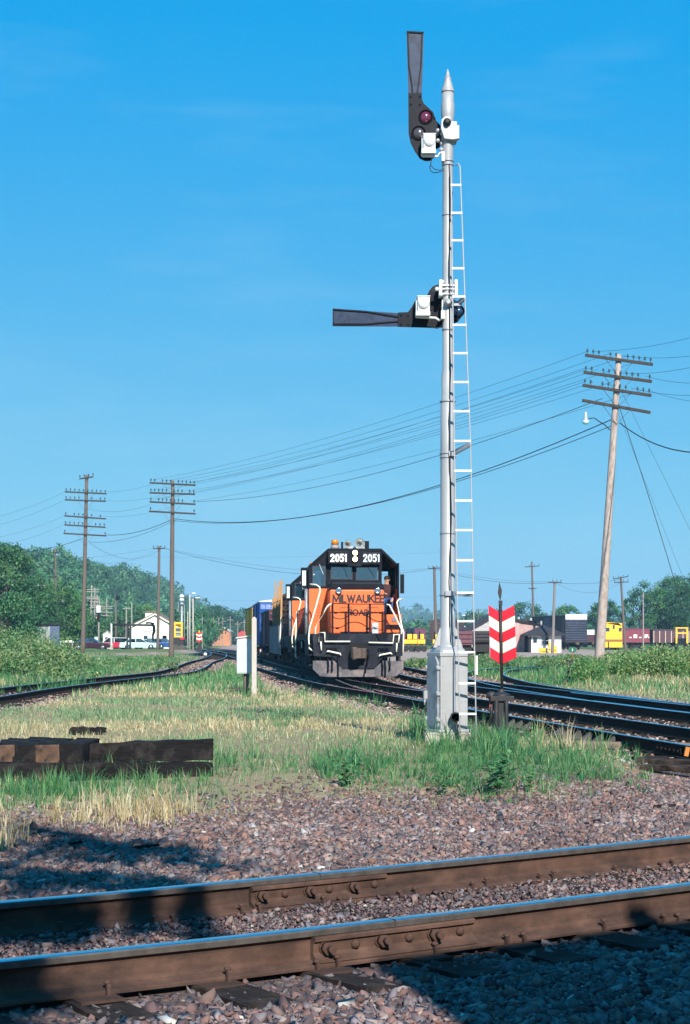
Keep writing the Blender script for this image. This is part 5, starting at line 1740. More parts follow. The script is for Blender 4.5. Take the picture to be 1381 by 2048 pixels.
def locomotive(label, detailed=True):
    root = thing('diesel_locomotive', label, 'locomotive', LOC0, LROT, group='locomotives of the train')
    fx = lambda px: (px - 718) / 60.0
    fz = lambda py: EYE + (HORIZ - py) / 60.0
    cx_ = lambda px: (px - 711) / 57.4
    cz = lambda py: EYE + (HORIZ - py) / 57.4
    # underframe, end sheet, pilot
    u_ = MB()
    u_.bx(-1.52, 1.52, 0.55, 17.5, 1.30, 1.53)
    u_.bx(-0.5, 0.5, 0.5, 17.5, 0.95, 1.30)
    u_.build('underframe', LGREY, root)
    e = MB()
    e.prism([(-1.50, 0.78), (-0.82, 0.72), (-0.55, 0.36), (0.55, 0.36), (0.86, 0.72), (1.50, 0.78), (1.52, 1.52), (-1.52, 1.52)], 'y', 0.42, 0.50)
    e.build('end_sheet', LGREY, root, bevel=0.01)
    for s in (-1, 1):
        g_ = MB()
        g_.prism([(s * 0.98, 1.52), (s * 0.60, 1.52), (s * 0.72, 1.30), (s * 0.98, 1.22)], 'y', 0.36, 0.42)
        g_.build('corner_gusset', LBLACK, root)
    p_ = MB()
    pl = [(-1.52, 0.62), (-0.80, 0.62), (-0.52, 0.33), (0.52, 0.33), (0.84, 0.62), (1.53, 0.60), (1.53, 0.34), (1.30, 0.10), (1.05, 0.075), (-1.05, 0.075), (-1.28, 0.10), (-1.52, 0.34)]
    p_.prism(pl, 'y', 0.36, 0.40)
    p_.build('pilot_plate', PLOW, root, bevel=0.01)
    MB().bx(-0.42, 0.45, 0.34, 0.37, 0.335, 0.36).build('pilot_lip', LBLACK, root)
    # coupler
    c_ = MB()
    c_.bx(-0.16, 0.16, 0.05, 0.75, 0.72, 1.02)
    c_.prism([(-0.26, -0.05), (-0.20, -0.22), (0.05, -0.25), (0.12, -0.12), (0.0, -0.05), (0.20, 0.06), (0.26, 0.02), (0.26, 0.25), (-0.26, 0.25)], 'z', 0.70, 1.04)
    c_.lathe([(0.09, 0.66), (0.09, 1.08)], c=(-0.15, -0.12, 0), n=10)
    c_.build('coupler', COUPL, root, bevel=0.015)
    cp = MB()
    cp.bx(-0.38, 0.38, 0.40, 0.44, 0.62, 1.22)
    cp.build('coupler_pocket', M('pocket_black', (0.006, 0.006, 0.007), 0.9), root)
    # draw hoses and multiple unit cables
    for i, (px, py0, py1) in enumerate(((657, 1312, 1343), (665, 1312, 1342), (677, 1312, 1352), (766, 1316, 1352), (772, 1318, 1355), (781, 1316, 1340))):
        h_ = MB()
        x_ = fx(px)
        h_.tube([(x_, 0.34, fz(py0)), (x_, 0.24, fz(py0) - 0.08), (x_ + 0.02, 0.20, (fz(py0) + fz(py1)) / 2), (x_, 0.26, fz(py1)), (x_ + 0.03, 0.30, fz(py1) + 0.02)], 0.024, 6)
        h_.build('brake_hose', LBLACK, root)
    h_ = MB()
    h_.tube([(0.30, 0.2, 0.98), (0.38, 0.12, 0.86), (0.30, 0.15, 0.55), (0.24, 0.2, 0.32), (0.22, 0.12, 0.22)], 0.035, 7)
    h_.build('brake_hose', LBLACK, root)
    for px, w in ((656, 0.03), (660, 0.03), (664, 0.03), (669, 0.03), (674, 0.03), (760, 0.03), (765, 0.03), (769, 0.03), (774, 0.03), (778, 0.03)):
        MB().cyl((fx(px), 0.30, fz(1298)), (fx(px), 0.42, fz(1297)), w, n=8).build('hose_cap', LBLACK, root)
    # white rods: uncoupling levers, footboard grabs
    rods = [[(639, 1284), (639, 1265), (650.5, 1265), (651, 1283), (702, 1283)], [(643, 1283), (644, 1301)], [(655, 1304), (657, 1302), (682, 1307.5), (683, 1311)],
            [(739, 1285), (788, 1286), (790, 1269), (801, 1269), (799, 1286)], [(796, 1286), (795, 1304)], [(760, 1313), (762, 1310), (784, 1306), (786, 1309)]]
    for pts in rods:
        r_ = MB()
        r_.tube([(fx(a), 0.30, fz(b_)) for a, b_ in pts], 0.027, 7)
        r_.build('grab_rod', HANDW, root)
    # stepwells
    for s in (-1, 1):
        for yy0 in (0.62, 16.4):
            st = MB()
            for q in range(3):
                st.bx(s * 1.50 - 0.14, s * 1.50 + 0.02, yy0, yy0 + 0.75, 0.45 + q * 0.34, 0.49 + q * 0.34)
            st.bx(s * 1.38 - 0.02, s * 1.38 + 0.02, yy0 - 0.02, yy0 + 0.78, 0.35, 1.5)
            st.bx(s * 1.51 - 0.03, s * 1.51 + 0.015, yy0 + 0.75, yy0 + 0.79, 0.42, 1.5)
            st.build('step_well', LGREY, root)
    # nose (low short hood)
    n_ = MB()
    n_.bx(-0.92, 0.92, 0.95, 2.62, 1.53, 3.02)
    nose = n_.build('nose', ORANGE, root, bevel=0.05)
    nt_ = MB()
    nt_.prism([(-0.93, 3.02), (0.93, 3.02), (0.93, 3.10), (0.85, 3.26), (-0.85, 3.26), (-0.93, 3.10)], 'y', 0.99, 2.62)
    nt_.build('nose_top', LBLACK, root, bevel=0.03)
    MB().bx(-0.55, 0.55, 0.90, 0.948, 1.545, 1.60).build('nose_step', LBLACK, nose)
    for (x0, x1, z0, z1) in ((-0.56, -0.16, 2.28, 2.42), (0.36, 0.74, 2.27, 2.42)):
        g_ = MB()
        for (a, b_) in (((x0, z1), (x1, z1)), ((x0, z1), (x0, z0 + 0.03)), ((x1, z1), (x1, z0 + 0.03)), ((x0 + 0.03, z0), (x1 - 0.03, z0))):
            g_.beam((a[0], 0.938, a[1]), (b_[0], 0.938, b_[1]), 0.014, 0.02, (0, 1, 0))
        g_.build('sand_box_hatch', M('orange_shadow_trim', (0.40, 0.07, 0.02), 0.5), nose)
    for x_, z_ in ((-0.72, 2.24), (0.80, 2.24), (-0.66, 1.72), (0.36, 1.70)):
        MB().bx(x_ - 0.05, x_ + 0.05, 0.925, 0.95, z_ - 0.025, z_ + 0.025).build('nose_latch', LBLACK, nose)
    for x_ in (-0.62, 0.70):
        cl = MB()
        cl.lathe([(0.11, 0.03), (0.115, -0.04), (0.095, -0.08), (0.05, -0.05)], c=(x_, 0.93, 2.97), n=16, axis='y')
        cl.build('class_lamp', CHROME, nose)
    lg = MB()
    lg.bx(0.51, 0.72, 0.86, 0.93, 1.54, 1.90)
    lgo = lg.build('marker_lamp', M('lamp_grey', (0.45, 0.46, 0.47), 0.5), nose)
    MB().lathe([(0.085, 0.0), (0.07, -0.03), (0.02, -0.045)], c=(0.615, 0.86, 1.80), n=14, axis='y').build('lens', WHITEP, lgo)
    # lettering
    pen_text('MILWAUKEE', 0.235, 0.056, LOGO, nose, (0.05, 2.715), 0.943, gap=0.22)
    pen_text('ROAD', 0.185, 0.042, LOGO, nose, (0.06, 2.245), 0.943, gap=0.22)
    # chain and front rail with stanchions
    fr = MB()
    fr.tube([(-0.88, 0.52, 2.54), (0.0, 0.50, 2.52), (0.93, 0.52, 2.52)], 0.018, 6)
    fr.build('front_rail', LBLACK, root)
    for x_ in (-0.85, -0.31, 0.41, 0.94):
        MB().bx(x_ - 0.035, x_ + 0.035, 0.50, 0.56, 1.5, 2.54).build('stanchion', LBLACK, root)
    for (xa, xb, sg) in ((-0.85, -0.31, 0.10), (-0.31, 0.41, -0.12), (0.41, 0.94, 0.08)):
        ch = MB()
        za, zb_ = (2.10, 2.14) if xa < -0.5 else ((2.14, 2.06) if xa < 0.2 else (2.06, 1.98))
        ch.tube([(xa + (xb - xa) * t, 0.49, za + (zb_ - za) * t - sg * 4 * t * (1 - t)) for t in np.linspace(0, 1, 9)], 0.016, 5)
        ch.build('safety_chain', LBLACK, root)
    # corner handrails
    H = [[(624, 1166), (636, 1167), (643, 1172), (644, 1179), (634, 1216), (622, 1254), (619.5, 1276), (621, 1297), (629, 1303)],
         [(667, 1207), (660, 1209), (655, 1215), (632, 1256), (631.5, 1303)],
         [(814, 1196), (805, 1197), (801, 1203), (804, 1225), (810, 1256), (812, 1264), (810, 1306)],
         [(775, 1208), (782, 1209), (790, 1224), (806.5, 1258), (805, 1306)]]
    for q, pts in enumerate(H):
        h_ = MB()
        y0, y1 = (1.45, 0.62) if q in (0, 2) else (0.55, 0.50)
        k = len(pts)
        h_.tube([(fx(a), y0 + (y1 - y0) * i / (k - 1), fz(b_)) for i, (a, b_) in enumerate(pts)], 0.027, 8)
        h_.build('handrail', HANDW, root)
    for s in (-1, 1):
        h_ = MB()
        h_.tube([(s * 1.52, 17.0, 0.55), (s * 1.56, 17.1, 0.6), (s * 1.56, 17.1, 1.5), (s * 1.50, 17.0, 2.55)], 0.034, 8)
        h_.build('handrail', HANDW, root)
        h_ = MB()
        h_.tube([(s * 1.48, 5.3, 2.55), (s * 1.48, 17.0, 2.55)], 0.02, 6)
        h_.build('side_rail', LBLACK, root)
        for yy in np.linspace(5.4, 16.9, 9):
            MB().cyl((s * 1.48, yy, 1.5), (s * 1.48, yy, 2.55), 0.022, n=6).build('stanchion', LBLACK, root)
    # cab: lower orange walls, upper black walls with real window openings, sloped roof
    yF, yB = 2.62, 5.05
    XW = 1.55
    zb_, zs, ze = 1.53, 3.10, 3.90
    cabl = MB()
    door = (0.98, 1.47, 1.95, 4.05)
    cabl.holed(-XW, XW, zb_, zs, [(door[0], door[1], door[2], zs)], 'y', yF, yF + 0.05)
    cabl.holed(-XW, XW, zb_, zs, [], 'y', yB - 0.05, yB)
    cabl.bx(-XW, -XW + 0.05, yF + 0.05, yB - 0.05, zb_, zs)
    cabl.bx(XW - 0.05, XW, yF + 0.05, yB - 0.05, zb_, zs)
    cab = cabl.build('cab_lower', ORANGE, root)
    win_l = (-1.41, -1.01, 3.21, 3.86)
    win_1 = (-0.78, -0.07, 3.45, 3.85)
    win_2 = (0.10, 0.84, 3.42, 3.84)
    cabu = MB()
    cabu.holed(-XW, XW, zs, ze, [win_l, win_1, win_2, (door[0], door[1], zs, ze)], 'y', yF, yF + 0.06)
    cabu.holed(-XW, XW, zs, ze, [(-1.40, -1.02, 3.25, 3.82), (1.0, 1.40, 3.18, 3.80), (-0.75, -0.1, 3.5, 3.80), (0.15, 0.8, 3.5, 3.80)], 'y', yB - 0.06, yB)
    for s in (-1, 1):
        a, b_ = (-XW, -XW + 0.05) if s < 0 else (XW - 0.05, XW)
        cabu.holed(yF + 0.06, yB - 0.06, zs, ze, [(yF + 0.35, yF + 1.05, 3.2, 3.8), (yF + 1.2, yF + 1.95, 3.2, 3.8)], 'x', a, b_)
    cab_up = cabu.build('cab_upper', LBLACK, root)
    rf = MB()
    hexp = [(-XW - 0.02, ze), (-0.93, 4.47), (-0.88, 4.50), (0.96, 4.50), (1.0, 4.47), (XW + 0.04, ze)]
    inner = [(XW - 0.04, ze), (0.96, 4.40), (-0.9, 4.40), (-XW + 0.05, ze)]
    rf.prism(hexp + inner, 'y', yF - 0.05, yB + 0.12)
    rf.prism([(-XW, ze + 0.001), (-0.93, 4.44), (0.98, 4.44), (0.98, ze + 0.001)], 'y', yF + 0.002, yF + 0.05)
    rf.prism([(-XW, ze + 0.001), (-0.93, 4.44), (0.98, 4.44), (XW, ze + 0.001)], 'y', yB - 0.05, yB - 0.002)
    roof = rf.build('cab_roof', LBLACK, root)
    fl = MB()
    fl.bx(-XW + 0.06, XW - 0.06, yF + 0.08, yB - 0.08, 1.54, 1.60)
    fl.bx(-XW + 0.06, 0.9, yF + 0.3, yF + 0.5, 1.6, 3.05)
    fl.bx(0.55, 0.9, yF + 0.5, yF + 1.0, 1.6, 2.9)
    fl.build('cab_interior', CABIN, root)
    for (w_, nm) in ((win_l, 'window_pane'), (win_1, 'windshield_pane'), (win_2, 'windshield_pane')):
        po = MB().bx(w_[0], w_[1], yF + 0.02, yF + 0.028, w_[2], w_[3]).build(nm, PANE, cab_up)
        fm = MB()
        t = 0.028
        fm.bx(w_[0] - t, w_[1] + t, yF - 0.012, yF - 0.002, w_[3], w_[3] + t)
        fm.bx(w_[0] - t, w_[1] + t, yF - 0.012, yF - 0.002, w_[2] - t, w_[2])
        fm.bx(w_[0] - t, w_[0], yF - 0.012, yF - 0.002, w_[2], w_[3])
        fm.bx(w_[1], w_[1] + t, yF - 0.012, yF - 0.002, w_[2], w_[3])
        fm.build('window_gasket', M('gasket', (0.03, 0.032, 0.04), 0.6), cab_up)
    for (x0, z0, x1, z1) in ((-0.35, 3.84, -0.22, 3.50), (0.50, 3.84, 0.72, 3.52), (-1.20, 3.95, -1.06, 3.60)):
        MB().beam((x0, yF - 0.03, z0), (x1, yF - 0.03, z1), 0.012, 0.02, (0, 1, 0)).build('wiper', NUMG if x0 < -1 else LBLACK, cab_up)
    for s in (-1, 1):
        for y0_, y1_ in ((yF + 0.35, yF + 1.05), (yF + 1.2, yF + 1.95)):
            x_ = s * (XW - 0.025)
            MB().bx(x_ - 0.004, x_ + 0.004, y0_, y1_, 3.2, 3.8).build('window_pane', PANEDK, cab_up)
    # front door swung open against the corner, and side wind deflectors
    MB().bx(1.50, 1.545, yF - 0.50, yF - 0.01, 1.95, 3.98).build('front_door', LBLACK, root)
    wd = MB()
    wd.bx(-1.83, -1.60, 3.0, 3.05, 3.15, 3.85)
    wdo = wd.build('wind_deflector', LBLACK, root, bevel=0.01)
    MB().bx(-1.78, -1.65, 2.985, 2.998, 3.22, 3.74).build('deflector_pane', NUMG, wdo)
    MB().bx(-1.62, -1.55, 3.0, 3.25, 3.1, 3.16).build('deflector_bracket', LBLACK, wdo)
    wd = MB()
    wd.bx(1.66, 1.80, 3.0, 3.05, 2.95, 3.62)
    wd.build('wind_deflector', LBLACK, root, bevel=0.01)
    tubm = MB().cyl((-1.64, 2.9, 1.5), (-1.64, 2.9, 3.1), 0.055, n=8)
    tubm.build('downpipe', SILVERDK, root)
    # louvres and seams on the orange front panel
    for q in range(4):
        MB().bx(-1.38, -1.16, yF - 0.014, yF - 0.004, 2.28 + q * 0.08, 2.30 + q * 0.08).build('louvre', MATS['orange_shadow_trim'], cab)
    g_ = MB()
    for (a, b_) in (((-1.38, 1.95), (-0.98, 1.95)), ((-1.38, 1.95), (-1.38, 2.06)), ((-0.98, 1.95), (-0.98, 2.06)), ((-1.5, 2.16), (-0.95, 2.16))):
        g_.beam((a[0], yF - 0.006, a[1]), (b_[0], yF - 0.006, b_[1]), 0.012, 0.014, (0, 1, 0))
    g_.build('access_panel_seam', MATS['orange_shadow_trim'], cab)
    bt = MB()
    bt.bx(0.97, 1.54, 1.15, 2.60, 1.56, 2.18)
    bto = bt.build('battery_box', ORANGE, root, bevel=0.02)
    MB().bx(0.98, 1.53, 1.06, 1.149, 1.72, 1.84).build('box_step', LBLACK, bto)
    MB().lathe([(0.09, 0.0), (0.07, -0.012)], c=(1.28, 1.148, 2.0), n=14, axis='y').build('vent_cap', M('bluegrey', (0.18, 0.14, 0.16), 0.5), bto).scale = (1, 1, 1)
    # number boards, headlight
    hb = MB()
    hb.prism([(-0.92, 3.95), (-0.28, 3.93), (-0.18, 3.86), (0.22, 3.86), (0.32, 3.92), (0.92, 3.93), (0.92, 4.36), (0.25, 4.38), (0.2, 4.46), (-0.16, 4.46), (-0.2, 4.38), (-0.92, 4.38)], 'y', yF - 0.30, yF - 0.002)
    hbo = hb.build('headlight_housing', LBLACK, root, bevel=0.02)
    for x0, x1, mt_, lab in ((-0.86, -0.24, NUMW, 'bright lit number'), (0.30, 0.88, NUMG, 'dimmer number')):
        nb_ = MB().bx(x0, x1, yF - 0.318, yF - 0.301, 3.99, 4.33).build('number_board', M('number_board_black', (0.008, 0.008, 0.01), 0.35), hbo)
        pen_text('2051', 0.23, 0.047, mt_, nb_, ((x0 + x1) / 2, 4.155), yF - 0.323, gap=0.27, name='digit', stretch=0.85)
    for z_ in (4.335, 4.115):
        hl = MB()
        hl.lathe([(0.098, 0.02), (0.112, 0.0), (0.112, -0.05), (0.098, -0.05), (0.092, -0.01)], c=(0.03, yF - 0.30, z_), n=18, axis='y')
        hlo = hl.build('headlight', LBLACK, hbo)
        MB().lathe([(0.092, 0.0), (0.06, -0.018), (0.01, -0.026)], c=(0.03, yF - 0.305, z_), n=16, axis='y').build('lens', HEADL, hlo)
    # roof: beacon, horn, aerials
    bc = MB().lathe([(0.15, 4.50), (0.145, 4.63), (0.11, 4.64), (0.11, 4.66)], c=(-0.63, 3.1, 0), n=14)
    bco = bc.build('beacon', M('beacon_base', (0.27, 0.24, 0.23), 0.6), root)
    MB().lathe([(0.125, 4.655), (0.125, 4.80), (0.10, 4.83), (0.03, 4.84)], c=(-0.63, 3.1, 0), n=14).build('beacon_globe', AMBER, bco)
    hn = MB()
    hn.bx(-0.25, 0.42, 3.2, 3.3, 4.5, 4.60)
    hno = hn.build('horn', HORN, root)
    for x_, z_, r_ in ((-0.20, 4.66, 0.135), (0.22, 4.68, 0.19)):
        h_ = MB()
        prof = [(r_, -0.30), (r_ * 0.93, -0.29), (r_ * 0.55, -0.16), (r_ * 0.32, 0.05), (r_ * 0.22, 0.35)]
        prof2 = [(r_ * 0.22 - 0.012, 0.30), (r_ * 0.30 - 0.01, 0.05), (r_ * 0.52 - 0.01, -0.16), (r_ * 0.90 - 0.008, -0.285), (r_, -0.30)]
        h_.lathe(prof, c=(x_, 3.15, z_), n=18, axis='y')
        n_b = len(h_.f)
        h_2 = MB()
        def bell(mb, prf, n=18):
            vs, fs = [], []
            for rad, yy in prf:
                for k in range(n):
                    a = 2 * math.pi * k / n
                    vs.append((x_ + rad * math.cos(a), 3.15 + yy, z_ + rad * math.sin(a)))
            for i in range(len(prf) - 1):
                for k in range(n):
                    fs.append((i * n + k, i * n + (k + 1) % n, i * n + n + (k + 1) % n, i * n + n + k))
            mb._add(vs, fs, True)
        bell(h_2, prof + list(prof2))
        h_2.build('horn_bell', HORN, hno)
    for x_, h0, w in ((-0.36, 0.27, 0.035), (0.50, 0.30, 0.085)):
        MB().bx(x_ - w, x_ + w, 3.3, 3.45, 4.5, 4.5 + h0).build('aerial_box', LBLACK, root)
    # long hood with doors, fans
    lh_ = MB()
    lh_.bx(-0.88, 0.88, 5.06, 17.0, 1.53, 3.10)
    lho = lh_.build('long_hood', ORANGE, root, bevel=0.03)
    lt = MB()
    lt.prism([(-0.885, 3.10), (0.885, 3.10), (0.885, 3.95), (0.65, 4.30), (-0.65, 4.30), (-0.885, 3.95)], 'y', 5.07, 17.02)
    lt.build('hood_top', LBLACK, root)
    for q in range(11):
        for s in (-1, 1):
            MB().bx(s * 0.89 - 0.012, s * 0.89 + 0.012, 5.3 + q * 1.05, 6.2 + q * 1.05, 1.62, 3.0).build('hood_door', ORANGE, lho)
    for yy in (12.2, 13.7, 15.2):
        MB().lathe([(0.62, 4.30), (0.62, 4.45), (0.52, 4.47)], c=(0, yy, 0), n=18).build('roof_fan', LBLACK, root)
    bl = MB()
    bl.bx(-1.05, -0.89, 6.0, 7.6, 1.55, 2.9)
    bl.build('blower_duct', LBLACK, root)
    ft = MB()
    ft.prism([(-1.40, 1.28), (-1.40, 0.75), (-1.1, 0.35), (1.1, 0.35), (1.40, 0.75), (1.40, 1.28)], 'y', 6.7, 11.0)
    ft.build('fuel_tank', LGREY, root)
    for s in (-1, 1):
        MB().cyl((s * 1.30, 2.0, 1.12), (s * 1.30, 3.4, 1.12), 0.19, n=12).build('air_tank', LGREY, root)
    truck(root, 3.9)
    truck(root, 13.7)
    return root
loco = locomotive('orange and black diesel locomotive with lit headlights at the head of train')
bpy.context.view_layer.update()
loco2 = copy_tree(loco)
def on_track(key, y):
    c = CURVES[key]
    d, n = normals2(c)
    k = np.argmin(np.abs(c[:, 1] - y))
    return Vector((c[k][0], c[k][1], 0)), math.atan2(d[k][1], d[k][0]) - math.pi / 2
def place(o, y, L, key='train'):
    a, _ = on_track(key, y)
    b_, _ = on_track(key, y + L)
    o.location = a
    o.rotation_euler = (0, 0, math.atan2(b_.y - a.y, b_.x - a.x) - math.pi / 2)
place(loco2, 76.4, 17)
tag(loco2, 'second orange and black locomotive coupled behind the lead one', 'locomotive')

# ------------------------------------------------------------------ people in the cab
SKINM = M('skin', (0.55, 0.30, 0.20), 0.6, 0, 0.06, 6)
HAIRM = M('dark_hair', (0.02, 0.014, 0.01), 0.7, 0, 0.3, 10)
def person(label, loc, rz, shirt, trousers, joints, bones, name='person', hair=True):
    """one skinned surface grown over a joint skeleton; faces coloured by the bone they belong to"""
    names = list(joints)
    me = bpy.data.meshes.new('body')
    me.from_pydata([joints[k][0] for k in names], [(names.index(a), names.index(b_)) for a, b_, m_ in bones], [])
    o = bpy.data.objects.new('body_source', me)
    COL.objects.link(o)
    o.modifiers.new('skin', 'SKIN')
    if not me.skin_vertices:
        raise RuntimeError('no skin layer')
    for i, k in enumerate(names):
        r = joints[k][1]
        me.skin_vertices[0].data[i].radius = (r, r) if not isinstance(r, tuple) else r
        me.skin_vertices[0].data[i].use_root = (k == 'pelvis')
    sd = o.modifiers.new('sub', 'SUBSURF')
    sd.levels = sd.render_levels = 2
    dg = bpy.context.evaluated_depsgraph_get()
    ev = o.evaluated_get(dg)
    bm_ = bpy.data.meshes.new_from_object(ev)
    bpy.data.objects.remove(o, do_unlink=True)
    bm_.materials.clear()
    for m_ in (SKINM, shirt, trousers, BLACKP):
        bm_.materials.append(m_)
    segs = [(Vector(joints[a][0]), Vector(joints[b_][0]), m_) for a, b_, m_ in bones]
    for f in bm_.polygons:
        c_ = f.center
        best, bi = 1e9, 0
        for a, b_, m_ in segs:
            d_ = b_ - a
            t = max(0, min(1, (c_ - a).dot(d_) / d_.length_squared))
            dd = (c_ - a - d_ * t).length
            if dd < best:
                best, bi = dd, m_
        f.material_index = bi
        f.use_smooth = True
    root = thing(name, label, 'person', loc, rz)
    ob = bpy.data.objects.new('body', bm_)
    COL.objects.link(ob)
    ob.parent = root
    hd = Vector(joints['head'][0])
    if hair:
        h_ = MB()
        h_.sphere(hd + Vector((0, 0.015, 0.035)), 0.112, 12, 8, (0.92, 1.0, 0.95))
        h_.build('hair', HAIRM, root)
    f_ = MB()
    f_.prism([(hd.x - 0.018, hd.z - 0.035), (hd.x + 0.018, hd.z - 0.035), (hd.x, hd.z + 0.01)], 'y', hd.y - 0.125, hd.y - 0.08)
    f_.build('nose', SKINM, root)
    for s in (-1, 1):
        MB().sphere(hd + Vector((s * 0.035, -0.092, 0.012)), 0.014, 8, 5).build('eye', HAIRM, root)
        MB().sphere(hd + Vector((s * 0.098, 0.0, -0.01)), 0.024, 8, 5, (0.5, 1, 1.3)).build('ear', SKINM, root)
    MB().bx(hd.x - 0.025, hd.x + 0.025, hd.y - 0.10, hd.y - 0.085, hd.z - 0.062, hd.z - 0.054).build('mouth', M('lips', (0.32, 0.12, 0.10), 0.6), root)
    return root
def body_joints(hand_l, elbow_l, hand_r, elbow_r, knee_l, knee_r, foot_l, foot_r, sh=0.19, lean=0.0):
    J = {'pelvis': ((0, 0, 0), 0.145), 'waist': ((0, -0.02 + lean * 0.3, 0.20), 0.135), 'chest': ((0, -0.02 + lean * 0.7, 0.40), 0.155), 'neck': ((0, -0.02 + lean, 0.56), 0.06), 'jaw': ((0, -0.05 + lean, 0.635), 0.075), 'head': ((0, -0.035 + lean, 0.72), 0.098), 'crown': ((0, -0.02 + lean, 0.78), 0.075),
         'sh_l': ((-sh, -0.01 + lean * 0.8, 0.47), 0.072), 'sh_r': ((sh, -0.01 + lean * 0.8, 0.47), 0.072),
         'el_l': (elbow_l, 0.048), 'el_r': (elbow_r, 0.048), 'ha_l': (hand_l, 0.033), 'ha_r': (hand_r, 0.033),
         'hip_l': ((-0.10, -0.02, -0.03), 0.10), 'hip_r': ((0.10, -0.02, -0.03), 0.10), 'kn_l': (knee_l, 0.066), 'kn_r': (knee_r, 0.066), 'fo_l': (foot_l, 0.045), 'fo_r': (foot_r, 0.045),
         'toe_l': ((foot_l[0], foot_l[1] - 0.17, foot_l[2] - 0.03), 0.04), 'toe_r': ((foot_r[0], foot_r[1] - 0.17, foot_r[2] - 0.03), 0.04)}
    B = [('pelvis', 'waist', 1), ('waist', 'chest', 1), ('chest', 'neck', 1), ('neck', 'jaw', 0), ('jaw', 'head', 0), ('head', 'crown', 0), ('chest', 'sh_l', 1), ('chest', 'sh_r', 1), ('sh_l', 'el_l', 1), ('sh_r', 'el_r', 1),
         ('el_l', 'ha_l', 0), ('el_r', 'ha_r', 0), ('pelvis', 'hip_l', 2), ('pelvis', 'hip_r', 2), ('hip_l', 'kn_l', 2), ('hip_r', 'kn_r', 2), ('kn_l', 'fo_l', 2), ('kn_r', 'fo_r', 2), ('fo_l', 'toe_l', 3), ('fo_r', 'toe_r', 3)]
    for s, hand, elb in (('l', hand_l, elbow_l), ('r', hand_r, elbow_r)):
        h_ = Vector(hand)
        d = (h_ - Vector(elb)).normalized()
        side = d.cross(Vector((0, 0, 1))).normalized() if abs(d.z) < 0.9 else Vector((1, 0, 0))
        J['palm_' + s] = (tuple(h_ + d * 0.075), 0.036)
        B.append(('ha_' + s, 'palm_' + s, 0))
        for q, (off, ln) in enumerate(((-0.030, 0.065), (-0.010, 0.078), (0.010, 0.074), (0.030, 0.058))):
            base = h_ + d * 0.10 + side * off
            tip = base + d * ln * 0.7 + Vector((0, 0, -0.03))
            J['f%d_%s' % (q, s)] = (tuple(base), 0.010)
            J['t%d_%s' % (q, s)] = (tuple(tip), 0.008)
            B.append(('palm_' + s, 'f%d_%s' % (q, s), 0))
            B.append(('f%d_%s' % (q, s), 't%d_%s' % (q, s), 0))
        th = h_ + d * 0.03 + side * -0.055
        J['th_' + s] = (tuple(th), 0.011)
        J['tt_' + s] = (tuple(th + d * 0.05 + side * -0.01), 0.009)
        B.append(('ha_' + s, 'th_' + s, 0))
        B.append(('th_' + s, 'tt_' + s, 0))
    return J, B
Lm = Matrix.Translation(LOC0) @ Matrix.Rotation(LROT, 4, 'Z')
MAROON = M('maroon_shirt', (0.055, 0.018, 0.02), 0.85, 0, 0.15, 12)
JEANS = M('blue_jeans', (0.05, 0.12, 0.32), 0.85, 0, 0.2, 12)
WSHIRT = M('white_shirt', (0.75, 0.75, 0.74), 0.85, 0, 0.06, 10)
J, B = body_joints((-0.12, -0.30, 0.22), (-0.26, -0.12, 0.22), (0.17, -0.48, 0.02), (0.27, -0.22, 0.18), (-0.14, -0.42, 0.02), (0.14, -0.44, 0.03), (-0.14, -0.40, -0.42), (0.14, -0.42, -0.42), lean=-0.06)
person('engineer in a dark maroon shirt and blue jeans sitting in the open cab door', Lm @ Vector((1.20, 3.25, 2.72)), LROT, MAROON, JEANS, J, B)
J, B = body_joints((-0.16, -0.30, 0.16), (-0.27, -0.10, 0.18), (0.16, -0.30, 0.16), (0.27, -0.10, 0.18), (-0.14, -0.40, 0.0), (0.14, -0.40, 0.0), (-0.14, -0.38, -0.42), (0.14, -0.38, -0.42))
person('crew member in a white shirt sitting behind the cab windshield', Lm @ Vector((-0.62, 3.55, 3.02)), LROT, WSHIRT, JEANS, J, B)
seat2 = MB()
seat2.bx(-0.24, 0.24, -0.22, 0.25, -0.22, -0.13)
seat2.bx(-0.24, 0.24, 0.17, 0.25, -0.13, 0.40)
seat2.cyl((0, 0.05, -1.12), (0, 0.05, -0.22), 0.06, n=8)
o = seat2.build('cab_seat', CABIN)
o.location = Lm @ Vector((1.20, 3.30, 2.72))
o.rotation_euler = (0, 0, LROT)
tag(o, 'dark cab seat under the engineer in the open door', 'seat')
seat = MB()
seat.bx(-0.25, 0.25, -0.25, 0.25, -0.16, -0.10)
seat.bx(-0.25, 0.25, 0.17, 0.25, -0.10, 0.42)
seat.cyl((0, 0, -1.40), (0, 0, -0.16), 0.06, n=8)
o = seat.build('cab_seat', CABIN)
o.location = Lm @ Vector((-0.62, 3.60, 3.00))
o.rotation_euler = (0, 0, LROT)
tag(o, 'dark cab seat under the white shirted crew member', 'seat')

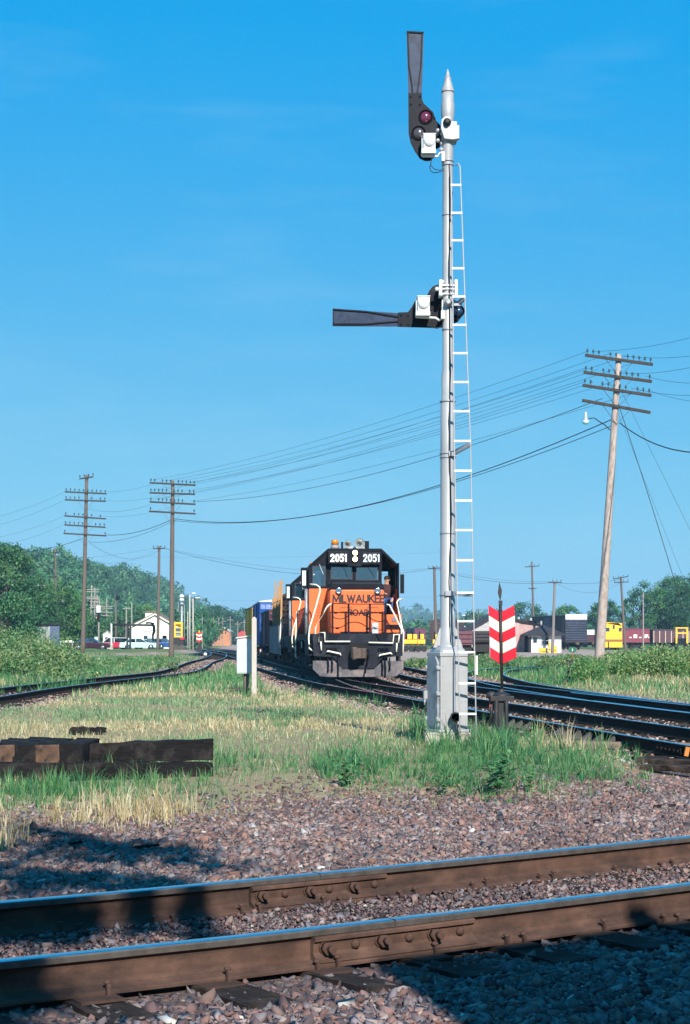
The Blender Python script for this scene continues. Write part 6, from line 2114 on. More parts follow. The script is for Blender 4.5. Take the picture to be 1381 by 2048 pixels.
# ------------------------------------------------------------------ freight cars
def bogie(root, yc):
    t = MB()
    for s in (-1, 1):
        x0 = s * 0.98
        t.prism([(yc - 1.15, 0.38), (yc - 1.1, 0.62), (yc - 0.4, 0.78), (yc + 0.4, 0.78), (yc + 1.1, 0.62), (yc + 1.15, 0.38), (yc + 0.7, 0.36), (yc + 0.35, 0.26), (yc - 0.35, 0.26), (yc - 0.7, 0.36)], 'x', x0 - 0.06, x0 + 0.06)
    t.bx(-1.0, 1.0, yc - 0.2, yc + 0.2, 0.4, 0.8)
    to = t.build('truck', TRUCK, root)
    for a in (-0.86, 0.86):
        for s in (-1, 1):
            w = MB().lathe([(0.45, -0.06), (0.45, -0.04), (0.42, -0.035), (0.415, 0.06), (0.33, 0.05), (0.12, 0.03), (0.10, 0.06)], n=18, axis='x').build('wheel', WHEELM, to)
            w.location = (s * 0.7525, yc + a, 0.42)
            if s < 0:
                w.rotation_euler = (0, 0, math.pi)
    return to
def boxcar(label, L, W, H, body, roofm, endm=None, end_white=None, group='freight cars', z0=1.05, ribs=8, side_posts=10, door=True, name='boxcar'):
    root = thing(name, label, 'boxcar', group=group)
    endm = endm or body
    b_ = MB()
    b_.bx(-W / 2, W / 2, 0.25, L - 0.25, z0, H - 0.25)
    bo = b_.build('car_body', body, root)
    r_ = MB()
    r_.prism([(-W / 2 - 0.04, H - 0.25), (W / 2 + 0.04, H - 0.25), (W / 2 + 0.04, H - 0.18), (0, H), (-W / 2 - 0.04, H - 0.18)], 'y', 0.2, L - 0.2)
    ro = r_.build('roof', roofm, root)
    top = H - 0.25
    if end_white:
        MB().prism([(-W / 2, H - end_white), (W / 2, H - end_white), (W / 2, H - 0.16), (W / 2 - 0.12, H - 0.03), (-W / 2 + 0.12, H - 0.03), (-W / 2, H - 0.16)], 'y', 0.17, 0.245).build('end_gable', WHITEP, root)
        top = H - end_white - 0.03
    n_ = ribs
    for q in range(n_):
        zz = z0 + 0.08 + (top - z0 - 0.1) * (q + 0.5) / n_
        hh = (top - z0 - 0.1) / n_ * 0.34
        MB().prism([(0.25, zz - hh), (0.16, zz), (0.25, zz + hh)], 'x', -W / 2 + 0.06, W / 2 - 0.06).build('end_rib', endm, root)
    for q in range(side_posts):
        yy = 0.3 + (L - 0.6) * (q + 0.5) / side_posts
        for s in (-1, 1):
            MB().bx(s * W / 2 - 0.03, s * W / 2 + 0.03, yy - 0.04, yy + 0.04, z0 + 0.02, H - 0.28).build('side_post', body, root)
    if door:
        for s in (-1, 1):
            MB().bx(s * W / 2 - 0.06, s * W / 2 + 0.06, L / 2 - 1.3, L / 2 + 1.3, z0 + 0.05, H - 0.35).build('door', body, root)
    u_ = MB()
    u_.bx(-0.3, 0.3, 0.1, L - 0.1, 0.75, z0)
    u_.bx(-W / 2 + 0.02, W / 2 - 0.02, 0.2, L - 0.2, z0 - 0.10, z0 - 0.002)
    u_.build('underframe', TRUCK, root)
    c_ = MB()
    c_.bx(-0.13, 0.13, -0.25, 0.3, 0.72, 0.98)
    c_.bx(-0.22, 0.22, -0.42, -0.2, 0.70, 1.0)
    c_.build('coupler', COUPL, root)
    for s in (-1, 1):
        ld = MB()
        x_ = s * (W / 2 - 0.25)
        ld.bx(x_ - 0.2, x_ - 0.18, 0.10, 0.13, z0 - 0.3, H - 0.3)
        ld.bx(x_ + 0.18, x_ + 0.2, 0.10, 0.13, z0 - 0.3, H - 0.3)
        for q in range(7):
            ld.bx(x_ - 0.2, x_ + 0.2, 0.10, 0.12, z0 - 0.2 + q * 0.42, z0 - 0.17 + q * 0.42)
        ld.build('end_ladder', body, root)
    bogie(root, 2.2)
    bogie(root, L - 2.2)
    return root
BLUEC = M('boxcar_blue', (0.006, 0.085, 0.34), 0.5, 0, 0.12, 2, dirt=((0.01, 0.045, 0.15), 0.2, 2))
MAROONC = M('boxcar_maroon', (0.10, 0.035, 0.05), 0.7, 0, 0.2, 2, dirt=((0.05, 0.03, 0.03), 0.3, 2))
REDC = M('boxcar_red', (0.22, 0.03, 0.055), 0.65, 0, 0.15, 1.5, dirt=((0.09, 0.03, 0.03), 0.25, 1.5))
GREYC = M('gondola_grey', (0.13, 0.135, 0.15), 0.75, 0, 0.3, 1.2, dirt=((0.06, 0.055, 0.05), 0.4, 1.5))
DARKC = M('boxcar_dark', (0.035, 0.028, 0.03), 0.75, 0, 0.3, 2)
NAVYC = M('boxcar_navy', (0.03, 0.05, 0.10), 0.6, 0, 0.25, 2, dirt=((0.10, 0.10, 0.12), 0.25, 2.5))
ROOFW = M('roof_galvanised', (0.60, 0.60, 0.60), 0.5, 0.3, 0.08, 2)
YELC = M('boxcar_yellow', (0.70, 0.36, 0.02), 0.55, 0, 0.1, 2)
# flat car with lumber between stakes
gd = thing('gondola_car', 'grey gondola car loaded with upright timber stakes behind the locomotives', 'freight car', group='freight cars')
g_ = MB()
Lg = 14.5
g_.bx(-1.5, 1.5, 0.3, Lg, 1.0, 1.12)
for s in (-1, 1):
    g_.bx(s * 1.5 - 0.05, s * 1.5 + 0.05, 0.3, Lg, 0.55, 2.15)
g_.bx(-1.45, 1.45, 0.28, 0.36, 0.95, 2.15)
g_.bx(-1.45, 1.45, Lg - 0.06, Lg + 0.02, 0.95, 2.15)
g_.build('gondola_body', GREYC, gd)
MB().bx(-1.58, -1.42, 0.25, Lg + 0.05, 2.15, 2.24).build('top_rail', LGREY, gd)
LUM = M('stake_wood', (0.40, 0.22, 0.10), 0.8, 0, 0.2, 3, bmp=0.3, stretch=(8, 8, 1))
r_ = random.Random(5)
for s in (-1, 1):
    for q in range(6):
        yy = 0.8 + q * 2.4 + r_.uniform(-0.3, 0.3)
        hh = r_.uniform(3.9, 4.9)
        MB().box((s * 1.38, yy, (1.0 + hh) / 2), (0.11, 0.13, hh - 1.0), ry=r_.uniform(-0.02, 0.02)).build('stake', LUM, gd)
for q in range(8):
    for k in range(6):
        yy = 0.7
        mb = MB()
        mb.cyl((-1.15 + k * 0.46, 0.7, 1.35 + q * 0.34), (-1.15 + k * 0.46, Lg - 0.6, 1.35 + q * 0.34), 0.165, n=8)
        mb.build('log', TIE, gd)
for zz in (1.9, 2.7, 3.5):
    MB().tube([(-1.47, 0.7, zz), (-1.47, 7, zz + 0.05), (-1.47, Lg - 0.6, zz)], 0.02, 5).build('binding_wire', BLUEIRON, gd)
bogie(gd, 2.2)
bogie(gd, Lg - 2.2)
place(gd, 95.2, Lg)
mr = boxcar('low maroon boxcar behind the gondola of stakes', 14, 3.05, 3.45, MAROONC, MAROONC, ribs=4, name='boxcar')
place(mr, 111, 14)
bl = boxcar('bright blue tall boxcar with pale roof far back in the train', 15.5, 3.1, 4.35, BLUEC, ROOFW, ribs=3)
place(bl, 126.5, 15.5)
ye = boxcar('yellow boxcar just visible behind the blue one', 15.5, 3.1, 4.3, YELC, DARKC, ribs=6)
place(ye, 143, 15.5)

# yard on the other side
def put(o, px, py, Y, rz):
    p = PD(px, py, Y)
    o.location = (p.x, p.y, -0.1)
    o.rotation_euler = (0, 0, rz)
def face_px(px, Y): return ((px - CXP) / FPX * Y, Y, -0.05)
c1 = boxcar('maroon boxcar with ribbed end standing alone in the yard behind the train', 15, 3.0, 4.2, M('boxcar_plum', (0.17, 0.035, 0.075), 0.65, 0, 0.15, 2, dirt=((0.08, 0.03, 0.04), 0.25, 2)), DARKC, ribs=9)
c1.location = face_px(841.5, 437); c1.location.z = 0.4; c1.rotation_euler = (0, 0, 0.12)
c2 = boxcar('dark plum boxcar partly hidden beside the lone maroon one', 15, 3.0, 4.1, MATS['boxcar_plum'], DARKC, ribs=9)
c2.location = face_px(816, 460); c2.location.z = 0.4; c2.rotation_euler = (0, 0, 0.12)
c3 = boxcar('weathered dark brown boxcar behind the signal mast', 15, 3.1, 4.6, M('boxcar_brown', (0.075, 0.04, 0.04), 0.75, 0, 0.25, 2), DARKC, ribs=9)
c3.location = face_px(878, 284); c3.location.z = 0.2; c3.rotation_euler = (0, 0, -0.25)
# low gondola cars seen side on
def gondola(label, px0, px1, Y, ytop, ybot, mat, wheels, rz=0.0):
    p0, p1 = PD(px0, ybot, Y), PD(px1, ytop, Y)
    root = thing('gondola_car', label, 'freight car', (p0.x, Y, 0), rz, 'freight cars')
    L = p1.x - p0.x
    zt, zb2 = p1.z, p0.z
    b_ = MB()
    b_.bx(0, L, 0, 0.08, zb2, zt)
    b_.bx(0, L, 2.8, 2.88, zb2, zt)
    b_.bx(0, L, 0.08, 2.8, zb2, zb2 + 0.1)
    b_.bx(0, 0.08, 0.08, 2.8, zb2 + 0.1, zt)
    b_.bx(L - 0.08, L, 0.08, 2.8, zb2 + 0.1, zt)
    b_.build('gondola_body', mat, root)
    for q in range(3):
        zz = zb2 + (zt - zb2) * (q + 0.6) / 3.2
        MB().bx(0.05, L - 0.05, -0.10, -0.002, zz - 0.05, zz + 0.05).build('side_rib', mat, root)
    for xx in wheels:
        w = MB().lathe([(0.46, 0.0), (0.46, 0.1), (0.40, 0.12), (0.2, 0.06)], n=16, axis='y').build('wheel', WHEELM, root)
        w.location = (xx * L, 0.5, 0.42)
    MB().bx(0.05 * L, 0.95 * L, 0.3, 2.5, 0.40, zb2).build('underframe', TRUCK, root)
    return root
gondola('maroon gondola car seen beside the signal ladder', 915, 946, 140, 1262, 1290, M('gondola_plum', (0.13, 0.045, 0.06), 0.7, 0, 0.2, 2), (0.15, 0.75))
gondola('dark gondola car with shiny wheels behind the striped target', 948.5, 982, 140, 1262, 1284, DARKC, (0.12, 0.33, 0.62))
# blue boxcar end-on with white gable
c4 = boxcar('dark blue boxcar seen end on with white topped end beside shanty', 15, 3.05, 4.75, NAVYC, DARKC, endm=NAVYC, end_white=0.72, ribs=9)
c4.location = face_px(1154, 232); c4.location.z = 0.1; c4.rotation_euler = (0, 0, 0.22)
c4.children[0].data.materials[0] = DARKC  # body given a darker colour to stand for the boxcar's shaded side
# long maroon cars at the frame edge
c5 = boxcar('long dark red boxcar with white lettering beyond the bushes', 9.0, 3.0, 3.35, REDC, REDC, ribs=8, door=False, side_posts=4)
p = PD(1190, 1275, 287)
c5.location = (p.x, p.y, 0.0); c5.rotation_euler = (0, 0, -math.pi / 2 + 0.0)
for k, xx in enumerate((5.4, 6.1, 7.0, 7.9, 8.3)):
    lt_ = MB().bx(1.50, 1.56, xx, xx + 0.4 + 0.2 * (k % 2), 1.75, 1.95 + 0.4 * (k % 2)).build('white_stencil', WHITEP, c5)
c6 = boxcar('maroon rib sided car beside the long red boxcar beyond the bushes', 20.0, 3.0, 3.2, MAROONC, MAROONC, ribs=8, door=False, side_posts=7)
p = PD(1301, 1275, 286)
c6.location = (p.x, p.y, 0.0); c6.rotation_euler = (0, 0, -math.pi / 2)
for k in range(7):
    MB().bx(1.54, 1.60, 0.25 + k * 0.95, 0.36 + k * 0.95, 1.0, 2.9).build('pale_side_stake', WARM, c6)
c8 = boxcar('small maroon boxcar between the blue boxcar and leaning pole', 12, 2.8, 3.2, MAROONC, WHITEP, ribs=6, end_white=0.9)
p = PD(1186, 1290, 312)
c8.location = (p.x, p.y, 0.1); c8.rotation_euler = (0, 0, 0.1)

# yellow switching engine seen end on
sw0 = PD(1229, 1300, 262)
ys = thing('yellow_engine', 'yellow switching engine with cab windows behind the leaning pole', 'locomotive', (sw0.x, sw0.y, -0.2))
YELB = M('engine_yellow', (0.82, 0.47, 0.02), 0.5, 0, 0.08, 2, dirt=((0.45, 0.22, 0.02), 0.15, 2))
s_ = FPX / 262
def yx(px): return (px - 1229) / s_
def yz(py): return EYE - (py - HORIZ) / s_ + 0.2
b_ = MB()
b_.bx(yx(1211), yx(1246), 0.3, 9, 0.5, yz(1282))
yb_ = b_.build('frame_body', YELB, ys, bevel=0.02)
b_ = MB()
b_.holed(yx(1211), yx(1246), yz(1279), yz(1246), [(yx(1213), yx(1220.5), yz(1263), yz(1255.5)), (yx(1239), yx(1245), yz(1263), yz(1255.5)), (yx(1227), yx(1231), yz(1258), yz(1250))], 'y', 0.5, 0.6)
b_.prism([(yx(1211), yz(1246)), (yx(1246), yz(1252)), (yx(1238), yz(1246)), (yx(1236), yz(1245.5)), (yx(1213), yz(1244))], 'y', 0.5, 4.0)
b_.bx(yx(1211), yx(1246), 3.9, 4.0, yz(1279), yz(1247))
b_.bx(yx(1211), yx(1211) + 0.06, 0.6, 3.9, yz(1279), yz(1247))
b_.bx(yx(1246) - 0.06, yx(1246), 0.6, 3.9, yz(1279), yz(1252))
b_.build('cab', YELB, ys)
for (a, c_) in (((1213, 1220.5), (1263, 1255.5)), ((1239, 1245), (1263, 1255.5)), ((1227, 1231), (1258, 1250))):
    MB().bx(yx(a[0]), yx(a[1]), 0.54, 0.56, yz(c_[0]), yz(c_[1])).build('window_pane', PANEDK, ys)
MB().bx(yx(1211), yx(1246), 0.22, 0.5, yz(1283), yz(1281)).build('walkway', M('yellow_dark', (0.35, 0.17, 0.01), 0.6), ys)
MB().bx(yx(1217.5), yx(1219), 0.15, 0.28, 0.5, yz(1283)).build('drain_pipe', LBLACK, ys)
truck(ys, 2.2)
truck(ys, 7.0)
# yellow front loader frame in the far bushes
ldp = PD(1364, 1275, 270)
ld = thing('yellow_loader', 'yellow framed loader cab beyond the bushes near the frame edge', 'loader', (ldp.x, ldp.y, 0))
for (x0, x1, z0_, z1_) in ((-0.95, -0.70, 0.8, 3.3), (0.70, 0.95, 0.8, 3.3)):
    MB().bx(x0, x1, -0.1, 0.1, z0_, z1_).build('post', YELB, ld)
MB().bx(-1.0, 1.0, -0.15, 1.6, 3.2, 3.4).build('canopy', YELB, ld)
MB().bx(-0.9, 0.9, -0.05, 0.05, 2.4, 2.6).build('crossbar', YELB, ld)
MB().bx(-0.7, 0.7, 0.2, 2.6, 0.6, 1.7).build('machine_body', BLACKP, ld)
for sx_ in (-0.75, 0.75):
    for yy in (0.3, 2.2):
        MB().lathe([(0.55, -0.15), (0.6, -0.1), (0.6, 0.1), (0.55, 0.15)], c=(sx_, yy, 0.5), n=14, axis='x').build('wheel', TRUCK, ld)
# yellow track machines just past the locomotive
def track_machine(label, px, Y, w, seed):
    r_ = random.Random(seed)
    p = PD(px, 1300, Y)
    root = thing('track_machine', label, 'track machine', (p.x, Y, 0), group='yellow track machines')
    for s in (-1, 1):
        MB().prism([(s * w * 0.5 - 0.12, 0.0), (s * w * 0.5 + 0.12, 0.0), (s * w * 0.28 + 0.1, 1.0), (s * w * 0.28 - 0.1, 1.0)], 'y', -0.2, 0.2).build('leg', YELB, root)
    MB().bx(-w * 0.45, w * 0.45, -0.5, 0.8, 0.95, 1.45).build('machine_body', YELB, root, bevel=0.03)
    MB().box((0.1, 0.1, 1.8), (w * 0.45, 0.6, 0.6)).build('engine_cover', YELB, root, bevel=0.05)
    MB().cyl((-w * 0.2, -0.1, 1.45), (-w * 0.2, -0.1, 2.4), 0.08, n=8).build('exhaust', LBLACK, root)
    for s in (-1, 1):
        MB().lathe([(0.34, -0.1), (0.38, 0), (0.34, 0.1)], c=(s * w * 0.3, -0.55, 0.38), n=14, axis='y').build('wheel', TRUCK, root)
    return root
track_machine('yellow track machine closest to the locomotive in the yard', 818, 208, 1.3, 1)
track_machine('squat yellow track machine second from the locomotive', 829, 212, 1.1, 2)
track_machine('yellow A-shaped track machine third from the locomotive', 843, 206, 1.0, 3)
track_machine('yellow track machine partly hidden by the signal mast base', 873, 215, 1.0, 4)
# ------------------------------------------------------------------ buildings
SHINGLE = M('dark_shingle', (0.028, 0.024, 0.030), 0.9, 0, 0.3, 2, bmp=0.4, bscale=12)
BROWNROOF = M('brown_shingle', (0.17, 0.125, 0.085), 0.9, 0, 0.25, 1.5, bmp=0.4, bscale=10)
HOUSEW = M('white_siding', (0.86, 0.82, 0.70), 0.7, 0, 0.04, 2)
GREYW = M('weathered_boards', (0.42, 0.40, 0.40), 0.85, 0, 0.25, 1.5, dirt=((0.22, 0.20, 0.20), 0.35, 2, (1, 1, 4)), stretch=(1, 1, 5))
WWASH = M('whitewash', (0.70, 0.70, 0.70), 0.85, 0, 0.1, 1.5, dirt=((0.35, 0.32, 0.32), 0.25, 2))
SHEDW = M('peeling_boards', (0.52, 0.54, 0.52), 0.9, 0, 0.3, 2, dirt=((0.16, 0.17, 0.16), 0.4, 2.2, (3, 3, 0.5)), stretch=(6, 6, 0.7))
SHEDB = M('blue_shingles', (0.10, 0.14, 0.21), 0.85, 0, 0.35, 3, stretch=(1, 1, 4))
def brickmat():
    m_, nt_, b_ = new_mat('brick_wall')
    tc = nt_.nodes.new('ShaderNodeTexCoord')
    mp = nt_.nodes.new('ShaderNodeMapping')
    mp.inputs['Rotation'].default_value = (math.pi / 2, 0, 0)
    br_ = nt_.nodes.new('ShaderNodeTexBrick')
    br_.inputs['Scale'].default_value = 4.0
    br_.inputs['Color1'].default_value = (0.36, 0.17, 0.15, 1)
    br_.inputs['Color2'].default_value = (0.45, 0.26, 0.24, 1)
    br_.inputs['Mortar'].default_value = (0.42, 0.34, 0.32, 1)
    nt_.links.new(tc.outputs['Object'], mp.inputs[0])
    nt_.links.new(mp.outputs[0], br_.inputs['Vector'])
    o_ = mixc(nt_, ramp(nt_, noise(nt_, 1.2, 5, 0.7), 0.4, 0.7), br_.outputs[0], (0.50, 0.36, 0.34))
    nt_.links.new(o_, b_.inputs['Base Color'])
    b_.inputs['Roughness'].default_value = 0.9
    return m_
BRICK = brickmat()
DARKGL = glassmat('dark_window', (0.10, 0.12, 0.15), 0.3)
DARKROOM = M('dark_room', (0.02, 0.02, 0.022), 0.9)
def window(parent, x, y, z, w, h, frame=WHITEP):
    f = MB()
    t = 0.09
    f.bx(x - w / 2 - t, x + w / 2 + t, y - 0.07, y - 0.01, z + h, z + h + t)
    f.bx(x - w / 2 - t, x + w / 2 + t, y - 0.10, y - 0.01, z - t, z)
    f.bx(x - w / 2 - t, x - w / 2, y - 0.07, y - 0.01, z, z + h)
    f.bx(x + w / 2, x + w / 2 + t, y - 0.07, y - 0.01, z, z + h)
    f.bx(x - w / 2, x + w / 2, y - 0.05, y - 0.01, z + h / 2 - 0.03, z + h / 2 + 0.03)
    fo = f.build('window', frame, parent)
    MB().bx(x - w / 2, x + w / 2, y - 0.035, y - 0.02, z, z + h).build('pane', DARKGL, fo)
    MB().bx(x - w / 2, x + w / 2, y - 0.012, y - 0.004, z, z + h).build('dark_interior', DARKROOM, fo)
def gable_house(name, label, px0, px1, yeave, ypeak, Y, depth, wallm, roofm, peak_px=None, zbase=-0.1, rz=0.0, over=0.35):
    S = FPX / Y
    w = (px1 - px0) / S
    xc = ((px0 + px1) / 2 - CXP) / S
    zt = EYE + (HORIZ - yeave) / S - zbase
    zp = EYE + (HORIZ - ypeak) / S - zbase
    xp = 0 if peak_px is None else (peak_px - (px0 + px1) / 2) / S
    root = thing(name, label, 'building', (xc, Y, zbase), rz)
    b_ = MB()
    b_.prism([(-w / 2, -0.3), (w / 2, -0.3), (w / 2, zt), (xp, zp), (-w / 2, zt)], 'y', 0, depth)
    b_.build('wall', wallm, root)
    r_ = MB()
    for s in (-1, 1):
        ex = s * w / 2
        sl = (zp - zt) / (xp - ex)
        ox = ex + s * over
        oz = zt + sl * (s * over)
        r_.prism([(xp, zp + 0.02), (ox, oz + 0.02), (ox, oz + 0.18), (xp, zp + 0.18)], 'y', -over, depth + over)
    ro = r_.build('roof', roofm, root)
    for s in (-1, 1):
        ex = s * w / 2
        sl = (zp - zt) / (xp - ex)
        ox, oz = ex + s * over, zt + sl * (s * over)
        MB().prism([(xp, zp + 0.015), (ox, oz + 0.015), (ox, oz - 0.18), (xp, zp - 0.18)], 'y', -over - 0.05, -over + 0.05).build('barge_board', wallm if roofm is BROWNROOF else roofm, ro)
    return root, w, zt, zp
hs_, w_, zt_, zp_ = gable_house('house', 'white gabled house with brown roof behind the parked cars', 264, 352, 1251, 1227, 250, 9, HOUSEW, BROWNROOF, peak_px=311, zbase=0.2)
window(hs_, -1.15, 0, 0.75, 0.55, 1.1)
window(hs_, 1.55, 0, 0.75, 0.6, 1.1)
MB().bx(-1.6, -0.3, 3.5, 5.5, zt_ - 0.5, zp_ + 0.25).build('dormer', HOUSEW, hs_)
MB().bx(-1.75, 0.4, 3.3, 5.7, zp_ + 0.25, zp_ + 0.42).build('dormer_roof', BROWNROOF, hs_)
gsd, w_, zt_, zp_ = gable_house('gabled_shed', 'grey board shed with dark gable roof behind the striped target', 936, 1031, 1260, 1222, 215, 12, GREYW, SHINGLE, peak_px=1004)
window(gsd, -1.2, 0, 1.2, 0.7, 0.9)
# brick lean-to
S = FPX / 212
bk = thing('brick_building', 'faded brick building with dark sloping roof between shed and shanty', 'building', ((1056 - CXP) / S, 212, -0.1))
wv = 25 / S
zl, zr = EYE + (HORIZ - 1240) / S, EYE + (HORIZ - 1247) / S
MB().prism([(-wv, -0.3), (wv, -0.3), (wv, zr), (-wv, zl)], 'y', 0, 8).build('wall', BRICK, bk)
MB().prism([(-wv - 0.3, zl + 0.02), (wv + 0.25, zr - 0.02), (wv + 0.25, zr + 0.28), (-wv - 0.3, zl + 0.3)], 'y', -0.4, 8.4).build('roof', SHINGLE, bk)
MB().bx(-wv - 0.05, -wv + 0.5, -0.12, -0.01, -0.2, zl - 0.1).build('corner_pier', BRICK, bk)
MB().bx(-0.4, 0.5, -0.06, -0.01, 0, 2.0).build('door', DARKROOM, bk)
for dx_, hh in ((-0.9, 0.9), (0.6, 0.8)):
    MB().cyl((dx_, 2, zr), (dx_, 2, zr + hh), 0.14, n=8).build('stove_pipe', GREYW, bk)
# small shanty with hip roof
S = FPX / 208
sh = thing('shanty', 'small whitewashed shanty with dark hipped roof in front of the boxcar', 'building', ((1090 - CXP) / S, 208, -0.1))
hx = 30 / S
ze_ = EYE + (HORIZ - 1271) / S + 0.1
zp_ = EYE + (HORIZ - 1250) / S + 0.1
MB().bx(-27 / S, 33 / S, 0, 3.6, -0.3, ze_).build('wall', WWASH, sh)
r_ = MB()
ov = 42 / S
vs = [(-ov, -0.7, ze_ - 0.02), (ov, -0.7, ze_ - 0.02), (ov, 4.3, ze_ - 0.02), (-ov, 4.3, ze_ - 0.02), (-0.15, 1.6, zp_), (0.1, 1.6, zp_), (-ov, -0.7, ze_ + 0.12), (ov, -0.7, ze_ + 0.12), (ov, 4.3, ze_ + 0.12), (-ov, 4.3, ze_ + 0.12)]
r_._add(vs, [(0, 3, 2, 1), (0, 1, 7, 6), (1, 2, 8, 7), (2, 3, 9, 8), (3, 0, 6, 9), (6, 7, 5, 4), (7, 8, 5), (8, 9, 4, 5), (9, 6, 4)])
r_.build('roof', SHINGLE, sh)
window(sh, 0.05, 0, 0.95, 0.75, 0.95, frame=GREYW)
window(sh, -1.15, 0, 1.3, 0.25, 0.4, frame=DARKROOM)
MB().cyl((-0.2, 2.2, zp_ - 0.1), (-0.2, 2.2, zp_ + 0.5), 0.12, n=8).build('stove_pipe', GREYW, sh)
MB().bx(-1.9, -1.62, -0.08, 1.2, 0, 1.85).build('door', DARKROOM, sh)
def ybox(name, label, px, py, wpx, hpx, Y, cat):
    S = FPX / Y
    p = PD(px, py, Y)
    root = thing(name, label, cat, (p.x, Y, -0.1))
    h_ = hpx / S
    w = wpx / S
    z0_ = p.z + 0.1 - h_ if p.z + 0.1 - h_ > 0.25 else 0
    MB().bx(-w / 2, w / 2, -0.2, 0.2, z0_, p.z + 0.1).build('body', YELB, root, bevel=0.02)
    for s in (-1, 1):
        MB().bx(s * w * 0.42 - 0.04, s * w * 0.42 + 0.04, -0.1, 0.1, -0.15, z0_ + 0.05).build('leg', YELB, root)
    MB().bx(-w * 0.3, w * 0.3, -0.215, -0.202, z0_ + h_ * 0.3, z0_ + h_ * 0.4).build('seam', BLACKP, root)
    return root
ybox('yellow_bin', 'squat yellow bin standing before the whitewashed shanty', 1087, 1296, 17, 9, 200, 'bin')
ybox('yellow_post', 'tall thin yellow post before the shanty window', 1099.5, 1285, 4, 20, 199, 'post')
ybox('yellow_post', 'bent yellow frame post at the corner of the shanty', 1111, 1292, 6, 14, 197, 'post')

# peeling shed in the bushes
shd = thing('shed', 'peeling grey board shed with flat roof half buried in bushes', 'shed', PD(100, 1300, 150), math.radians(-42))
shd.location.z = 0.1
b_ = MB()
zt = EYE + (HORIZ - 1250) / (FPX / 150) - 0.1
b_.bx(-2.35, 0, 0, 1.05, -0.3, zt)
b_.build('wall', SHEDW, shd)
MB().bx(0.001, 0.03, 0.02, 1.03, -0.3, zt - 0.02).build('shingled_end', SHEDB, shd)
MB().bx(-2.55, 0.15, -0.15, 1.2, zt, zt + 0.12).build('roof', SHINGLE, shd)
for q in range(11):
    MB().bx(-2.3 + q * 0.21, -2.3 + q * 0.21 + 0.185, -0.02, -0.001, -0.2, zt - 0.03).build('board', SHEDW, shd)
# tiny white tower hut and crossing mast
tw = thing('watch_hut', 'tiny white gabled hut behind the red station wagon', 'hut', PD(214, 1292, 235))
tw.location.z = 0.2
S = FPX / 235
MB().prism([(-0.5, 0), (0.5, 0), (0.5, 1.9), (0, 2.3), (-0.5, 1.9)], 'y', 0, 1).build('wall', HOUSEW, tw)
MB().prism([(-0.65, 1.82), (0, 2.36), (0.65, 1.82), (0.65, 1.92), (0, 2.48), (-0.65, 1.92)], 'y', -0.1, 1.1).build('roof', GREYW, tw)
MB().bx(-0.22, 0.22, -0.02, -0.003, 1.0, 1.6).build('opening', DARKROOM, tw)
# black pipe gantry (oil or water spout)
S = FPX / 205
gt = thing('pipe_gantry', 'black horizontal pipe gantry with drooping spout before the white house', 'pipe gantry', ((262 - CXP) / S, 205, 0.2))
def gx_(px): return (px - 262) / S
def gz2(py): return EYE - (py - HORIZ) / S - 0.2
MB().tube([(gx_(226), 0, gz2(1249)), (gx_(308), 0, gz2(1250.5))], 0.12, 8).build('pipe', BLUEIRON, gt)
for px in (255, 261):
    MB().bx(gx_(px) - 0.10, gx_(px) + 0.10, -0.1, 0.1, -0.3, gz2(1247)).build('support_post', BLUEIRON, gt)
MB().bx(gx_(223.5) - 0.08, gx_(223.5) + 0.08, -0.08, 0.08, -0.3, gz2(1247)).build('white_post', WHITEP, gt)
MB().prism([(gx_(219), -0.2), (gx_(228), -0.2), (gx_(225), gz2(1290)), (gx_(222), gz2(1290))], 'y', -0.2, 0.2).build('post_footing', CONC, gt)
MB().tube([(gx_(308), 0, gz2(1250)), (gx_(309), 0, gz2(1262)), (gx_(306), 0, gz2(1272)), (gx_(307), 0, gz2(1283))], [0.16, 0.17, 0.12, 0.10], 8).build('spout', BLUEIRON, gt)
MB().tube([(gx_(292), 0, gz2(1246)), (gx_(300), 0, gz2(1245.5)), (gx_(309), 0, gz2(1248))], 0.12, 6).build('counterweight', BLUEIRON, gt)
MB().tube([(gx_(288), 0, gz2(1262)), (gx_(296), 0, gz2(1264)), (gx_(306), 0, gz2(1260))], 0.04, 6).build('chain', BLUEIRON, gt)
# yellow crane machine by the poles
S = FPX / 200
yc_ = thing('yellow_crane', 'tall yellow maintenance crane partly hidden behind a dark pole', 'crane', ((357 - CXP) / S, 200, 0.1))
def kx(px): return (px - 357) / S
def kz(py): return EYE - (py - HORIZ) / S - 0.1
for px in (350, 364):
    MB().bx(kx(px) - 0.1, kx(px) + 0.1, -0.1, 0.1, 0.5, kz(1244)).build('mast_post', YELB, yc_)
for py in (1246, 1254, 1263, 1272):
    MB().bx(kx(350), kx(364), -0.08, 0.08, kz(py + 2.5), kz(py)).build('cross_beam', YELB, yc_)
MB().bx(kx(351), kx(362), 0.2, 1.6, kz(1252), kz(1244)).build('operator_box', YELB, yc_)
MB().bx(kx(349), kx(368), -0.3, 2.0, 0.4, kz(1275)).build('machine_base', BLUEIRON, yc_)
for px in (352, 365):
    MB().lathe([(0.4, -0.12), (0.45, 0), (0.4, 0.12)], c=(kx(px), -0.4, 0.35), n=14, axis='y').build('wheel', WHEELM, yc_)
MB().bx(kx(361), kx(370), -0.35, -0.25, kz(1279), kz(1275)).build('warning_board', RED, yc_)
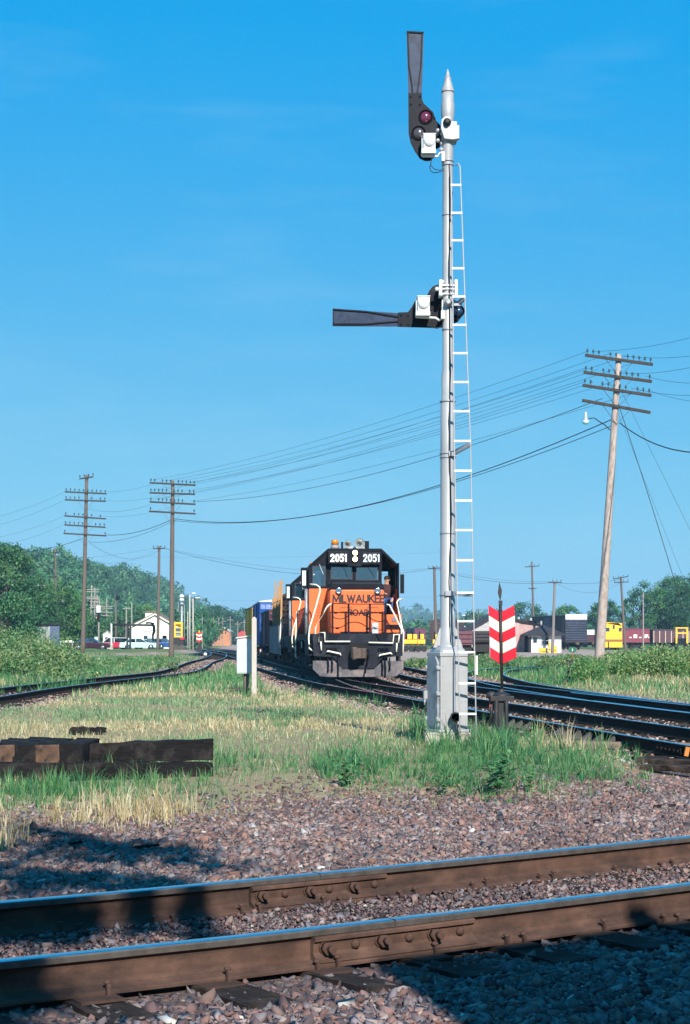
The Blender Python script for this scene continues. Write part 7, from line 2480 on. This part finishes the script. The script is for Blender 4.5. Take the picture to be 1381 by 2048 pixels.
# far silver signal and light poles
def far_mast(label, px, yt, Y, wpx, arm_px=None, mat=None, name='light_pole', cat='light pole'):
    S = FPX / Y
    top = PD(px, yt, Y)
    root = thing(name, label, cat, (top.x, Y, 0.0))
    h_ = top.z
    r = wpx / S / 2
    MB().tube([(0, 0, -0.2), (0, 0, h_ * 0.5), (0, 0, h_)], [r, r * 0.9, r * 0.75], 10).build('shaft', mat or POSTW, root)
    if arm_px:
        MB().tube([(0, 0, h_ - 0.1), (arm_px / S * 0.5, -0.1, h_ + 0.15), (arm_px / S, -0.2, h_ + 0.12)], 0.05, 6).build('lamp_arm', SILVERDK, root)
        MB().sphere((arm_px / S, -0.2, h_ + 0.08), 0.22, 10, 6, (1.6, 0.8, 0.5)).build('lamp_head', WHITEP, root)
    return root, S, h_
far_mast('taller pale light pole near the far switch stand', 380, 1188, 240, 3.2, 8)
far_mast('shorter pale light pole with lamp arm near the far switch stand', 386.5, 1197, 230, 3.2, 9)
far_mast('short pale pole left of the two light poles', 376, 1224, 240, 2.2)
fs_, S, h_ = far_mast('far silver signal mast with round heads above the yellow crane', 364, 1210, 230, 5.5, None, SILVER, 'signal_mast', 'railway signal')
for k, dz in enumerate((0.0, 0.55, 1.0)):
    MB().lathe([(0.34, dz), (0.30, dz + 0.2), (0.16, dz + 0.4)], c=(0, 0, h_), n=12).build('signal_head', WHITEP if k else SILVERDK, fs_)
MB().tube([(0.35, -0.3, 0), (0.38, -0.25, h_)], 0.04, 6).build('ladder_rail', SILVER, fs_)
fl_, S, h_ = far_mast('dark floodlight pole with round black head by the hut', 232, 1197, 255, 4.2, None, POLEW)
MB().lathe([(0.28, -0.2), (0.34, 0.0), (0.28, 0.2)], c=(0.32, -0.2, h_ + 0.1), n=14, axis='y').build('floodlight', BLACKP, fl_)
fl_, S, h_ = far_mast('pole carrying a white signal box and orange lamp near the hut', 198, 1222, 230, 3.5, None, GREYARM)
MB().bx(-0.25, 0.25, -0.3, 0.0, h_ - 0.2, h_ + 0.7).build('white_box', WHITEP, fl_)
MB().bx(-0.18, 0.18, -0.4, -0.1, h_ - 1.3, h_ - 0.3).build('lamp_body', BLACKP, fl_)
MB().sphere((-0.25, -0.3, h_ - 0.9), 0.12, 8, 6).build('orange_lamp', M('orange_lens', (0.75, 0.28, 0.03), 0.4), fl_)
MB().bx(-0.55, -0.1, -0.2, -0.1, h_ - 3.9, h_ - 3.4).build('notice_plate', M('pale_green_plate', (0.5, 0.62, 0.45), 0.6), fl_)
far_mast('slim aerial pole with small lamp in the yard sky', 867.5, 1215, 330, 1.6, None, SILVERDK)
far_mast('yard lamp pole with white lamp above the gondola car', 928, 1232, 330, 1.6, 0.1, SILVERDK)
# far buildings down the line
def far_block(label, px0, px1, yt, yb, Y, wallm, roofm, yr):
    r0, w, a, b_ = gable_house('far_building', label, px0, px1, yt, yr, Y, 10, wallm, roofm, zbase=0.0)
    return r0
far_block('low far orange building with grey roof at the end of the line', 424, 460, 1262, 1275, 520, M('orange_brick', (0.48, 0.20, 0.09), 0.9, 0, 0.2, 0.6), M('far_grey_roof', (0.45, 0.40, 0.42), 0.8), 1253)
far_block('far red shed beyond the orange building', 476, 496, 1264, 1275, 540, M('far_red', (0.45, 0.05, 0.04), 0.8, 0, 0.2, 0.6), SHINGLE, 1258)
far_block('pale far building poking out behind the gondola car', 914, 932, 1255, 1275, 330, WWASH, ROOFW, 1249)
far_block('white far storage building behind the shanty roof', 1090, 1106, 1250, 1275, 300, WHITEP, WHITEP, 1241)

# ------------------------------------------------------------------ parked cars
TYRE = M('tyre', (0.015, 0.015, 0.016), 0.85, 0, 0.2, 8)
HUB = M('hubcap', (0.5, 0.5, 0.5), 0.25, 0.9, 0.1, 8)
BUMP = M('chrome_bumper', (0.6, 0.6, 0.6), 0.15, 1.0, 0.05, 4)
CARGL = glassmat('car_glass', (0.30, 0.38, 0.45), 0.4)
def car(label, px, Y, rz, paint, roofm=None, wagon=False, L=4.9, z0=0.2, lamp=False):
    S = FPX / Y
    root = thing('parked_car', label, 'car', ((px - CXP) / S, Y, z0), rz, 'cars parked in front of the house')
    W = 1.8
    bd = MB()
    low = [(-L / 2, 0.42), (-L / 2 + 0.05, 0.25), (L / 2 - 0.08, 0.25), (L / 2, 0.42), (L / 2 - 0.02, 0.72), (L / 2 - 0.3, 0.80), (0.9, 0.88), (-1.3, 0.92), (-L / 2 + 0.1, 0.88)]
    bd.prism(low, 'y', -W / 2, W / 2)
    bo = bd.build('car_body', paint, root, bevel=0.06)
    if wagon:
        top = [(-L / 2 + 0.12, 0.90), (-L / 2 + 0.35, 1.42), (0.35, 1.46), (1.05, 0.90)]
    else:
        top = [(-1.75, 0.90), (-1.15, 1.34), (0.25, 1.37), (1.0, 0.90)]
    gl = MB()
    gl.prism(top, 'y', -W / 2 + 0.10, W / 2 - 0.10)
    gl.build('window_glass', CARGL, root)
    rf_ = MB()
    a, b_ = top[1], top[2]
    rf_.prism([(a[0] - 0.05, a[1]), (b_[0] + 0.05, b_[1]), (b_[0], b_[1] + 0.06), (a[0], a[1] + 0.06)], 'y', -W / 2 + 0.08, W / 2 - 0.08)
    rf_.build('roof', roofm or paint, root, bevel=0.02)
    for (xa, xb) in ((top[0], top[1]), (top[3], top[2])):
        for s in (-1, 1):
            MB().beam((xa[0], s * (W / 2 - 0.095), xa[1]), (xb[0], s * (W / 2 - 0.095), xb[1]), 0.05, 0.09, (0, 1, 0)).build('pillar', roofm or paint, root)
    for s in (-1, 1):
        MB().bx(-0.45, -0.36, s * (W / 2 - 0.095) - 0.012, s * (W / 2 - 0.095) + 0.012, 0.9, a[1]).build('pillar', roofm or paint, root)
    for s in (-1, 1):
        MB().bx(s * L / 2 - 0.06, s * L / 2 + 0.06, -W / 2 + 0.02, W / 2 - 0.02, 0.40, 0.52).build('bumper', BUMP, root)
    for xx in (-L * 0.29, L * 0.30):
        for s in (-1, 1):
            w = MB().lathe([(0.27, -0.09), (0.33, -0.07), (0.33, 0.07), (0.27, 0.09), (0.2, 0.085)], c=(xx, s * (W / 2 - 0.06), 0.33), n=16, axis='y').build('wheel', TYRE, root)
            MB().lathe([(0.19, -0.02), (0.16, s * 0.03), (0.04, s * 0.04)], c=(xx, s * (W / 2 + 0.03), 0.33), n=12, axis='y').build('hubcap', HUB, w)
    if wagon:
        MB().bx(-L / 2 + 0.2, L / 2 - 0.4, -W / 2 - 0.012, -W / 2 + 0.0, 0.52, 0.60).build('side_stripe', WHITEP, root)
    if lamp:
        for s in (-0.6, 0.6):
            MB().sphere((L / 2, s, 0.62), 0.10, 8, 6).build('headlamp', M('amber_lamp', (0.85, 0.5, 0.15), 0.3), root)
    return root
car('dark maroon sedan parked beside the tallest telegraph pole', 183, 210, 0.0, M('car_maroon', (0.035, 0.008, 0.018), 0.3, 0, 0.1, 3), M('car_blue_roof', (0.02, 0.05, 0.16), 0.3), lamp=True)
car('red station wagon with white roof parked behind the maroon sedan', 224, 221, math.pi, M('car_red', (0.48, 0.02, 0.05), 0.3, 0, 0.08, 3), WHITEP, True, 5.1)
car('dark purple sedan between the wagon and turquoise car', 256, 228, 0.4, M('car_purple', (0.05, 0.015, 0.05), 0.3, 0, 0.1, 3))
car('pale turquoise sedan parked in front of the white house', 278, 219, 0.15, M('car_turquoise', (0.45, 0.72, 0.66), 0.3, 0, 0.08, 3))
car('bright blue sedan parked in front of the house window', 301, 226, math.pi + 0.1, M('car_blue', (0.015, 0.07, 0.24), 0.3, 0, 0.1, 3))
car('dark teal sedan half hidden behind the plain pole', 330, 232, 0.1, M('car_teal', (0.01, 0.05, 0.09), 0.3, 0, 0.1, 3))
gr = thing('guard_rail', 'pale horizontal guard rail beside the grey shed', 'guard rail', PD(133, 1283, 175))
MB().bx(-0.75, 0.75, -0.05, 0.05, -0.10, 0.12).build('rail_beam', WHITEP, gr)
for s in (-0.6, 0.6):
    MB().bx(s - 0.06, s + 0.06, 0.05, 0.15, -1.2, 0.05).build('post', GREYW, gr)
# round white lamps low by the switch
for (px, py, Y, lab, mt_) in ((411, 1309, 150, 'small white round switch lamp beside the converging tracks', WHITEP), (523, 1302, 112, 'small red and white switch lamp beside the train wheels', RED)):
    p = PD(px, py, Y)
    lr = thing('switch_lamp', lab, 'lamp', (p.x, p.y, -0.2))
    MB().cyl((0, 0, 0), (0, 0, p.z + 0.1), 0.06, n=8).build('stem', BLUEIRON, lr)
    MB().lathe([(0.06, 0.16), (0.15, 0.10), (0.15, -0.10), (0.06, -0.14)], c=(0, 0, p.z + 0.2), n=12).build('lamp_body', mt_, lr)
    MB().lathe([(0.10, -0.14), (0.10, -0.18), (0.03, -0.2)], c=(0, 0, p.z + 0.2), n=12, axis='y').build('lens', WHITEP, lr)

# ------------------------------------------------------------------ foliage
leafmat('leaf', 0.22, 0.6)
LEAFG = np.array([(0.040, 0.125, 0.055), (0.055, 0.155, 0.065), (0.030, 0.10, 0.05), (0.085, 0.185, 0.07)])
def leaf_quads(pts, size, col, flat=0.0):
    n = len(pts)
    R = rotmats(n, 0.9)
    q = np.array([(-0.5, 0, 0), (0, -0.32, 0.06), (0.5, 0, 0), (0, 0.32, 0.06)])
    v = q[None] * (size[:, None, None] if np.ndim(size) else size)
    v = np.einsum('nij,nkj->nki', R, v) + pts[:, None, :]
    f = np.arange(n * 4).reshape(n, 4)
    return v.reshape(-1, 3), f, np.repeat(col, 4, 0)
def crown_points(seed, w, h, z0, nclump, nleaf, rc, shape='oak'):
    r = np.random.default_rng(seed)
    P_, C_ = [], []
    tone = r.uniform(0.8, 1.2)
    for k in range(nclump):
        t = r.random() ** 0.8
        z = z0 + h * t
        prof = np.sin(np.pi * (0.12 + 0.85 * t)) ** 0.65 if shape == 'oak' else (0.55 + 0.45 * np.sin(np.pi * t))
        a = r.uniform(0, 2 * np.pi)
        rad = w / 2 * prof * r.uniform(0.25, 1.0) ** 0.5
        c_ = np.array((np.cos(a) * rad, np.sin(a) * rad, z))
        rr_ = rc * r.uniform(0.6, 1.35)
        d = r.normal(0, 1, (nleaf, 3))
        d /= np.linalg.norm(d, axis=1)[:, None]
        p = c_ + d * rr_ * (r.random((nleaf, 1)) ** 0.45) * np.array((1.1, 1.1, 0.8))
        cc = LEAFG[r.integers(0, 4)] * tone * r.uniform(0.8, 1.25)
        P_.append(p)
        C_.append(np.repeat(cc[None], nleaf, 0) * r.uniform(0.8, 1.2, (nleaf, 1)))
    return np.concatenate(P_), np.concatenate(C_)
BARK = M('bark', (0.07, 0.055, 0.045), 0.95, 0, 0.3, 3, bmp=0.6, bscale=10, stretch=(5, 5, 1))
def tree(label, px, ytop, Y, w, seed, nclump=60, nleaf=60, leaf=0.3, rc=0.9, zb=0.0, trunk_h=0.25, group=None, tint=(1, 1, 1), shape='oak', bottom=None):
    top = PD(px, ytop, Y)
    H = top.z - zb
    root = thing('tree', label, 'tree', (top.x, Y, zb), group=group)
    z0 = H * trunk_h if bottom is None else bottom
    p, c_ = crown_points(seed, w, H - z0 - rc * 0.5, z0 + rc * 0.3, nclump, nleaf, rc, shape)
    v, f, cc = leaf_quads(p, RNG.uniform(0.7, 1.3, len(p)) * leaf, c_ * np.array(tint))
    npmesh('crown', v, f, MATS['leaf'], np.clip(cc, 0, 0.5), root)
    r = random.Random(seed)
    tb = MB()
    tr = max(0.12, w * 0.035)
    tb.tube([(0, 0, -0.2), (r.uniform(-0.2, 0.2), 0, H * 0.3), (r.uniform(-0.3, 0.3), 0, H * 0.6), (r.uniform(-0.3, 0.3), 0, H * 0.85)], [tr, tr * 0.8, tr * 0.5, tr * 0.2], 8)
    for q in range(7):
        a = r.uniform(0, 6.28)
        z1_ = H * r.uniform(0.25, 0.65)
        e = Vector((math.cos(a) * w * 0.38, math.sin(a) * w * 0.38, z1_ + H * 0.2))
        tb.tube([(0, 0, z1_), e * 0.5 + Vector((0, 0, z1_ * 0.5)), e], [tr * 0.4, tr * 0.25, tr * 0.08], 6)
    tb.build('trunk', BARK, root)
    return root
# trees behind the shed
tg = 'tall trees behind the shed'
tree('tallest dark leafy tree at the frame edge behind the shed', 8, 1092, 165, 8.0, 1, 120, 90, 0.26, 1.0, 0.2, 0.08, tg)
tree('leafy tree filling the space beside the tallest one', 42, 1140, 172, 6.5, 2, 95, 80, 0.26, 0.95, 0.2, 0.06, tg)
tree('lower bushy tree right behind the shed roof', 75, 1172, 182, 6.0, 3, 80, 80, 0.26, 0.9, 0.2, 0.05, tg)
tree('shaded tree low behind the bushes at frame edge', 20, 1190, 150, 6.0, 4, 70, 80, 0.24, 0.9, 0.1, 0.05, tg)
tree('bright green rounded tree on the slope behind the shed poles', 118, 1168, 230, 7.5, 5, 90, 70, 0.3, 1.1, 0.2, 0.05, tg, (1.35, 1.25, 0.9))
tree('dark shrubby tree beside the tallest telegraph pole', 150, 1215, 235, 7.0, 6, 70, 70, 0.3, 1.0, 0.2, 0.03, tg)
tree('low shrubby tree between pole rows before the hut', 180, 1235, 245, 6.0, 7, 60, 60, 0.3, 0.9, 0.2, 0.02, tg)
tree('shrubby tree left of the white house', 245, 1232, 290, 7.0, 8, 60, 60, 0.34, 1.0, 0.2, 0.02, tg)
tree('bright shrubby tree behind the house roof', 285, 1212, 330, 9.0, 9, 70, 60, 0.4, 1.2, 0.2, 0.02, tg, (1.3, 1.2, 0.9))
tree('round tree beyond the pale light poles', 400, 1222, 420, 9.0, 10, 70, 60, 0.45, 1.3, 0.0, 0.03, 'trees down the line', (1.1, 1.15, 0.9))
for i, (px, yt, Y, w, lab) in enumerate(((392, 1238, 400, 8, 'low tree just right of the light poles'), (425, 1210, 560, 11, 'dark tall tree standing over the far line of poles'), (443, 1214, 600, 11, 'dark tree beside the tallest one over the far line'),
                                    (470, 1222, 640, 14, 'wide dark tree toward the train above far poles'), (492, 1219, 660, 12, 'dark tree nearest to the train roof above far poles'), (418, 1232, 450, 9, 'mid sized tree below the dark pair down the line'))):
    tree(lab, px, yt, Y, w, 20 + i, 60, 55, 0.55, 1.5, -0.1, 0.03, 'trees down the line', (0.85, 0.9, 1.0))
# trees on the other side of the yard
rg = 'trees beyond the yard'
tree('tall full leafy tree at the frame edge beyond the boxcars', 1395, 1148, 340, 13, 40, 170, 80, 0.36, 1.4, 0, 0.04, rg)
tree('full leafy tree with rounded top beyond the boxcars', 1345, 1156, 350, 11, 41, 150, 80, 0.36, 1.3, 0, 0.05, rg)
tree('lighter green middle tree in the clump beyond the boxcars', 1322, 1180, 345, 8, 42, 80, 70, 0.36, 1.1, 0, 0.05, rg, (1.2, 1.2, 0.95))
tree('open branched tree at the near side of the clump by yellow engine', 1283, 1164, 340, 7.0, 43, 46, 60, 0.36, 0.95, 0, 0.22, rg)
tree('small ragged tree reaching out from the clump toward the poles', 1266, 1186, 342, 4.5, 44, 26, 50, 0.36, 0.8, 0, 0.35, rg)
tree('round tree above the brick building roof', 1052, 1206, 420, 10, 45, 75, 60, 0.42, 1.2, 0, 0.05, rg, (0.9, 1, 1.05))
tree('low spreading tree above the blue boxcar', 1137, 1213, 400, 9, 46, 55, 55, 0.42, 1.1, 0, 0.1, rg, (1.05, 1.1, 0.95))
tree('dark round tree right behind the leaning pole', 1214, 1204, 380, 8.5, 47, 70, 60, 0.42, 1.1, 0, 0.1, rg, (0.8, 0.85, 0.9))
tree('small tree beside the leaning pole above the yellow engine', 1190, 1212, 385, 4.5, 48, 26, 50, 0.42, 0.8, 0, 0.15, rg)
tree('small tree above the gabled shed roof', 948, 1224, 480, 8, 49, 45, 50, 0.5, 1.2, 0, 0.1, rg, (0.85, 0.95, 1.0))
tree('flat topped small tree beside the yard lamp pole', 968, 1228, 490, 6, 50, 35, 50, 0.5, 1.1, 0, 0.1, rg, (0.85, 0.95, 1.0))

# hills ------------------------------------------------------------
HILLM, nt, b = new_mat('wooded_hill')
nn = noise(nt, 0.06, 6, 0.7)
o_ = mixc(nt, ramp(nt, nn, 0.35, 0.65), (0.030, 0.075, 0.028), (0.075, 0.14, 0.05))
nt.links.new(o_, b.inputs['Base Color'])
b.inputs['Roughness'].default_value = 0.95
def hill(name, ridge, back, front, seed, mat, drop=0.0):
    """ridge: (photo col, photo row, distance); the slope falls to the plain in front of and behind it"""
    ks = np.linspace(0, len(ridge) - 1, 60)
    R = np.array([tuple(PD(*q)) for q in ridge])
    R[:, 2] -= drop
    rid = np.stack([np.interp(ks, range(len(ridge)), R[:, i]) for i in range(3)], -1)
    T = np.linspace(-1, 1, 25)
    vs = np.zeros((60, 25, 3))
    for j, t in enumerate(T):
        d = t * (back if t > 0 else front)
        s = 0.5 + 0.5 * np.cos(np.pi * t)
        dirn = rid[:, :2] / np.linalg.norm(rid[:, :2], axis=1)[:, None]
        vs[:, j, :2] = rid[:, :2] + dirn * d
        vs[:, j, 2] = -0.5 + (rid[:, 2] + 0.5) * s * (1 + 0.12 * (fbm(vs[:, j, 0], vs[:, j, 1], 60, seed) - 0.5) * (abs(t) > 0.05))
    ii = np.arange(60 * 25).reshape(60, 25)
    f = np.stack([ii[:-1, :-1], ii[:-1, 1:], ii[1:, 1:], ii[1:, :-1]], -1).reshape(-1, 4)
    o = npmesh(name, vs.reshape(-1, 3), f, mat, smooth=True)
    tag(o, kind='structure')
    return vs
RIDGE = [(-420, 1075, 520), (-150, 1085, 560), (0, 1105, 620), (70, 1122, 680), (130, 1133, 760), (200, 1142, 850), (250, 1150, 950), (300, 1178, 1050), (345, 1196, 1150), (380, 1212, 1280), (420, 1232, 1400), (470, 1255, 1500)]
H1 = hill('hill', RIDGE, 250, 300, 3, HILLM, 9.5)
FARR = [(430, 1262, 2600), (520, 1245, 2600), (640, 1238, 2600), (790, 1229, 2600), (830, 1236, 2500), (870, 1244, 2500), (920, 1240, 2500), (1000, 1250, 2600), (1100, 1250, 2600), (1250, 1248, 2600), (1400, 1240, 2600), (1700, 1240, 2600)]
H2 = hill('far_hill', FARR, 500, 500, 5, HILLM, 10.0)
# wood on the near hill: many crowns of a few kinds, one mass
def wood(name, label, surf, n, jr, seed, cw, tint=(1, 1, 1), nclump=14, nleaf=26, leaf=1.0, rc=1.5, maxpx=560, tmax=15):
    r = np.random.default_rng(seed)
    var = []
    for k in range(6):
        p, c_ = crown_points(100 + seed + k, cw, cw * 0.85, 0.5, nclump, nleaf, rc)
        v, f, cc = leaf_quads(p, r.uniform(0.7, 1.3, len(p)) * leaf, c_)
        var.append((v, cc))
    V, C = [], []
    k = 0
    while k < n:
        i, j = r.integers(0, surf.shape[0]), int(r.integers(0, tmax))
        q = surf[i, j] + np.array((r.uniform(-jr, jr), r.uniform(-jr, jr), 0))
        px = CXP + q[0] / q[1] * FPX
        if q[1] < 40 or px < -150 or px > maxpx:
            k += 1
            continue
        v, cc = var[r.integers(0, 6)]
        a = r.uniform(0, 6.28)
        s = r.uniform(0.65, 1.35)
        R = np.array(((np.cos(a), -np.sin(a), 0), (np.sin(a), np.cos(a), 0), (0, 0, r.uniform(0.85, 1.25))))
        V.append(v @ R.T * s + q)
        tone = r.choice([0.75, 0.9, 1.0, 1.15, 1.45], p=[0.2, 0.25, 0.25, 0.2, 0.1])
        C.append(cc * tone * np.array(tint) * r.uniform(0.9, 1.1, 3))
        k += 1
    V = np.concatenate(V)
    C = np.concatenate(C)
    o = npmesh(name, V, np.arange(len(V)).reshape(-1, 4), MATS['leaf'], np.clip(C, 0, 0.5))
    tag(o, label, 'woodland', kind='stuff')
wood('hillside_wood', 'dense green woodland covering the hillside', H1, 1500, 16, 1, 9.0, (1.05, 1.05, 1.0), 14, 24, 1.0, 1.9)
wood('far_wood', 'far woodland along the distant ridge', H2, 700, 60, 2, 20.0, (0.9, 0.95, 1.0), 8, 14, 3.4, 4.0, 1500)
# low green belt at the foot of the far plain
def belt(name, label, px0, px1, y0, y1, n, w, hmin, hmax, seed, tint=(1, 1, 1), leaf=0.8):
    r = np.random.default_rng(seed)
    V, C = [], []
    for k in range(n):
        Y_ = r.uniform(y0, y1)
        px = r.uniform(px0, px1)
        hh = r.uniform(hmin, hmax)
        p, c_ = crown_points(seed * 50 + k % 7, w * r.uniform(0.7, 1.3), hh, 0.2, 9, 22, w * 0.2)
        v, f, cc = leaf_quads(p, r.uniform(0.7, 1.3, len(p)) * leaf, c_)
        V.append(v + np.array(((px - CXP) / FPX * Y_, Y_, -0.2)))
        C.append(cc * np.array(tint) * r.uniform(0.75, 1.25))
    V = np.concatenate(V); C = np.concatenate(C)
    o = npmesh(name, V, np.arange(len(V)).reshape(-1, 4), MATS['leaf'], np.clip(C, 0, 0.5))
    tag(o, label, 'woodland', kind='stuff')
belt('tree_belt', 'low belt of scrub trees at the foot of the wooded hill', -60, 400, 300, 420, 170, 8, 3.5, 7, 3)
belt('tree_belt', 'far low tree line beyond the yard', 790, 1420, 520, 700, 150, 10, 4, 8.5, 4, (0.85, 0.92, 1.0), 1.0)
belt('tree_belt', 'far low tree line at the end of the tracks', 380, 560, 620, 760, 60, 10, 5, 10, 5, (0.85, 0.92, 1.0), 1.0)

# thickets of weeds -------------------------------------------------
def thicket(name, label, boxes, n, seed, leaf=0.07, tint=(1, 1, 1)):
    """boxes: mounds (x, y, radius x, radius y, height)"""
    r = np.random.default_rng(seed)
    P_, C_ = [], []
    wgt = np.array([b_[2] * b_[3] * b_[4] for b_ in boxes])
    cnt = (n * wgt / wgt.sum()).astype(int)
    for (x, y, rx, ry_, h_), m_ in zip(boxes, cnt):
        # stems as sprays of leaves
        k = max(3, m_ // 26)
        a = r.uniform(0, 2 * np.pi, k)
        rad = np.sqrt(r.random(k))
        bx_, by_ = x + np.cos(a) * rad * rx, y + np.sin(a) * rad * ry_
        hh = h_ * np.sqrt(np.clip(1 - 0.8 * rad ** 2, 0.08, 1)) * r.uniform(0.75, 1.2, k)
        t = r.random((k, 26)) ** 0.7
        lean = r.normal(0, 0.22, (k, 1, 2))
        pz = hh[:, None] * t
        pxy = np.stack([bx_, by_], -1)[:, None, :] + lean * pz[:, :, None] + r.normal(0, 0.09, (k, 26, 2)) * (0.4 + 0.6 * h_)
        p = np.concatenate([pxy, (pz - 0.12)[:, :, None] + r.normal(0, 0.03, (k, 26, 1))], -1).reshape(-1, 3)
        c0 = np.array([(0.10, 0.21, 0.07), (0.15, 0.26, 0.10), (0.07, 0.17, 0.06), (0.21, 0.30, 0.14), (0.24, 0.28, 0.11)])[r.integers(0, 5, k)] * r.uniform(0.75, 1.2, (k, 1))
        P_.append(p)
        C_.append(np.repeat(c0, 26, 0) * r.uniform(0.8, 1.2, (k * 26, 1)))
    p = np.concatenate(P_)
    p[:, 2] += 0
    c_ = np.concatenate(C_) * np.array(tint)
    v, f, cc = leaf_quads(p, r.uniform(0.6, 1.4, len(p)) * leaf, c_)
    o = npmesh(name, v, f, MATS['leaf'], np.clip(cc, 0, 0.6))
    tag(o, label, 'undergrowth', kind='stuff')
rt = []
r = random.Random(9)
for k in range(42):
    Y_ = r.uniform(61, 80)
    px = r.uniform(1215, 1500)
    hgt = np.interp(px, [1205, 1250, 1300, 1400], [0.70, 1.0, 1.08, 1.12]) * r.uniform(0.75, 1.05)
    rt.append(((px - CXP) / FPX * Y_, Y_, r.uniform(0.6, 1.3), r.uniform(0.6, 1.3), hgt))
thicket('undergrowth', 'dense weedy thicket around the foot of the leaning pole', rt, 110000, 1, 0.085, (1.15, 1.12, 1.0))
rt = []
for k in range(40):
    Y_ = r.uniform(62, 95)
    px = r.uniform(-90, 150)
    hgt = np.interp(px, [-50, 40, 110, 150], [2.0, 1.85, 1.35, 0.6]) * r.uniform(0.8, 1.05) * np.interp(Y_, [62, 75, 95], [0.55, 0.95, 1.1])
    rt.append(((px - CXP) / FPX * Y_, Y_, r.uniform(0.8, 1.5), r.uniform(0.8, 1.5), hgt))
for k in range(26):
    Y_ = r.uniform(80, 128)
    px = r.uniform(60, 330)
    rt.append(((px - CXP) / FPX * Y_, Y_, r.uniform(0.6, 1.2), r.uniform(0.6, 1.2), r.uniform(0.25, 0.6)))
thicket('undergrowth', 'dense weedy bushes in front of the grey shed', rt, 110000, 2, 0.10)
rt = []
for k in range(30):
    Y_ = r.uniform(85, 120)
    px = r.uniform(815, 1180)
    rt.append(((px - CXP) / FPX * Y_, Y_, r.uniform(0.7, 1.4), r.uniform(0.7, 1.4), r.uniform(0.3, 0.6)))
thicket('undergrowth', 'low green growth between the tracks and the yard', rt, 26000, 3, 0.10)
sprout = []
for k in range(14):
    px = r.uniform(1150, 1200)
    Y_ = r.uniform(56, 64)
    sprout.append(((px - CXP) / FPX * Y_, Y_, 0.3, 0.3, r.uniform(0.5, 1.0)))
thicket('undergrowth', 'tall grassy weeds between green switch target and leaning pole', sprout, 9000, 4, 0.07, (0.8, 1.0, 0.8))

# ------------------------------------------------------------------ what stands behind the camera and throws the shade
def sunward(p, h):
    """point at height h whose shadow falls on p"""
    k = (h - p.z) / SUN_DIR.z
    return p + SUN_DIR * k
DEPOT = thing('depot_building', 'brick depot building standing behind the photographer', 'building', (0, 0, -0.2))
eh = 4.3
A_ = sunward(P(748, 1922, -0.17), eh)
E_ = sunward(P(1500, 1818, -0.14), eh)
dv = (E_ - A_)
dv.z = 0
ang = math.atan2(dv.y, dv.x)
DEPOT.location = (A_.x, A_.y, -0.2)
DEPOT.rotation_euler = (0, 0, ang)
MB().bx(0.0, 26, -8, -0.02, -0.2, eh + 0.0).build('wall', BRICK, DEPOT)
MB().bx(0.0, 26.2, -8.2, 0.0, eh + 0.001, eh + 0.2).build('roof', SHINGLE, DEPOT)
q = sunward(P(1283, 1806, -0.06), eh + 0.62)
MB().bx(0, 0.14, -0.4, 0, 0, 0.62).build('chimney_stub', BRICK, DEPOT).location = DEPOT.matrix_basis.inverted() @ Vector((q.x - 0.07, q.y, eh))
# branches of a tree overhanging behind the photographer
rr = np.random.default_rng(77)
pts, cols = [], []
def shade_spray(px0, py0, px1, py1, n, spread, z=-0.17, h0=5.5, h1=7.5):
    a, b_ = P(px0, py0, z), P(px1, py1, z)
    for k in range(n):
        t = rr.random()
        g0 = a.lerp(b_, t)
        p = sunward(g0, rr.uniform(h0, h1))
        pts.append((p.x + rr.normal(0, spread), p.y + rr.normal(0, spread), p.z + rr.normal(0, spread)))
shade_spray(-60, 1700, 330, 1705, 260, 0.20)
shade_spray(40, 1665, 470, 1735, 300, 0.11)
shade_spray(40, 1745, 350, 1768, 380, 0.11)
shade_spray(150, 1690, 440, 1700, 150, 0.09)
shade_spray(-40, 1735, 120, 1775, 160, 0.12)
shade_spray(-40, 1860, 130, 1850, 420, 0.14, -0.15)
shade_spray(70, 1815, 140, 1845, 200, 0.08, -0.08)
shade_spray(275, 1800, 300, 1835, 90, 0.05, -0.08)
shade_spray(390, 1795, 420, 1850, 110, 0.05, -0.08)
shade_spray(-60, 1960, 40, 1985, 200, 0.12, -0.1)
pts = np.array(pts)
cc = LEAFG[rr.integers(0, 4, len(pts))]
v, f, cc = leaf_quads(pts, rr.uniform(0.10, 0.22, len(pts)), cc)
ot = thing('tree', 'leafy tree overhanging behind the photographer', 'tree', (0, 0, -0.2))
o = npmesh('crown', v - np.array((0, 0, -0.2)), f, MATS['leaf'], cc, ot)
tb = MB()
c0 = Vector(pts.mean(0))
bt_ = Vector((c0.x - 3.0, c0.y - 5.0, -0.2))
tb.tube([bt_, bt_ + Vector((0.2, 0.3, 3.0)), bt_.lerp(c0, 0.5) + Vector((0, 0, 2.2)), c0], [0.22, 0.18, 0.10, 0.03], 8)
for k in range(10):
    e = Vector(pts[rr.integers(0, len(pts))])
    m_ = bt_.lerp(c0, 0.55) + Vector((0, 0, 2.3))
    tb.tube([m_, m_.lerp(e, 0.5) + Vector((0, 0, 0.3)), e], [0.05, 0.035, 0.012], 6)
o = tb.build('trunk', BARK, ot)
o.location = (0, 0, 0.2)

# ------------------------------------------------------------------ summer haze over the valley
hz = MB().bx(-1600, 1600, -70, 3600, -3.0, 95).build('haze', [])
m, nt, b = new_mat('haze_volume')
nt.nodes.remove(b)
pv = nt.nodes.new('ShaderNodeVolumePrincipled')
pv.inputs['Color'].default_value = (0.50, 0.78, 1.0, 1)
pv.inputs['Density'].default_value = 0.00023
pv.inputs['Anisotropy'].default_value = 0.0
nt.links.new(pv.outputs[0], nt.nodes['Material Output'].inputs['Volume'])
hz.data.materials.append(m)
tag(hz, kind='stuff')
